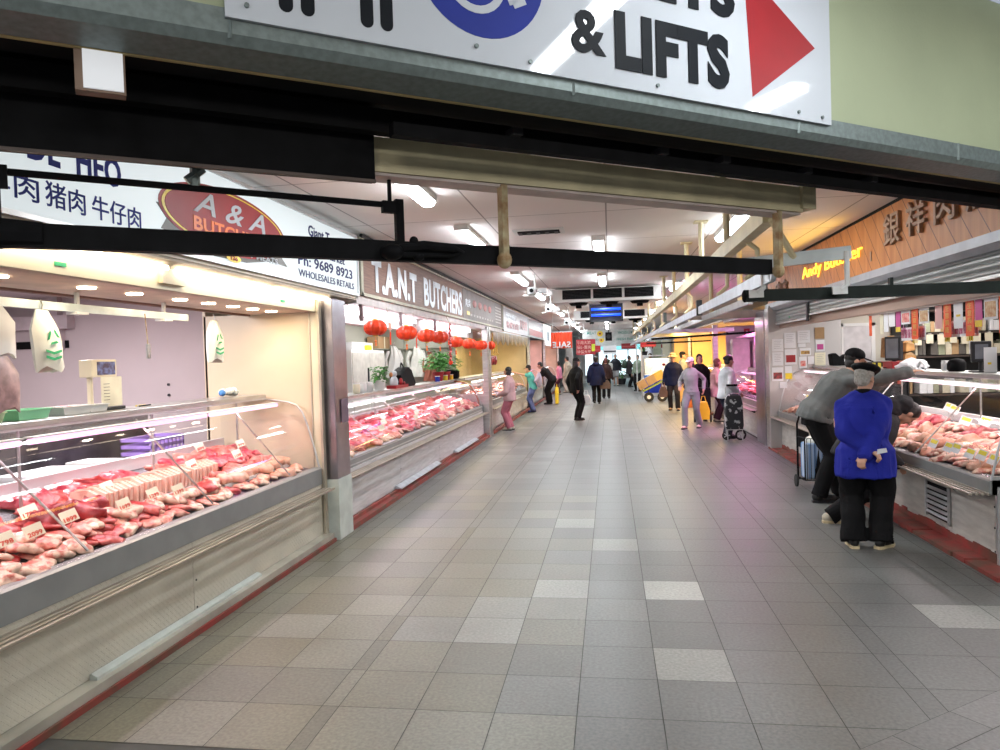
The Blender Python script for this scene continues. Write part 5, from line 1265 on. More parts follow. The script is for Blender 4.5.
# papers and banners hanging under the header
HP = [('cream', 8.44, 8.35, 2.05, 1.83), ('white', 8.33, 8.21, 2.05, 1.85), ('white', 8.19, 8.03, 2.06, 1.9), ('magenta', 8.0, 7.88, 2.04, 1.84), ('photo', 7.86, 7.64, 2.05, 1.91), ('red', 7.61, 7.46, 2.04, 1.76), ('photo', 7.43, 7.22, 2.05, 1.9), ('pink', 7.09, 6.95, 2.05, 1.84), ('red', 6.92, 6.78, 2.05, 1.76), ('white', 6.73, 6.57, 2.05, 1.83), ('red', 6.52, 6.38, 2.05, 1.76), ('magenta', 6.36, 6.25, 2.04, 1.83), ('photo', 6.22, 6.02, 2.05, 1.88), ('red', 6.0, 5.86, 2.04, 1.77), ('red', 8.78, 8.70, 2.05, 1.82)]
for i, (k, ya, yb, z1, z0) in enumerate(HP):
    lab = ['narrow cream slip hanging from the header, left of the white sheets', 'white sheet hanging from the header, left one', 'white sheet hanging next to the magenta card', 'magenta and yellow card hanging from the header, left one', 'white card with a meat photo right of the magenta card', 'red orange banner, first from left, above the brown bags', 'white framed photo card right of the first red banner', 'pale pink sheet hanging left of the second red banner', 'red orange banner, second from left, with vertical characters', 'tall white notice with a yellow spot between two red banners', 'red orange banner, third from left, right of the tall white notice', 'magenta and yellow card right of the third red banner', 'large food photo card at the right of the hanging row', 'red banner cut by the right edge of the picture', 'short narrow red strip at the far left of the hanging row'][i]
    t = thing('hanging_card', lab, 'hanging card', (2.9, (ya + yb) / 2, z0), 0, 'cards and banners hanging from the right stall header')
    m_ = {'cream': M['ticket'], 'white': M['paper'], 'magenta': M['magenta'], 'photo': M['paper'], 'red': M['redprint'], 'pink': M['pinkpaper']}[k]
    w = MB(); w.box(2.90, 2.903, yb, ya, z0, z1 + .01); w.build('card', m_, t)
    h = z1 - z0
    if k == 'photo':
        w = MB(); w.box(2.897, 2.90, yb + .02, ya - .02, z0 + .02, z1 - .03); w.build('photo', [mat('food_photo2', (.5, .22, .08), .5, 0, .5, 30, col2=(.65, .5, .3)), MATS['meat_photo'], mat('food_photo3', (.3, .25, .3), .5, 0, .4, 30, col2=(.6, .3, .3))][i % 3], t)
    if k in ('magenta',):
        w = MB(); w.box(2.897, 2.90, yb, ya, z0, z0 + h * .25); w.build('yellow_part', M['yellow'], t)
    if k == 'white' and i == 9:
        w = MB(); w.box(2.897, 2.90, yb + .04, ya - .05, z0 + h * .45, z0 + h * .53); w.build('yellow_spot', M['yellow'], t)
    if k == 'red' and ya - yb > .1:
        for j, ch in enumerate('生意興隆'): text(ch, (2.899, ya - .035, z1 - .065 - j * .062), *RX, ya - yb - .07, .05, M['gold'], t, 'gold_character', 0, .001, lift=0)
        w = MB()
        for q in range(4): w.cyl((2.90, yb + .03 + q * .03, z0), (2.90, yb + .03 + q * .03, z0 - .04), .004, n=5)
        w.build('fringe', M['yellow'], t)
for i, (ya, yb, z1, z0) in enumerate(((8.0, 7.42, 1.88, 1.75), (7.02, 6.42, 1.90, 1.76))):
    t = thing('photo_strip', ['purple pink strip of meat pictures behind the first red banner', 'purple pink strip of meat pictures behind the second red banner'][i], 'picture strip', (2.95, ya, z0))
    w = MB(); w.box(2.95, 2.953, yb, ya, z0, z1); w.build('strip', M['paper'], t)
    w = MB()
    for q in range(7): w.box(2.947, 2.95, yb + .02 + q * .082, yb + .085 + q * .082, z0 + .025, z1 - .02)
    w.build('pictures', mat('magenta_meat_photo', (.42, .07, .16), .5, 0, .4, 40, col2=(.6, .3, .4)), t)
    w = MB(); w.box(2.95, 2.953, yb + .05, yb + .06, z1, 2.06); w.box(2.95, 2.953, ya - .06, ya - .05, z1, 2.06); w.build('cord', M['paper'], t)
# shelf unit with binders
su = thing('shelf_unit', 'dark open shelf unit full of binders at the back of the right stall', 'shelf unit', (5.4, 12.5, 0))
w = MB()
for z in (.9, 1.50, 1.86, 2.22): w.box(4.62, 6.28, 12.3, 12.9, z, z + .025)
w.build('shelf', mat('dark_shelf', (.05, .035, .03), .5), su)
w = MB(); w.box(4.6, 4.63, 12.3, 12.9, 0, 2.4); w.box(6.26, 6.29, 12.3, 12.9, 0, 2.4); w.box(4.6, 6.29, 12.88, 12.9, 0, 2.4); w.build('frame', M['darkgrey'], su)
rg = random.Random(9); cols_ = [mat('cream_binder', (.60, .55, .42), .6), mat('olive_binder', (.30, .32, .22), .6), M['card'], mat('dark_binder', (.10, .09, .08), .6), M['paper']]
nb = 0
for z, ztop in ((1.525, 1.84), (1.885, 2.19), (.925, 1.48)):
    x = 4.66
    while x < 6.2:
        wd = rg.uniform(.04, .12); h = rg.uniform(.14, .24)
        if rg.random() < .18: x += rg.uniform(.03, .1); continue
        o = MB().box(0, wd - .006, 0, .22, 0, h).build('binder', rg.choice(cols_), None, bevel=.004); o.location = (x, 12.34, z + (0.012 if 1 else 0)); 
        o.rotation_euler = (0, 0, 0)
        tag(o, '%s binder standing on the %s shelf of the dark shelf unit' % ({'cream_binder': 'cream', 'olive_binder': 'olive', 'brown_cardboard': 'brown', 'dark_binder': 'dark', 'white_paper': 'white'}[o.data.materials[0].name], {1.525: 'middle', 1.885: 'top', .925: 'lower'}[z]), 'binder', 'binders on the dark shelf unit')
        x += wd
for i in range(7):
    x = 4.72 + i * .17
    t = thing('note_pad', 'cream note block hanging from the edge of the top shelf', 'note block', (x, 12.28, 1.72), 0, 'note blocks on the shelf edge')
    w = MB(); w.box(x, x + .10, 12.27, 12.3, 1.70 + .02 * (i % 2), 1.86); w.build('pad', cols_[0], t); t['label'] = 'cream note block on the top shelf edge, %s from the left' % ('first', 'second', 'third', 'fourth', 'fifth', 'sixth', 'seventh')[i]; w = MB(); w.box(x + .03, x + .07, 12.265, 12.305, 1.86, 1.88); w.build('clip', M['steel'], t)
for i in range(3):
    t = thing('paper_bag', ['large brown paper bag hanging left of the shelf unit', 'smaller brown paper bag beside the red edge', 'brown paper bundle low beside the shelf unit'][i], 'paper bag', ((4.35, 4.56, 4.52)[i], 12.2, 1.4))
    x0, x1, z0, z1 = ((4.2, 4.46, 1.52, 1.86), (4.50, 4.64, 1.60, 1.78), (4.48, 4.66, 1.44, 1.60))[i]
    w = MB(); w.prism([(x0, z0), (x0 + .02, z1 - .03), ((x0 + x1) / 2, z1), (x1 - .01, z1 - .06), (x1, z0 + .02)], 'y', 12.05, 12.25); w.build('bag', mat('tan_paper', (.42, .22, .08), .8, 0, .2, 8), t, bevel=.01)
    w = MB(); w.prism([(x0 + .02, z1 - .03), ((x0 + x1) / 2, z1), (x1 - .01, z1 - .06), ((x0 + x1) / 2, z1 - .05)], 'y', 12.045, 12.05); w.build('folded_top', M['card'], t)
t = thing('wall_panel', 'narrow red panel left of the shelf unit', 'panel', (4.5, 12.28, 1.2)); w = MB(); w.box(4.46, 4.52, 12.26, 12.30, 1.1, 1.75); w.build('panel', mat('brick_red', (.40, .06, .03), .5), t)
w = MB(); w.box(4.1, 4.62, 12.3, 12.9, .9, 1.45); t = w.build('bench_box', M['darkgrey']); tag(t, 'dark bench box under the brown bags at the back of the right stall', 'box')
def monitor(lab, x, y, z, wd, ht, ang, nm='computer_monitor', cat='monitor', paper=False):
    t = thing(nm, lab, cat, (x, y, z), ang, local=True)
    w = MB(); w.box(-wd / 2, wd / 2, -.02, .03, .10, .10 + ht); w.build('casing', M['darkgrey'], t, bevel=.01)
    w = MB(); w.box(-wd / 2 + .03, wd / 2 - .03, -.024, -.02, .13, .07 + ht); w.build('screen', M['screen'], t)
    w = MB(); w.cyl((0, .01, 0), (0, .01, .10), .018, n=10); w.box(-.09, .09, -.07, .08, 0, .015); w.build('stand', M['darkgrey'], t)
monitor('black monitor seen edge on above the leaning man', 3.50, 9.75, 1.42, .26, .30, math.radians(-68))
monitor('tall grey-screened scale display on the right worktop', 3.52, 7.62, 1.42, .17, .20, math.radians(-10), 'scale_display', 'scale')
monitor('dark till screen cut by the right edge of the picture', 3.75, 7.28, 1.50, .3, .15, 0, 'till_screen', 'till')
t = thing('notice', 'tall white notice with a yellow spot standing on the right worktop', 'notice', (3.48, 7.38, 1.42))
w = MB(); w.box(3.43, 3.54, 7.37, 7.375, 1.42, 1.66); w.build('sheet', M['paper'], t); w = MB(); w.box(3.46, 3.49, 7.366, 7.37, 1.50, 1.52); w.build('yellow_spot', M['yellow'], t); w = MB(); w.box(3.44, 3.53, 7.37, 7.42, 1.42, 1.43); w.build('foot', M['perspex'], t)
t = thing('plastic_bag', 'white plastic bag lying on the right worktop beyond the outstretched hand', 'plastic bag', (3.5, 9.25, 1.42))
w = blob(21, (.13, .22, .06), .3, 18, 10, fr=8); w.v = [p + V(3.5, 9.2, 1.42) for p in w.v]; w.build('bag', M['paper'], t, smooth=True)
w = MB(); w.path([(3.48, 8.98, 1.45), (3.47, 8.88, 1.52), (3.48, 8.80, 1.48), (3.48, 8.76, 1.43)], .014, 6); w.build('handle', M['paper'], t, smooth=True)
t = thing('tub', 'red tub with yellow ticket on the right worktop', 'tub', (3.5, 9.75, 1.42)); w = MB(); w.box(3.42, 3.58, 9.58, 9.9, 1.42, 1.50); w.build('tub', M['signred'], t, bevel=.006)
w = MB(); w.box(3.41, 3.59, 9.57, 9.91, 1.495, 1.505); w.build('rim', M['signred'], t)
t = thing('beaker', 'pale grey beaker on the right worktop', 'beaker', (3.5, 8.34, 1.42)); w = MB(); w.lathe((3.5, 8.34, 1.42), [(.03, 0), (.034, .01), (.036, .09), (.03, .10)]); w.build('body', M['alu'], t, smooth=True); w = MB(); w.cyl((3.5, 8.34, 1.52), (3.5, 8.34, 1.53), .034); w.build('lid', M['white'], t)
t = thing('kettle', 'black round kettle on the right worktop beside the beaker', 'kettle', (3.5, 8.08, 1.42)); w = MB(); w.lathe((3.5, 8.08, 1.42), [(.07, 0), (.085, .02), (.085, .09), (.06, .12), (.02, .13)], 18); w.build('body', M['black'], t, smooth=True); w = MB(); w.path([(3.5, 8.16, 1.50), (3.5, 8.21, 1.50), (3.5, 8.21, 1.45), (3.5, 8.16, 1.44)], .008, 6); w.build('handle', M['paper'], t)
for i, y in enumerate((9.95, 10.15, 10.9)):
    t = thing('price_card', 'yellow price card standing on the right worktop above the leaning man, number %s' % ['one from right', 'two from right', 'three from right'][i], 'price card', (3.42, y, 1.42), 0, 'yellow cards on the right worktop'); w = MB(); w.box(3.40, 3.404, y - .05, y + .05, 1.42, 1.49); w.build('card', M['yticket'], t); w = MB(); w.box(3.40, 3.44, y - .03, y + .03, 1.418, 1.422); w.build('foot', M['paper'], t)

# ================================================================== pink lit stall and beyond, right side
M['pinkwall'] = mat('mauve_pink_wall', (.50, .36, .44), .6, 0, .08, 1)
PP = [(2.80, .72), (2.86, .95), (2.95, 1.12), (3.1, 1.2), (3.35, 1.23)]
cp = counter('counter of the pink lit stall on the right', 1, 14.4, 18.6, PP, .56, M['whiteply'], M['pinktube'], led=1.25, deck=(.74, .95), bumper=(.58, .72), brackets=True)
w = MB(); rg = random.Random(4)
for i in range(90):
    a = rg.uniform(2.9, 3.5); w.ell((a, rg.uniform(14.6, 18.4), .77 + (a - 2.83) * .236 + rg.uniform(.01, .06)), (rg.uniform(.05, .12), rg.uniform(.05, .12), rg.uniform(.02, .05)), 8, 5)
tag(w.build('heaped_meat', MK, None, smooth=True), 'heaps of pink meat filling the case of the pink lit stall', 'meat', kind='stuff')
struct(MB().box(4.9, 5.0, 13.05, 22, 0, 3.1).build('wall_right_pink_stall', M['pinkwall']))
struct(MB().box(3.0, 5.0, 19.7, 19.76, 0, 2.35).build('wall_right_pink_stall_end', M['pinkwall']))
struct(MB().box(5.0, 8, 13.05, 13.1, 0, 3.1).build('wall_right_pink_stall_near', M['pinkwall']))
lamp('pink_stall_light', (3.6, 16.3, 2.4), (.5, 3.2), 70, (1, .42, .78)); lamp('pink_stall_light', (2.62, 15.6, 2.25), (.3, 1.6), 26, (1, .35, .78))
t = thing('pink_cloth', 'pink lit cloths and bags hanging by the steel pillar of the pink stall', 'cloth', (3.0, 15.5, 2.1))
PKC = mat('pink_cloth', (.80, .32, .60), .6, 0, .15, 6)
w = MB(); w.box(2.95, 2.99, 14.6, 15.6, 2.08, 2.36); w.prism([(14.6, 2.08), (17.6, 2.02), (17.6, 2.0), (14.6, 1.98)], 'x', 2.9, 3.2); w.build('awning', PKC, t)
w = MB(); w.prism([(15.3, 1.98), (15.6, 1.98), (15.5, 1.72), (15.35, 1.70)], 'x', 2.93, 2.97); w.build('hanging_cloth', PKC, t)
w = MB(); w.box(2.99, 3.0, 14.3, 14.9, 2.1, 2.3); w.build('bracket', M['steel'], t)
t = thing('plastic_bag', 'puffy pink bag on the counter of the pink lit stall', 'plastic bag', (3.3, 15.6, 1.28))
w = blob(31, (.12, .22, .10), .25, 16, 9); w.v = [p + V(3.35, 15.7, 1.285) for p in w.v]; w.build('bag', PKC, t, smooth=True)
w = MB(); w.ell((3.35, 15.7, 1.43), (.02, .03, .03)); w.build('knot', PKC, t)
for i, (x, wd, c) in enumerate(((3.1, .42, 'pale_door_a'), (3.6, .45, 'pale_door_b'), (4.15, .5, 'pale_door_a'))):
    t = thing('cupboard', ['tall pinkish cupboard left of the three at the end of the pink stall', 'tall pinkish cupboard in the middle at the end of the pink stall', 'tall cupboard right of the three at the end of the pink stall'][i], 'cupboard', (x, 19.4, 0))
    w = MB(); w.box(x, x + wd, 19.35, 19.68, 0, 2.0 - .07 * i); w.build('body', mat(c, (.58 - .06 * i, .46, .50), .5), t); w = MB(); w.box(x + .02, x + wd - .02, 19.335, 19.35, .05, 1.93 - .07 * i); d_ = w.build('door', mat(c + '_leaf', (.62, .50, .54), .5), t)
    w = MB(); w.box(x + wd - .07, x + wd - .05, 19.32, 19.335, 1.0, 1.2); w.build('handle', M['steel'], d_)
t = thing('safety_sign', 'small red sign with a white mark above the cupboards in the pink stall', 'sign', (3.45, 19.3, 2.08)); w = MB(); w.box(3.38, 3.52, 19.28, 19.3, 2.06, 2.26); w.build('plate', M['signred'], t); w = MB(); w.box(3.43, 3.47, 19.272, 19.28, 2.12, 2.2); w.build('mark', M['signwhite'], t)
t = thing('stall_post', 'steel post between the pink stall and the orange lit stall', 'post', (2.75, 19.8, 0)); w = MB(); w.box(2.68, 2.80, 19.75, 19.95, 0, 2.4); w.build('post', M['steel'], t); w = MB(); w.box(2.66, 2.82, 19.73, 19.97, 0, .06); w.build('foot', M['darkgrey'], t)
t = thing('dark_rail', 'thin dark rail running over the pink and orange stalls', 'rail', (2.2, 19.5, 2.0)); w = MB(); w.bar((1.1, 19.6, 2.08), (3.4, 17.8, 2.13), .05, .05); w.bar((1.0, 20.5, 1.98), (2.7, 20.3, 2.0), .04, .04); w.build('rail', M['black'], t); w = MB(); w.box(2.69, 2.73, 17.6, 19.8, 2.1, 2.14); w.build('side_rail', M['black'], t)
struct(MB().box(2.95, 4.9, 14.35, 19.7, 2.44, 2.48).build('ceiling_spill_block_pink', mat('grey_spill_block', (.45, .43, .44), .6))); struct(MB().box(2.95, 4.9, 20, 25.8, 2.5, 2.54).build('ceiling_spill_block_orange', MATS['grey_spill_block']))  # slabs added over both stalls to keep their coloured light from spilling up
# orange stall
OW = mat('orange_lit_wall', (.62, .38, .14), .6, 0, .12, 1)
struct(MB().box(2.2, 5.0, 25.8, 25.9, 0, 2.5).build('wall_right_orange_stall', OW)); struct(MB().box(4.9, 5.0, 22, 25.8, 0, 2.6).build('wall_right_orange_stall_back', OW))
lamp('orange_area_lamp', (3.6, 22.6, 2.4), (.6, 3), 150, (1, .62, .22)); lamp('orange_area_lamp', (2.4, 24.6, 2.4), (.5, .6), 26, (1, .72, .3)); lamp('orange_area_lamp', (2.1, 22.5, 2.3), (.4, 2.5), 50, (1, .62, .2))  # last lamp added over the aisle for an orange glow on the floor
far_stall('orange', 1, 20.2, 25.6, OW, None, None, 'counter of the orange lit stall on the right', (1, .68, .3), 60, MC, M['shoptube'], xw=4.8)
t = thing('wall_picture', 'dark oval picture on the orange wall', 'picture', (2.95, 25.75, 2.1)); w = MB(); w.ell((2.95, 25.75, 2.12), (.3, .02, .10)); w.build('picture', mat('dark_picture', (.25, .13, .05), .5), t); w = MB(); w.ell((2.95, 25.765, 2.12), (.33, .02, .12)); w.build('frame', M['card'], t)
# fish tank style kiosk at the bend
kc = thing('display_counter', 'glass fronted kiosk with a bright blue lower panel farther down on the right', 'counter', (1.9, 30.5, 0))
w = MB(); w.box(1.30, 2.9, 30.0, 32.0, .0, .80); w.build('base', M['white'], kc)
w = MB(); w.box(1.33, 1.98, 29.98, 30.0, .12, .84); w.build('blue_panel', mat('strong_blue', (.01, .05, .50), .4), kc)
w = MB(); w.box(1.33, 1.98, 29.975, 29.985, .72, .84); w.ell((1.66, 29.98, .45), (.09, .01, .09)); w.build('blue_panel_band', mat('mid_blue', (.08, .25, .70), .4), kc)
w = MB(); w.box(1.30, 1.34, 29.98, 32, .8, 1.62); w.box(2.5, 2.54, 29.98, 32, .8, 1.3); w.build('frame', M['alu'], kc)
w = MB(); w.prism([(1.34, .84), (1.34, 1.6), (2.0, 1.6), (2.45, 1.3), (2.5, .84)], 'y', 30.0, 30.01); w.build('glass', M['perspex'], kc)
w = MB(); w.box(1.3, 2.2, 30, 32, 1.60, 1.64); w.box(1.3, 2.9, 30.02, 32, .8, .84); w.build('tops', M['white'], kc)
w = MB(); w.box(1.4, 2.4, 30.8, 31.8, .85, 1.5); w.build('goods', mat('pale_goods', (.70, .55, .38), .6, 0, .3, 8, col2=(.7, .68, .6)), kc)
lamp('kiosk_light', (1.9, 30.5, 1.58), (.8, .5), 14, (1, .95, .85))
w = MB(); w.ell((2.12, 29.97, 1.25), (.07, .01, .06)); w.build('red_blue_badge', M['signred'], kc)
t = thing('banner', 'row of pale curtains and posters behind the kiosk', 'curtain', (2.3, 34, 1.6))
for i in range(7):
    x = 1.6 + i * .42
    w = MB(); w.box(x, x + .36, 35.0, 35.04, 1.0, 2.55); w.build('panel', [M['paper'], mat('sage_poster', (.42, .48, .36), .6), M['ticket'], mat('warm_poster', (.72, .52, .28), .6), M['paper'], M['ticket'], M['paper']][i], t)
for i, (y, lab) in enumerate(((28.2, 'nearer'), (33.2, 'farther'))):
    far = thing('stall_roof_edge', '%s grey roof edge over the right far stalls' % lab, 'roof edge', (2.2, y, 2.25)); w = MB(); w.box(1.1, 4.5, y, y + .1, 2.28, 2.42); w.build('edge', M['rail_grey'], far); w = MB(); w.box(1.15, 1.2, y, y + .06, 0, 2.3); w.build('post', M['alu'], far)
t = thing('orange_container', 'orange crate on the floor by the orange lit stall', 'crate', (2.35, 23.2, 0)); w = MB(); w.box(2.2, 2.6, 23, 23.4, 0, .30); w.build('crate', mat('orange_crate', (.70, .20, .05), .5), t, bevel=.01); w = MB(); w.box(2.19, 2.61, 22.99, 23.41, .27, .31); w.build('rim', MATS['orange_crate'], t)

# ---- hanging signs down the hall
t = thing('sale_banner', 'red hanging banner with SALE seen from behind', 'banner', (-1.57, 24, 2.0))
w = MB(); rings = []
N_ = 24
vs = []; fs = []
for i in range(N_ + 1):
    x = -1.91 + .70 * i / N_
    for z in (1.97, 2.50): vs.append((x, 24 + .018 * math.sin(i * 1.9), z))
    for z in (1.97, 2.50): vs.append((x, 24.008 + .018 * math.sin(i * 1.9), z))
for i in range(N_):
    a = i * 4; fs += [(a, a + 4, a + 5, a + 1), (a + 2, a + 3, a + 7, a + 6), (a, a + 2, a + 6, a + 4), (a + 1, a + 5, a + 7, a + 3)]
w.add(vs, fs); w.build('cloth', mat('orange_red_banner', (.62, .06, .02), .6, 0, .15, 3, stretch=(14, 1, 1)), t)
text('SALE', (-1.86, 23.97, 1.99), (1, 0, 0), (0, 0, 1), .60, .2, M['silver'], t, 'reversed_lettering', .03, .004, mirror=True)
w = MB(); w.box(-1.93, -1.19, 23.99, 24.02, 2.49, 2.52); w.path([(-1.85, 24, 2.5), (-1.85, 24, 3.1)], .006, 5); w.path([(-1.28, 24, 2.5), (-1.28, 24, 3.1)], .006, 5); w.build('hanging_bar', M['alu'], t)
t = thing('hanging_sign', 'dark red hanging price sign with a yellow panel beyond the SALE banner', 'sign', (-1.0, 27, 1.8))
w = MB(); w.box(-1.22, -.52, 27, 27.03, 1.74, 2.30); w.build('board', mat('crimson_sign', (.42, .03, .05), .5), t)
for k in range(3): text(['牛肉大減', '價優質肉', '特價大平'][k], (-1.19, 26.995, 2.12 - k * .17), (1, 0, 0), (0, 0, 1), .50, .13, M['pinkpaper'], t, 'pale_characters', .02, .003)
w = MB(); w.box(-.66, -.54, 26.98, 27.0, 1.86, 2.12); w.build('yellow_panel', mat('lime_yellow', (.55, .75, .05), .5), t)
w = MB(); w.path([(-1.1, 27, 2.3), (-1.1, 27, 3.1)], .006, 5); w.path([(-.6, 27, 2.3), (-.6, 27, 3.1)], .006, 5); w.build('cord', M['alu'], t)
for i, (x0, x1, y, z0, z1, c, lab) in enumerate(((-.75, -.42, 34, 1.85, 2.15, 'signred', 'small plain red hanging sign right of the dark red price sign'), (-.35, .35, 39, 1.75, 2.2, 'paper', 'pale striped hanging panel in the middle of the far hall'), (.62, 1.38, 40, 2.0, 2.42, 'signred', 'wide red hanging sign at the far right end of the hall'), (1.0, 1.5, 24.5, 1.93, 2.08, 'signred', 'red strip at the front end of the far right roof'))):
    t = thing('hanging_sign', lab, 'sign', ((x0 + x1) / 2, y, z0)); w = MB(); w.box(x0, x1, y, y + .04, z0, z1); w.build('board', M[c], t)
    w = MB(); w.box(x0 + .04, x1 - .04, y - .006, y, z0 + (z1 - z0) * .25, z0 + (z1 - z0) * .4); w.build('band', M['darkgrey'] if c == 'paper' else MATS['dull_red'], t)
    w = MB(); w.path([(x0 + .05, y + .02, z1), (x0 + .05, y + .02, 3.1)], .01, 5); w.path([(x1 - .05, y + .02, z1), (x1 - .05, y + .02, 3.1)], .01, 5); w.build('cord', M['alu'], t)
for i, (y, z0, z1, tl, tr) in enumerate(((31.5, 2.42, 2.78, 'MEAT', 'WHOLESALE MEATS'), (36.5, 2.25, 2.5, 'FOOD', 'FRESH FISH'), (43, 2.2, 2.5, '', ''))):
    t = thing('bulkhead_sign', ['white bulkhead board across the hall with green lettering and a yellow disc', 'second white bulkhead board behind the first', 'farthest white bulkhead board'][i], 'sign', (0, y, z0))
    w = MB(); w.box(-1.15, 1.25, y, y + .06, z0, z1); w.build('board', mat('bulkhead_white', (.62, .66, .66), .5), t)
    w = MB(); w.box(-1.1, -1.08, y, y + .04, z1, 3.1); w.box(1.18, 1.2, y, y + .04, z1, 3.1); w.build('hanger', M['alu'], t)
    if tl:
        text(tl, (-.95, y - .002, z0 + .18), (1, 0, 0), (0, 0, 1), .4, .12, mat('teal_print', (.05, .30, .25), .5), t, 'green_lettering', .01)
        text(tr, (.35, y - .002, z0 + .16), (1, 0, 0), (0, 0, 1), .8, .12, MATS['teal_print'], t, 'green_lettering', .01)
        w = MB(); w.prism(ellp(-.40, z0 + .2, .13, .12, 20), 'y', y - .01, y); w.build('yellow_disc', M['yellow'], t)
        w = MB(); w.prism(ellp(-.40, z0 + .2, .05, .04, 12), 'y', y - .014, y - .01); w.build('red_mark', M['signred'], t)
t = thing('loudspeaker', 'small black box hanging in front of the white bulkhead board', 'speaker', (-.05, 31, 2.35)); w = MB(); w.box(-.17, .10, 31, 31.2, 2.30, 2.66); w.build('box', M['black'], t, bevel=.01); w = MB(); w.cyl((-.035, 30.995, 2.48), (-.035, 31.0, 2.48), .09, n=16); w.path([(-.03, 31.1, 2.66), (-.03, 31.1, 3.1)], .02, 6); w.build('grille_and_stem', M['darkgrey'], t)

# ---- far end of the hall: bright glazed exit
gm = emat('daylight_glazing', (.75, .93, 1.0), 1.15)
gt = emat('cyan_glazing', (.25, .75, .85), .9)
struct(MB().box(-8, -2.0, 54, 54.2, 0, 3.1).build('wall_back_left', M['white'])); struct(MB().box(2.4, 8, 54, 54.2, 0, 3.1).build('wall_back_right', M['white'])); struct(MB().box(-2.0, 2.4, 54, 54.2, 2.45, 3.1).build('wall_back_top', M['white']))
x = -2.0
k = 1
while x < 2.3:
    o = struct(MB().box(x + .04, x + 1.06, 54.05, 54.1, .25, 2.05).build('window_%d' % k, gm)); MB().box(x + .04, x + 1.06, 54.04, 54.09, 2.09, 2.42).build('transom_pane', gt, o)
    MB().box(x - .03, x + .04, 54, 54.12, 0, 2.45).build('mullion', M['alu'], o); MB().box(x, x + 1.1, 54, 54.12, 0, .25).build('bottom_rail', M['alu'], o); MB().box(x, x + 1.1, 54, 54.12, 2.05, 2.09).build('top_rail', M['alu'], o)
    x += 1.1; k += 1
for i, (x, y, c, lab) in enumerate(((-1.75, 46, 'white', 'white column on the left near the far exit'), (-.95, 50, 'white', 'second white column near the far exit'), (-2.3, 42, 'steel', 'steel column on the left far down the hall'))):
    t = thing('column', lab, 'column', (x, y, 0)); w = MB(); w.box(x - .2, x + .2, y - .2, y + .2, 0, 3.1); w.build('shaft', M[c], t); w = MB(); w.box(x - .23, x + .23, y - .23, y + .23, 0, .12); w.build('base', M['steel'], t)
def bush(lab, x, y, z, r, n=160, pot=True):
    t = thing('potted_plant', lab, 'plant', (x, y, z)); rg = random.Random(int(x * 100 + y)); w = MB()
    for i in range(n):
        d = V(rg.gauss(0, 1), rg.gauss(0, 1), rg.gauss(0, 1)).normalized(); c = V(x, y, z + .55 * r + r) + d * r * rg.uniform(.4, 1); s = d.cross(V(.3, .2, 1)).normalized(); L_ = r * .3
        w.add([c, c + d * L_ * .5 + s * L_ * .3, c + d * L_, c + d * L_ * .5 - s * L_ * .3, c + d * L_ * .5 + V(0, 0, .02)], [(0, 1, 4), (1, 2, 4), (2, 3, 4), (3, 0, 4)])
    w.build('leaves', M['leaf'], t, fix=False)
    w = MB(); w.lathe((x, y, z), [(r * .35, 0), (r * .5, r * .6), (r * .4, r * .6)]); w.build('pot', M['darkgrey'], t, smooth=True)
    w = MB(); w.path([(x, y, z + r * .5), (x, y, z + r * 1.2)], .02, 6); w.build('stem', M['leaf'], t)
bush('green bush in a pot beside the person in dark clothes far down the hall', .62, 42.5, 0, .55)
bush('small green plant on top of the kiosk', 1.45, 31.5, 1.64, .28, 90)
row_c = (('pale drinks fridge far down the hall on the right', 1.9, 45, .9), ('pale shelving far down the hall on the right', 2.4, 41, .8))
for lab, x, y, wd in row_c:
    t = thing('fridge', lab, 'fridge', (x, y, 0)); w = MB(); w.box(x, x + wd, y, y + .8, 0, 2.0); w.build('cabinet', M['white'], t); w = MB(); w.box(x + .05, x + wd - .05, y - .03, y, .1, 1.9); w.build('door', M['perspex'], t); w = MB(); w.box(x, x + wd, y - .02, y + .8, 2.0, 2.2); w.build('top_sign', M['signred'], t)

# ================================================================== PEOPLE
def remesh(mb, name, mt, parent, vox, sm=4, wr=None, anis=(1, 1, 1), root=False):
    me = mb.mesh(name); o = bpy.data.objects.new(name, me); COL.objects.link(o)
    r = o.modifiers.new('r', 'REMESH'); r.mode = 'VOXEL'; r.voxel_size = vox; r.adaptivity = 0
    s = o.modifiers.new('s', 'SMOOTH'); s.factor = .5; s.iterations = sm
    dg = bpy.context.evaluated_depsgraph_get(); dg.update()
    m2 = bpy.data.meshes.new_from_object(o.evaluated_get(dg)); bpy.data.objects.remove(o); bpy.data.meshes.remove(me)
    if wr:
        amp, sc = wr
        for v in m2.vertices:
            p = Vector((v.co.x * anis[0], v.co.y * anis[1], v.co.z * anis[2])) * sc
            v.co += v.normal * (noise.noise(p) + .4 * noise.noise(p * 2.3)) * amp
    m2.materials.clear(); m2.materials.append(mt); m2.name = name
    m2.polygons.foreach_set('use_smooth', [True] * len(m2.polygons)); m2.update()
    o = bpy.data.objects.new(name, m2); COL.objects.link(o)
    if parent is not None: o.parent = parent
    return o
def ring(c, rx, ry, R, n=18): return [c + R @ V(rx * math.cos(2 * PI * j / n), ry * math.sin(2 * PI * j / n), 0) for j in range(n)]
def chain(w, pts, rs, n=12):
    for i in range(len(pts)):
        w.ell(pts[i], rs[i], n, 8)
        if i: w.path([pts[i - 1], pts[i]], [rs[i - 1], rs[i]], n)
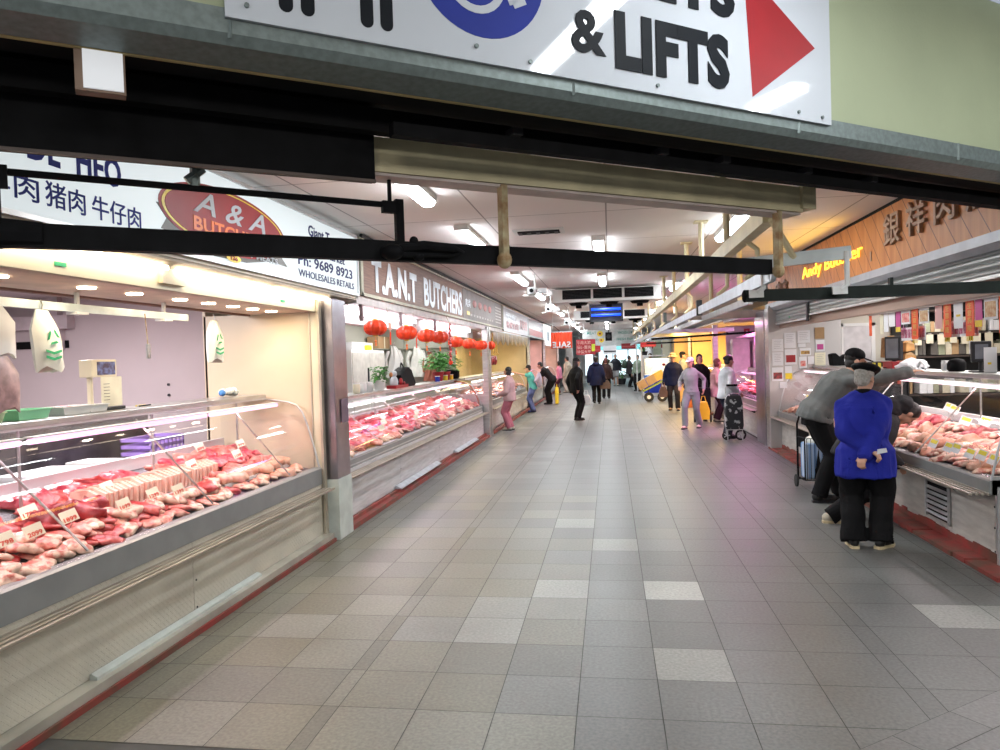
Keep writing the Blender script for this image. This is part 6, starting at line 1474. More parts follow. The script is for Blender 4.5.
def ik(a, t, l1, l2, hint):
    d = t - a; L = min(d.length, (l1 + l2) * .999); u = d.normalized(); t = a + u * L
    k = (l1 * l1 - l2 * l2 + L * L) / (2 * L); h = math.sqrt(max(0, l1 * l1 - k * k))
    hv = V(hint); hv = (hv - u * hv.dot(u)).normalized()
    return a + u * k + hv * h, t
def person(label, loc, face, H, top, bottom, hairm, shoe, lean=0, side=0, g=.02, hem=.10, t=.015, sl=1.0, arms=(None, None), feet=((-.10, 0, 8), (.10, 0, -8)), yaw=0, pitch=0,
           hat=None, hatm=None, hair='short', female=False, vox=.014, hood=False, topname='jacket', botname='trousers', leglen=1.0, wr=.012, curl=.6, solem=None, hipback=0, socks=None, scarf=None, crouch=0, collar=None):
    s = H / 1.70
    hip = V(0, -hipback, .90 - crouch)
    Rl = Matrix.Rotation(-math.radians(lean), 3, 'X') @ Matrix.Rotation(math.radians(side), 3, 'Y')
    T = lambda x, y, z: hip + Rl @ V(x, y, z)
    S = lambda p: V(p) * s
    shw = .165 if female else .18
    neck = T(0, .0, .52)
    Rh = Matrix.Rotation(math.radians(yaw), 3, 'Z') @ Matrix.Rotation(-math.radians(lean * .55 + pitch), 3, 'X')
    hc = neck + Rl @ V(0, .01, .03) + Rh @ V(0, .02, .10)
    Hd = lambda x, y, z: hc + Rh @ V(x, y, z)
    J = {}
    for i, sx in enumerate((-1, 1)):
        sh = T(sx * (shw - .010), 0, .405)
        a = arms[i]
        if a is None: a = ((sx * .27, .04, .80), (sx * .3, -1, 0))
        if isinstance(a, tuple) and len(a) >= 2: tgt, hint = V(a[0]), V(a[1])
        el, wr_ = ik(sh, tgt, .29, .255, hint)
        J[sx] = (sh, el, wr_)
    K = {}
    for i, sx in enumerate((-1, 1)):
        hj = hip + V(sx * .09, 0, -.02); fx, fy, fa = feet[i][:3]; lift = feet[i][3] if len(feet[i]) > 3 else 0
        an = V(fx, fy, .085 + lift); kn, an2 = ik(hj, an, .43, .415, (math.sin(math.radians(-fa)) * .5, 1, 0))
        K[sx] = (hj, kn, an, fa)
    # ---- body, one continuous surface
    w = MB(); rg = [(-.06, .13, .09), (.08, .115, .085), (.22, .125, .095), (.34, .145, .10), (.43, .14, .085), (.49, .08, .065), (.54, .055, .055)]
    w.loft([ring(S(T(0, 0, z)), a * s, b * s, Rl) for z, a, b in rg])
    w.path([S(T(0, 0, .50)), S(hc - Rh @ V(0, .01, .06))], [.055 * s, .052 * s], 12)
    w.ell(S(Hd(0, -.012, .03)), (.073 * s, .09 * s, .088 * s), 16, 12, rot=Rh)
    w.ell(S(Hd(0, .018, -.035)), (.058 * s, .07 * s, .078 * s), 14, 10, rot=Rh)
    w.path([S(Hd(0, .083, .02)), S(Hd(0, .112, -.022))], [.009 * s, .017 * s], 8)
    w.ell(S(Hd(0, .083, -.062)), (.024 * s, .012 * s, .009 * s), 8, 6, rot=Rh)
    w.ell(S(Hd(0, .075, -.095)), (.024 * s, .016 * s, .016 * s), 8, 6, rot=Rh)
    for sx in (-1, 1): w.ell(S(Hd(sx * .075, -.005, -.01)), (.011 * s, .02 * s, .032 * s), 8, 8, rot=Rh)
    for sx in (-1, 1):
        sh, el, wj = J[sx]
        chain(w, [S(sh), S(el), S(wj)], [.047 * s, .036 * s, .025 * s])
        d = (wj - el).normalized()
        # hand: palm + four fingers + thumb
        pn = d.cross(V(0, 0, 1)) if abs(d.z) < .8 else V(sx, 0, 0)
        pn = (pn if pn.length > .1 else V(sx, 0, 0)).normalized()
        if abs(d.z) < .8: wd = pn; nn_ = wd.cross(d).normalized(); nn_ = nn_ if nn_.z < 0 else -nn_      # palm down
        else: nn_ = V(-sx, 0, 0); nn_ = (nn_ - d * nn_.dot(d)).normalized(); wd = d.cross(nn_)
        if wd.dot(V(0, 1, 0)) < 0 and abs(d.z) >= .8: wd = -wd
        th_s = 1
        if abs(d.z) < .8: th_s = 1 if wd.x * sx < 0 else -1
        pc = wj + d * .05
        Mx = Matrix((wd, d, nn_)).transposed()
        w.ell(S(pc), (.042 * s, .055 * s, .017 * s), 12, 8, rot=Mx)
        w.path([S(wj), S(wj + d * .04)], [.026 * s, .027 * s], 10)
        for k, (o_, L_) in enumerate(((-.030, .062), (-.010, .075), (.010, .080), (.030, .070))):
            b0 = wj + d * .085 + wd * o_ * (th_s); c1 = b0 + (d * math.cos(curl * .5) + nn_ * math.sin(curl * .5)) * L_ * .5
            c2 = c1 + (d * math.cos(curl * 1.3) + nn_ * math.sin(curl * 1.3)) * L_ * .5
            w.path([S(b0 - d * .02), S(b0), S(c1), S(c2)], [.0095 * s, .0095 * s, .009 * s, .0075 * s], 8)
        tb = wj + d * .03 + wd * .035 * th_s
        w.path([S(wj + d * .02 + wd * .015 * th_s), S(tb + d * .01 + wd * .008 * th_s), S(tb + d * .045 + wd * .022 * th_s + nn_ * .012)], [.014 * s, .011 * s, .009 * s], 8)
    for sx in (-1, 1):
        hj, kn, an, fa = K[sx]
        chain(w, [S(hj), S(kn), S(an)], [.075 * s, .05 * s, .034 * s])
        Rf = Matrix.Rotation(math.radians(-fa if False else fa), 3, 'Z')
        w.ell(S(an + Rf @ V(0, .06, -.04)), (.034 * s, .10 * s, .028 * s), 12, 8, rot=Rf)
    body = remesh(w, 'person', M['skin'], None, min(vox, .011) * .75 if vox < .012 else vox * .8, 2)
    body['_local'] = 1; tag(body, label, 'person')
    # ---- trousers
    w = MB()
    w.loft([ring(S(T(0, 0, .06)), (.145 + t * .6) * s, (.11 + t * .6) * s, Rl), ring(S(hip), (.16 + t * .6) * s, (.12 + t * .6) * s, Matrix.Identity(3)), ring(S(hip - V(0, 0, .12)), (.15 + t) * s, (.11 + t) * s, Matrix.Identity(3))])
    for sx in (-1, 1):
        hj, kn, an, fa = K[sx]; b = hj + V(0, 0, -.02)
        if leglen < 1: e = hj.lerp(kn, leglen * 1.8 if leglen < .55 else 1)
        pts = [b, kn] + ([an - V(0, 0, .02)] if leglen >= 1 else [])
        rs = [.092 + t, .066 + t, .056 + t * 1.1]
        if leglen >= 1: pts = [b, b.lerp(kn, .5), kn, kn.lerp(an, .5), an - V(0, .0, .025)]; rs = [.092 + t, .082 + t, .066 + t, .060 + t, .058 + t * 1.1]
        else: pts = [b, b.lerp(kn, .5), kn.lerp(an, .06)]; rs = [.095 + t, .088 + t, .085 + t]
        w.path([S(p) for p in pts], [q * s for q in rs], 14); w.ell(S(kn), (rs[2] if leglen >= 1 else .06) * s * .98); w.ell(S(b), rs[0] * s * .8)
    remesh(w, botname, bottom, body, vox, 3, (wr, 7), (1, 1, .55))
    # ---- upper garment
    w = MB()
    hx = max(0, t - .015) * .8
    rgs = [(-hem, .172 + g + hx, .130 + g + hx), (-hem * .4, .170 + g + hx, .127 + g + hx), (.0, .164 + g + hx, .12 + g + hx), (.10, .145 + g, .108 + g), (.24, .16 + g, .12 + g), (.36, .175 + g, .122 + g), (.425, (.15 if female else .165) + g * .6, .10 + g * .8), (.475, (.115 if female else .13) + g * .4, .085 + g * .4), (.505, .085 + g * .3, .075 + g * .3), (.53, .068, .068)]
    def TT(z):
        if z < 0: return hip + (Rl @ V(0, 0, z)) * .3 + V(0, 0, z) * .7
        return T(0, 0, z)
    w.loft([ring(S(TT(z)), a * s, b * s, Rl if z >= 0 else Matrix.Rotation(-math.radians(lean * .4), 3, 'X')) for z, a, b in rgs])
    for sx in (-1, 1):
        sh, el, wj = J[sx]
        w.path([S(T(0, 0, .475)), S(T(sx * .08, 0, .458)), S(sh)], [(.062 + g * .3) * s, (.06 + g * .35) * s, (.052 + g * .4) * s], 12)
        if sl >= 1: chain(w, [S(sh), S(sh.lerp(el, .5)), S(el), S(el.lerp(wj, .5)), S(wj + (wj - el).normalized() * .0)], [(.052 + g * .42) * s, (.057 + g * .45) * s, (.052 + g * .5) * s, (.046 + g * .5) * s, (.036 + g * .5) * s])
        elif sl > 0: chain(w, [S(sh), S(sh.lerp(el, sl * 1.6 if sl < .6 else 1))], [(.066 + g * .6) * s, (.062 + g * .5) * s])
    jk = remesh(w, topname, top, body, vox, 3, (wr, 9), (1, 1, .4))
    if collar:
        w = MB(); rr_ = []
        for z, a in ((.50, .078), (.545, .072), (.548, .062), (.50, .062)): rr_.append(ring(S(T(0, -.005, z)), a * s, a * s, Rl))
        w.loft(rr_, caps=False); w.build('collar', collar, body, smooth=True)
    if hood:
        w = MB(); w.ell(S(T(0, -.10, .50)), (.13 * s, .085 * s, .07 * s), rot=Rl)
        if lean > 40: w.ell(S(T(0, -.075, .56)), (.125 * s, .10 * s, .11 * s), rot=Rl); w.ell(S(T(0, -.04, .66)), (.105 * s, .10 * s, .10 * s), rot=Rl); w.ell(S(T(.07, -.06, .52)), .05 * s); w.ell(S(T(-.07, -.06, .52)), .05 * s)
        remesh(w, 'hood', top, body, vox, 2, (wr, 12))
    # ---- hair and hats
    w = MB()
    if hair:
        w.ell(S(Hd(0, -.022, .042)), (.081 * s, .093 * s, .088 * s), 16, 12, rot=Rh)
        w.ell(S(Hd(0, -.045, -.015)), (.072 * s, .058 * s, .07 * s), 14, 10, rot=Rh)
    if hair == 'long':
        w.path([S(Hd(0, -.05, .02)), S(Hd(0, -.075, -.12)), S(Hd(0, -.085, -.22))], [.075 * s, .065 * s, .035 * s], 12)
        w.ell(S(Hd(-.058, -.03, -.05)), (.02 * s, .03 * s, .08 * s)); w.ell(S(Hd(.058, -.03, -.05)), (.02 * s, .03 * s, .08 * s))
    if hair == 'bob':
        w.ell(S(Hd(-.058, -.015, -.03)), (.028 * s, .05 * s, .07 * s)); w.ell(S(Hd(.058, -.015, -.03)), (.028 * s, .05 * s, .07 * s)); w.ell(S(Hd(0, -.05, -.03)), (.078 * s, .055 * s, .085 * s))
    if hair == 'bun': w.ell(S(Hd(0, -.10, .04)), .045 * s)
    if hair: remesh(w, 'hair', hairm, body, max(vox * .7, .008), 1, (.004, 40))
    hm = hatm or M['black']
    if hat == 'beret':
        w = MB(); R2 = Rh @ Matrix.Rotation(math.radians(-6), 3, 'X')
        w.ell(S(Hd(0, -.005, .098)), (.124 * s, .135 * s, .046 * s), 20, 10, rot=R2); w.ell(S(Hd(0, -.01, .075)), (.086 * s, .100 * s, .03 * s), 18, 8, rot=R2)
        w.path([S(Hd(-.05, .075, .068)), S(Hd(0, .135, .055)), S(Hd(.05, .075, .068))], [.014 * s] * 3, 8)
        remesh(w, 'beret', hm, body, .008, 2, (.004, 20))
    if hat == 'cap':
        w = MB(); w.ell(S(Hd(0, -.018, .062)), (.086 * s, .099 * s, .075 * s), 16, 12, rot=Rh); remesh(w, 'cap', hm, body, max(vox * .7, .008), 1)
        w = MB(); pr = [(-.07, .055), (-.06, .12), (-.03, .155), (.03, .155), (.06, .12), (.07, .055)]
        w.add([S(Hd(x, y, .050 - (y - .055) * .25)) for x, y in pr] + [S(Hd(x, y, .042 - (y - .055) * .25)) for x, y in pr], [(0, 1, 2, 3, 4, 5), (11, 10, 9, 8, 7, 6)] + [(i, (i + 1) % 6, 6 + (i + 1) % 6, 6 + i) for i in range(6)]); w.build('cap_brim', hm, body)
    if hat == 'straw':
        w = MB(); c = S(Hd(0, -.01, .07)); R2 = Rh
        w.loft([[c + R2 @ V(r * s * math.cos(2 * PI * j / 20), r * s * math.sin(2 * PI * j / 20) * 1.1, z * s) for j in range(20)] for r, z in ((.16, -.03), (.165, -.022), (.095, .0), (.085, .07), (.05, .085), (.01, .08))]); w.build('straw_hat', hm, body, smooth=True)
    if not female or True:
        w = MB()
        for sx in (-1, 1): w.ell(S(Hd(sx * .03, .078, .008)), (.011 * s, .006 * s, .006 * s), 8, 6, rot=Rh)
        w.build('eyes', mat('dark_eye', (.02, .015, .015), .2), body, smooth=True)
    # ---- shoes
    for sx in (-1, 1):
        hj, kn, an, fa = K[sx]; Rf = Matrix.Rotation(math.radians(fa), 3, 'Z')
        B = V(an.x, an.y, an.z - .085)
        P = lambda x, y, z: S(B + Rf @ V(x, y, z))
        w = MB()
        w.ell(P(0, .10, .042), (.046 * s, .095 * s, .036 * s), 14, 10, rot=Rf); w.ell(P(0, -.01, .055), (.040 * s, .06 * s, .05 * s), 14, 10, rot=Rf); w.path([P(0, -.005, .05), P(0, -.01, .095)], [.045 * s, .043 * s], 12)
        sh_ = remesh(w, 'shoe', shoe, body, max(.008, vox * .6), 1)
        w = MB(); o = [(-.03, -.065), (.03, -.065), (.043, -.02), (.04, .05), (.05, .12), (.03, .185), (0, .20), (-.03, .185), (-.05, .12), (-.04, .05), (-.043, -.02)]; n = len(o)
        w.add([P(x, y, .0) for x, y in o] + [P(x, y, .024) for x, y in o], [tuple(range(n - 1, -1, -1)), tuple(range(n, 2 * n))] + [(i, (i + 1) % n, n + (i + 1) % n, n + i) for i in range(n)])
        w.build('sole', solem or M['darkgrey'], sh_ if False else body, smooth=False)
        if socks:
            w = MB(); w.path([P(0, -.01, .08), P(0, -.005, .15)], [.045 * s, .046 * s], 12); w.build('sock', socks, body, smooth=True)
    body.location = (loc[0], loc[1], 0.0); body.rotation_euler = (0, 0, math.radians(face))
    return body
C = lambda n, c, v=.12: mat(n, c, .85, 0, v, 5, spec=.15, bump=.25, bscale=90)
BLK = C('black_cloth', (.008, .008, .009)); CHAR = C('charcoal_cloth', (.035, .033, .036)); NAVY = C('navy_cloth', (.012, .016, .05)); GREY = C('grey_knit', (.115, .12, .12))
shoeb = mat('black_shoe', (.012, .012, .012), .5); shoew = mat('pale_shoe', (.55, .50, .40), .6); WHT = C('white_cloth', (.66, .68, .72))
creamsole = mat('cream_sole', (.62, .52, .32), .6)
person('elderly person in a bright blue jacket and black beret, hands clasped behind the back', (2.10, 6.52), -14, 1.58, C('royal_blue_cloth', (.020, .028, .30)), BLK, M['greyhair'], shoeb, lean=9, g=.052, hem=.24, t=.045,
       arms=(((.02, -.235, .93), (-1, -.1, -.15)), ((-.02, -.27, .885), (1, -.1, -.15))), feet=((-.105, 0, 10), (.115, .03, -35)), yaw=-38, pitch=4, hat='beret', vox=.0095, wr=.022, solem=creamsole, curl=1.3, collar=BLK, hipback=.03)
person('tall man in grey sweater and black cap leaning over the right counter, arm stretched out', (2.30, 8.56), -90, 1.86, GREY, BLK, M['hair'], shoeb, lean=40, g=.048, hem=.085, t=.024,
       arms=(((-.12, .66, 1.20), (-.5, 0, -1)), ((.22, .98, 1.325), (0, -.2, -1))), feet=((-.14, .22, 5), (.10, -.06, 0)), yaw=-8, pitch=-12, hat='cap', vox=.010, wr=.016, socks=WHT, curl=.35, hipback=.05)
person('person in a dark hooded jacket bent down to look into the right case', (2.12, 7.56), -90, 1.62, CHAR, BLK, M['hair'], shoew, lean=50, g=.055, hem=.12, t=.03,
       arms=(((-.20, .56, .66), (-.4, -.2, -1)), ((.20, .56, .62), (.4, -.4, -1))), feet=((-.12, .10, 0), (.10, -.06, 0)), hood=True, vox=.011, wr=.018, hipback=-.22, crouch=.16, pitch=50, solem=creamsole)
person('woman in a white shirt and dark trousers beside a black patterned shopping trolley', (2.22, 14.75), -62, 1.66, WHT, C('dark_blue_trousers', (.025, .03, .05)), M['hair'], shoeb, lean=4, g=.03, hem=.10, t=.015, female=True,
       arms=(((-.12, .30, 1.02), (-.6, -.5, -.6)), ((.24, .12, .93), (.4, -1, 0))), feet=((-.09, .05, 0), (.09, -.05, -5)), yaw=-5, pitch=10, hair='bun', topname='shirt')
person('woman in a long pale pink jacket standing at the pink lit counter', (2.52, 18.3), -85, 1.56, C('pale_pink_cloth', (.66, .40, .40)), C('dark_maroon_trousers', (.05, .02, .03)), mat('auburn_hair', (.12, .03, .025), .5), shoew, lean=3, g=.035, hem=.25, female=True, hair='bob', arms=(((-.15, .25, 1.0), (-.6, -.5, -.6)), ((.18, .22, .98), (.6, -.5, -.6))))
person('woman in a grey tracksuit and white cap walking towards the camera', (1.78, 16.8), 158, 1.62, C('light_grey_cloth', (.30, .29, .31)), C('light_grey_trousers', (.23, .24, .26)), M['hair'], mat('pale_pink_shoe', (.7, .45, .42), .6), lean=2, g=.008, hem=.06, t=.012, female=True, hat='cap', hatm=M['white'], hair='long', feet=((-.12, -.18, 5), (.12, .16, -5)), arms=(((-.26, -.10, .92), (-.3, -1, 0)), ((.24, .12, .98), (.5, -1, 0))), yaw=-10)
person('person in black clothes with dark hair just behind the white capped woman', (2.18, 18.6), 170, 1.68, BLK, BLK, M['hair'], shoeb, g=.03, female=True, hair='bob')
person('older man in straw hat and navy coat carrying a brown bag', (1.84, 22.2), 172, 1.70, NAVY, C('dark_brown_trousers', (.035, .028, .03)), M['greyhair'], mat('brown_shoe', (.25, .15, .10), .6), g=.045, hem=.17, hat='straw', hatm=mat('straw', (.50, .36, .20), .8), feet=((-.12, .1, 8), (.1, -.08, -8)), vox=.017)
person('man in a grey shirt and dark cap behind the straw hatted man', (2.28, 24.0), -95, 1.76, C('mid_grey_cloth', (.25, .27, .28)), C('dark_trousers', (.03, .03, .035)), M['hair'], shoeb, hat='cap', hatm=BLK, topname='shirt', sl=.35, vox=.017)
person('person all in black with a cap standing alone in the middle of the hall', (-.90, 19.4), -48, 1.68, BLK, BLK, M['hair'], shoeb, g=.045, hem=.16, t=.008, hat='cap', hatm=BLK, hair='long', arms=(((-.26, .02, .80), (-.3, -1, 0)), ((.22, -.14, .86), (.6, -1, 0))), feet=((-.07, .02, 0), (.08, -.02, 0)), vox=.015)
person('person in a navy coat walking away down the hall', (-.50, 25.7), 2, 1.70, NAVY, BLK, M['hair'], shoeb, g=.05, hem=.24, t=.01, hood=True, feet=((-.08, -.22, 0, .05), (.09, .16, 0)), vox=.018)
person('person with reddish hair partly hidden behind the navy coated person', (-.18, 29), 0, 1.62, C('dark_brown_cloth', (.05, .03, .03)), BLK, mat('auburn_hair', (.12, .03, .025), .5), shoeb, hair='bob', female=True, vox=.02)
person('person in olive top and blue jeans walking away far down the hall', (-.22, 46), 0, 1.74, C('olive_cloth', (.13, .12, .05)), C('blue_jeans', (.08, .16, .28)), M['hair'], shoeb, feet=((-.09, -.15, 0, .03), (.09, .15, 0)), vox=.024)
person('person in a dark jacket and grey shorts far down the hall', (.29, 41), 175, 1.76, C('dark_slate_cloth', (.03, .035, .045)), C('grey_shorts', (.26, .27, .28)), M['hair'], shoew, leglen=.5, botname='shorts', feet=((-.10, .15, 0), (.09, -.12, 0)), vox=.022, g=.04)
person('person in dark clothes with a backpack facing the kiosk', (.96, 38.5), -80, 1.66, CHAR, BLK, M['hair'], shoeb, arms=(((-.15, .45, 1.15), (-.3, -.3, -1)), ((.15, .45, 1.15), (.3, -.3, -1))), vox=.022, g=.045, hem=.2)
bp_ = [o for o in bpy.data.objects if o.get('label', '').startswith('person in dark clothes with a backpack')][0]
t = thing('backpack', 'dark green backpack worn by the person facing the kiosk', 'backpack', (.72, 38.5, 1.2)); w = MB(); w.ell((.74, 38.45, 1.2), (.13, .17, .24)); w.build('bag', mat('dark_green_cloth', (.03, .06, .04), .7), t, smooth=True); w = MB(); w.ell((.65, 38.45, 1.1), (.07, .12, .12)); w.build('pocket', MATS['dark_green_cloth'], t, smooth=True)
person('woman in pink jacket and pink trousers looking into the third left case', (-2.38, 17.1), 82, 1.52, C('dusty_pink_cloth', (.52, .34, .34)), C('rose_trousers', (.46, .16, .20)), M['hair'], shoew, g=.045, hem=.12, t=.015, female=True, hair='bob', feet=((-.1, 0, 0), (.1, -.02, -4)), arms=(((-.12, .24, .95), (-.6, -.5, -.6)), ((.16, .20, .92), (.6, -.5, -.6))), vox=.014)
person('woman in teal top and lilac cardigan reaching over the third left case', (-2.40, 22.6), 84, 1.50, C('teal_cloth', (.10, .42, .38)), C('blue_patterned_trousers', (.10, .13, .30), .5), M['hair'], mat('navy_shoe', (.03, .04, .15), .6), female=True, sl=.2, lean=12, hat='cap', hatm=CHAR, topname='top', arms=(((-.15, .62, 1.42), (-.3, 0, -1)), ((.2, .22, .98), (.5, -.5, -.6))), vox=.016)
t = thing('cardigan', 'lilac cardigan tied at the back of the woman in teal', 'cardigan', (-2.2, 22.6, 1.0)); w = MB(); w.ell((-2.2, 22.58, 1.0), (.09, .2, .24)); w.path([(-2.2, 22.4, 1.1), (-2.3, 22.3, .95)], [.06, .05], 10); w.build('cardigan', C('lilac_cloth', (.42, .40, .55)), t, smooth=True)
person('person in black bending over beside a yellow bag at the left stalls', (-2.18, 26.2), 80, 1.72, C('black_cloth2', (.018, .018, .022)), BLK, M['hair'], shoeb, lean=42, sl=.4, hipback=.1, t=.03, arms=(((-.15, .5, .75), (0, -.5, -1)), ((.2, .5, .7), (0, -.5, -1))), vox=.017)
t = thing('shopping_bag', 'yellow bag hanging behind the bending person in black', 'bag', (-2.0, 26.2, .3)); w = MB(); w.prism([(25.95, .02), (25.98, .5), (26.2, .62), (26.38, .5), (26.42, .02)], 'x', -1.98, -1.86); w.build('bag', M['yellow'], t, bevel=.03); w = MB(); w.path([(-1.92, 26.1, .56), (-1.92, 26.2, .72), (-1.92, 26.3, .56)], .012, 6); w.build('handle', M['yellow'], t)
person('person in a pink top at the peach lit left stall', (-2.28, 32.8), 85, 1.52, C('bright_pink_cloth', (.62, .22, .32)), C('maroon_trousers', (.10, .03, .04)), M['hair'], shoew, female=True, hair='bob', vox=.02)
person('person in a beige coat at the far left stalls', (-2.0, 34.5), 60, 1.72, C('beige_cloth', (.42, .36, .28)), C('beige_trousers', (.45, .40, .34)), M['hair'], shoew, g=.05, hem=.3, vox=.02)
person('person in a pale grey coat, farthest of the three at the peach lit stall', (-1.72, 36), 30, 1.66, C('pale_grey_cloth', (.42, .42, .44)), C('pale_trousers', (.40, .38, .36)), M['hair'], shoew, g=.045, hem=.3, hair='bob', vox=.02)
person('person in white standing behind the kiosk', (1.78, 33.4), 160, 1.75, WHT, BLK, M['hair'], shoeb, vox=.022)
person('person in green standing behind the kiosk beside the plant', (1.25, 34.2), 150, 1.70, C('sage_cloth', (.20, .26, .20)), BLK, M['hair'], shoeb, vox=.022)

t = thing('paper_slip', 'small white paper held behind the back of the person in blue', 'paper', (2.13, 6.27, .86))
w = MB(); w.add([(2.10, 6.235, .835), (2.175, 6.23, .850), (2.165, 6.225, .885), (2.10, 6.23, .875), (2.10, 6.232, .835), (2.175, 6.227, .850), (2.165, 6.222, .885), (2.10, 6.227, .875)], [(0, 1, 2, 3), (7, 6, 5, 4), (0, 4, 5, 1), (1, 5, 6, 2), (2, 6, 7, 3), (3, 7, 4, 0)]); w.build('paper', M['paper'], t)
# ---- things people hold or pull
def poly_bag(lab, x, y, z0, z1, wd, mt, nm='plastic_bag', cat='bag', th=.08):
    t = thing(nm, lab, cat, (x, y, z0)); w = MB()
    w.prism([(x - wd / 2, z0), (x - wd * .55, z0 + (z1 - z0) * .55), (x - wd * .3, z1), (x + wd * .3, z1), (x + wd * .55, z0 + (z1 - z0) * .5), (x + wd / 2, z0)], 'y', y - th, y + th); w.build('bag', mt, t, bevel=.02)
    w = MB(); w.path([(x - wd * .25, y, z1 - .02), (x - .03, y, z1 + .12), (x + .03, y, z1 + .12), (x + wd * .25, y, z1 - .02)], .01, 6); w.build('handle', mt, t); return t
poly_bag('pale plastic bag held by the person in black in the middle', -.66, 19.55, .38, .66, .24, M['plastic'])
poly_bag('brown shopping bag held by the navy coated person', -.20, 25.8, .52, .82, .36, mat('dark_brown_bag', (.09, .06, .05), .6), 'shopping_bag')
poly_bag('brown bag held by the straw hatted man', 1.53, 22.1, .40, .72, .22, mat('brown_bag', (.14, .08, .06), .6), 'shopping_bag')
poly_bag('white bag held by the person in shorts', .02, 41, .85, 1.25, .32, M['plastic'])
poly_bag('big yellow plastic bag beside the woman in the grey tracksuit', 2.10, 17.35, .14, .56, .25, M['yellow'])
t = thing('shopping_trolley', 'dark two wheeled shopping trolley bag behind the yellow bag', 'trolley', (2.20, 18.1, 0))
w = MB(); w.box(2.0, 2.36, 18.0, 18.25, .22, .85); w.build('bag', BLK, t, bevel=.04); w = MB(); w.path([(2.05, 18.2, .1), (2.05, 18.2, 1.02), (2.31, 18.2, 1.02), (2.31, 18.2, .1)], .014, 6); w.build('frame', M['darkgrey'], t)
for x in (1.99, 2.37):
    w = MB(); w.cyl((x - .015, 18.2, .09), (x + .015, 18.2, .09), .09, n=16); w.build('wheel', M['tyre'], t)
# black patterned trolley
t = thing('shopping_trolley', 'black and white patterned shopping trolley on spoked wheels', 'trolley', (2.28, 14.3, 0))
pm = mat('black_white_leaf_pattern', (.02, .02, .025), .7, 0, 0, 9, col2=(.45, .45, .47)); r_ = [n for n in pm.node_tree.nodes if n.type == 'VALTORGB'][0]; r_.color_ramp.elements[0].position = .56; r_.color_ramp.elements[1].position = .60
w = MB(); w.loft([[V(2.28 + a * k, 14.3 + b * k, z) for a, b in ((-.16, -.10), (.16, -.10), (.16, .10), (-.16, .10))] for z, k in ((.22, .95), (.30, 1.05), (.7, 1.0), (.86, .8), (.90, .5))]); w.build('bag', pm, t, bevel=.02)
w = MB(); w.path([(2.16, 14.42, .10), (2.16, 14.42, 1.0), (2.20, 14.42, 1.05), (2.36, 14.42, 1.05), (2.40, 14.42, 1.0), (2.40, 14.42, .10)], .013, 8); w.path([(2.15, 14.2, .02), (2.15, 14.2, .22), (2.42, 14.2, .22), (2.42, 14.2, .02)], .012, 6); w.build('frame', M['alu'], t, smooth=True)
w = MB(); w.path([(2.18, 14.42, 1.05), (2.38, 14.42, 1.05)], .022, 8); w.build('grip', M['black'], t, smooth=True)
def wheel(cx, cy, cz, r, t, axis='x', tw=.02):
    w = MB(); n = 24; pts = [(cx, cy + r * math.cos(a), cz + r * math.sin(a)) if axis == 'x' else (cx + r * math.cos(a), cy, cz + r * math.sin(a)) for a in [2 * PI * i / n for i in range(n + 1)]]
    w.path([pts[i] for i in range(n + 1)], tw, 8, caps=False)
    o = w.build('wheel', M['tyre'], t, smooth=True)
    w = MB()
    for i in range(5):
        a = i * 2 * PI / 5; w.path([(cx, cy, cz), (cx, cy + r * math.cos(a), cz + r * math.sin(a)) if axis == 'x' else (cx + r * math.cos(a), cy, cz + r * math.sin(a))], .008, 5)
    w.ell((cx, cy, cz), .022, 8, 6); w.build('spokes', M['alu'], o if False else t)
wheel(2.17, 14.44, .09, .075, t, 'y', .015); wheel(2.42, 14.40, .10, .085, t, 'y', .018)
# folding cart near the leaning man
t = thing('shopping_cart', 'black folding shopping cart with a blue striped bag by the right kerb', 'cart', (2.42, 9.45, 0))
x0, x1, y = 2.26, 2.62, 9.45
w = MB(); w.path([(x0, y, .08), (x0, y, .78), (x0 + .03, y, .88), (x0 + .09, y, .95), (x1 - .06, y, .95), (x1, y, .88), (x1, y, .78), (x1, y, .08)], .013, 8); w.path([(x0, y, .1), (x1, y, .1)], .01, 6)
w.path([(x0 + .02, y - .26, .12), (x0 + .02, y - .26, .62), (x1 - .02, y - .26, .62), (x1 - .02, y - .26, .12), (x0 + .02, y - .26, .12)], .009, 6)
for z in (.12, .62): w.path([(x0 + .02, y - .26, z), (x0, y, z)], .009, 6); w.path([(x1 - .02, y - .26, z), (x1, y, z)], .009, 6)
for i in range(1, 8): w.path([(x0 + .045 * i, y - .26, .12), (x0 + .045 * i, y - .26, .62)], .004, 5)
w.build('frame', M['black'], t, smooth=True)
sm_ = mat('blue_white_stripes', (.06, .22, .55), .6, 0, 0, 9, col2=(.6, .68, .75), stretch=(7, 1, .01))
w = MB(); w.loft([[V(x0 + .18 + a * k, y - .13 + b * k, z) for a, b in ((-.15, -.11), (.15, -.11), (.15, .11), (-.15, .11))] for z, k in ((.13, 1), (.4, 1.03), (.56, 1))]); w.build('striped_bag', sm_, t, bevel=.02)
w = MB(); w.ell((x0 + .18, y - .13, .57), (.14, .10, .08)); w.build('white_contents', M['plastic'], t, smooth=True)
w = MB(); w.prism([(x0 + .12, .14), (x0 + .17, .48), (x0 + .22, .14)], 'y', y - .275, y - .27); w.build('black_strap', M['black'], t)
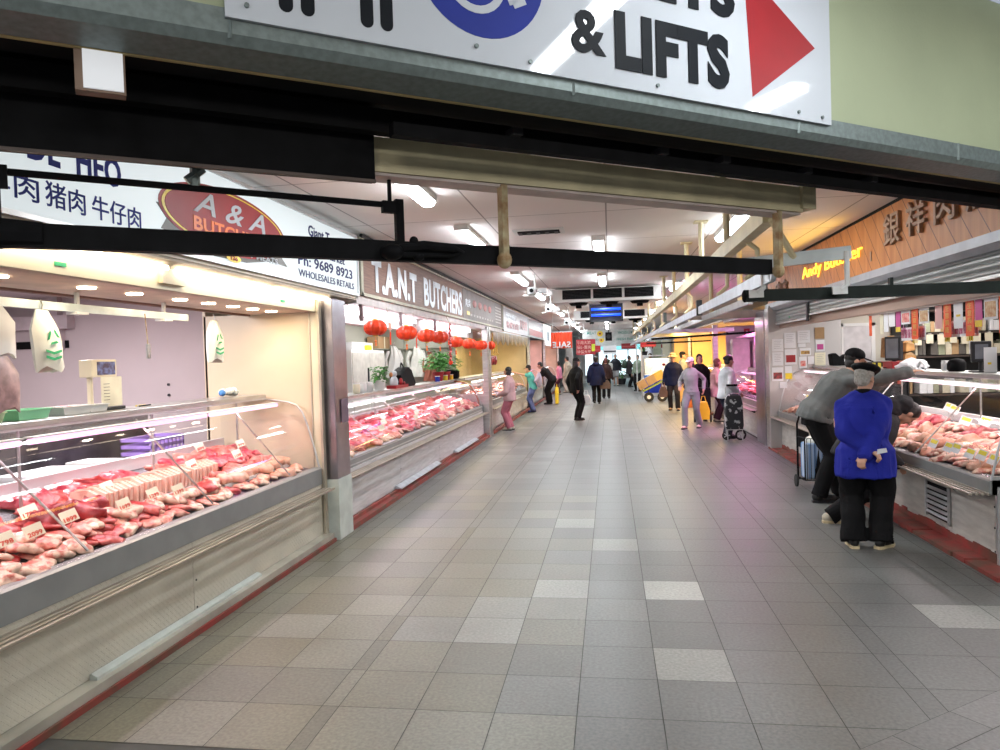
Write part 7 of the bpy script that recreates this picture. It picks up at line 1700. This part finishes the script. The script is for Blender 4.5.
for x in (x0 - .02, x1 + .02):
    w = MB(); w.cyl((x - .012, y, .075), (x + .012, y, .075), .075, n=18); w.build('wheel', M['tyre'], t)
# hand truck with boxes
t = thing('hand_truck', 'green hand truck tilted back on two wheels', 'hand truck', (1.55, 26.4, 0))
w = MB(); w.bar((1.15, 26.3, .38), (2.0, 26.3, .82), .04, .05); w.bar((1.15, 26.6, .38), (2.0, 26.6, .82), .04, .05); w.bar((1.15, 26.45, .36), (1.05, 26.45, .58), .34, .03); w.bar((1.35, 26.45, .47), (1.95, 26.45, .78), .30, .02); w.build('frame', mat('lime_green_paint', (.28, .36, .05), .5), t)
w = MB(); w.path([(1.9, 26.3, .78), (2.1, 26.3, .95), (2.1, 26.6, .95), (1.9, 26.6, .78)], .02, 6); w.build('handle', M['darkgrey'], t)
w = MB(); w.path([(1.32, 26.35, .20), (1.32, 26.35, .45)], .02, 6); w.path([(1.75, 26.35, .20), (1.75, 26.35, .65)], .02, 6); w.build('axle_legs', M['darkgrey'], t)
for x in (1.32, 1.78):
    w = MB(); w.cyl((x, 26.22, .17), (x, 26.30, .17), .17, n=20); o = w.build('wheel', M['tyre'], t); w = MB(); w.cyl((x, 26.21, .17), (x, 26.23, .17), .07, n=14); w.build('hub', M['white'], t)
for i, (a, c, lab) in enumerate(((.13, 'card', 'brown carton with white print on the low end of the hand truck'), (.50, 'card', 'brown carton in the middle of the hand truck'), (.84, 'yellow', 'yellowish carton at the high end of the hand truck'))):
    bx_ = thing('carton', lab, 'box', (1.2 + a * .9, 26.45, .55)); L0 = V(1.08, 26.45, .385) + V(.888, 0, .46) * (a * .95); d = V(.888, 0, .46)
    up_ = V(-.46, 0, .888); w = MB(); w.bar(L0 - d * .165 + up_ * .19, L0 + d * .165 + up_ * .19, .34, .30); w.build('box', M[c] if c == 'card' else mat('mustard_carton', (.62, .38, .08), .7), bx_, bevel=.006)
    w = MB(); w.bar(L0 - d * .17 + up_ * .343, L0 + d * .17 + up_ * .343, .05, .004); w.build('tape', M['ticket'], bx_)

# ---- tidy
for o in bpy.data.objects:
    for k in ('_local', '_n'):
        if k in o: del o[k]
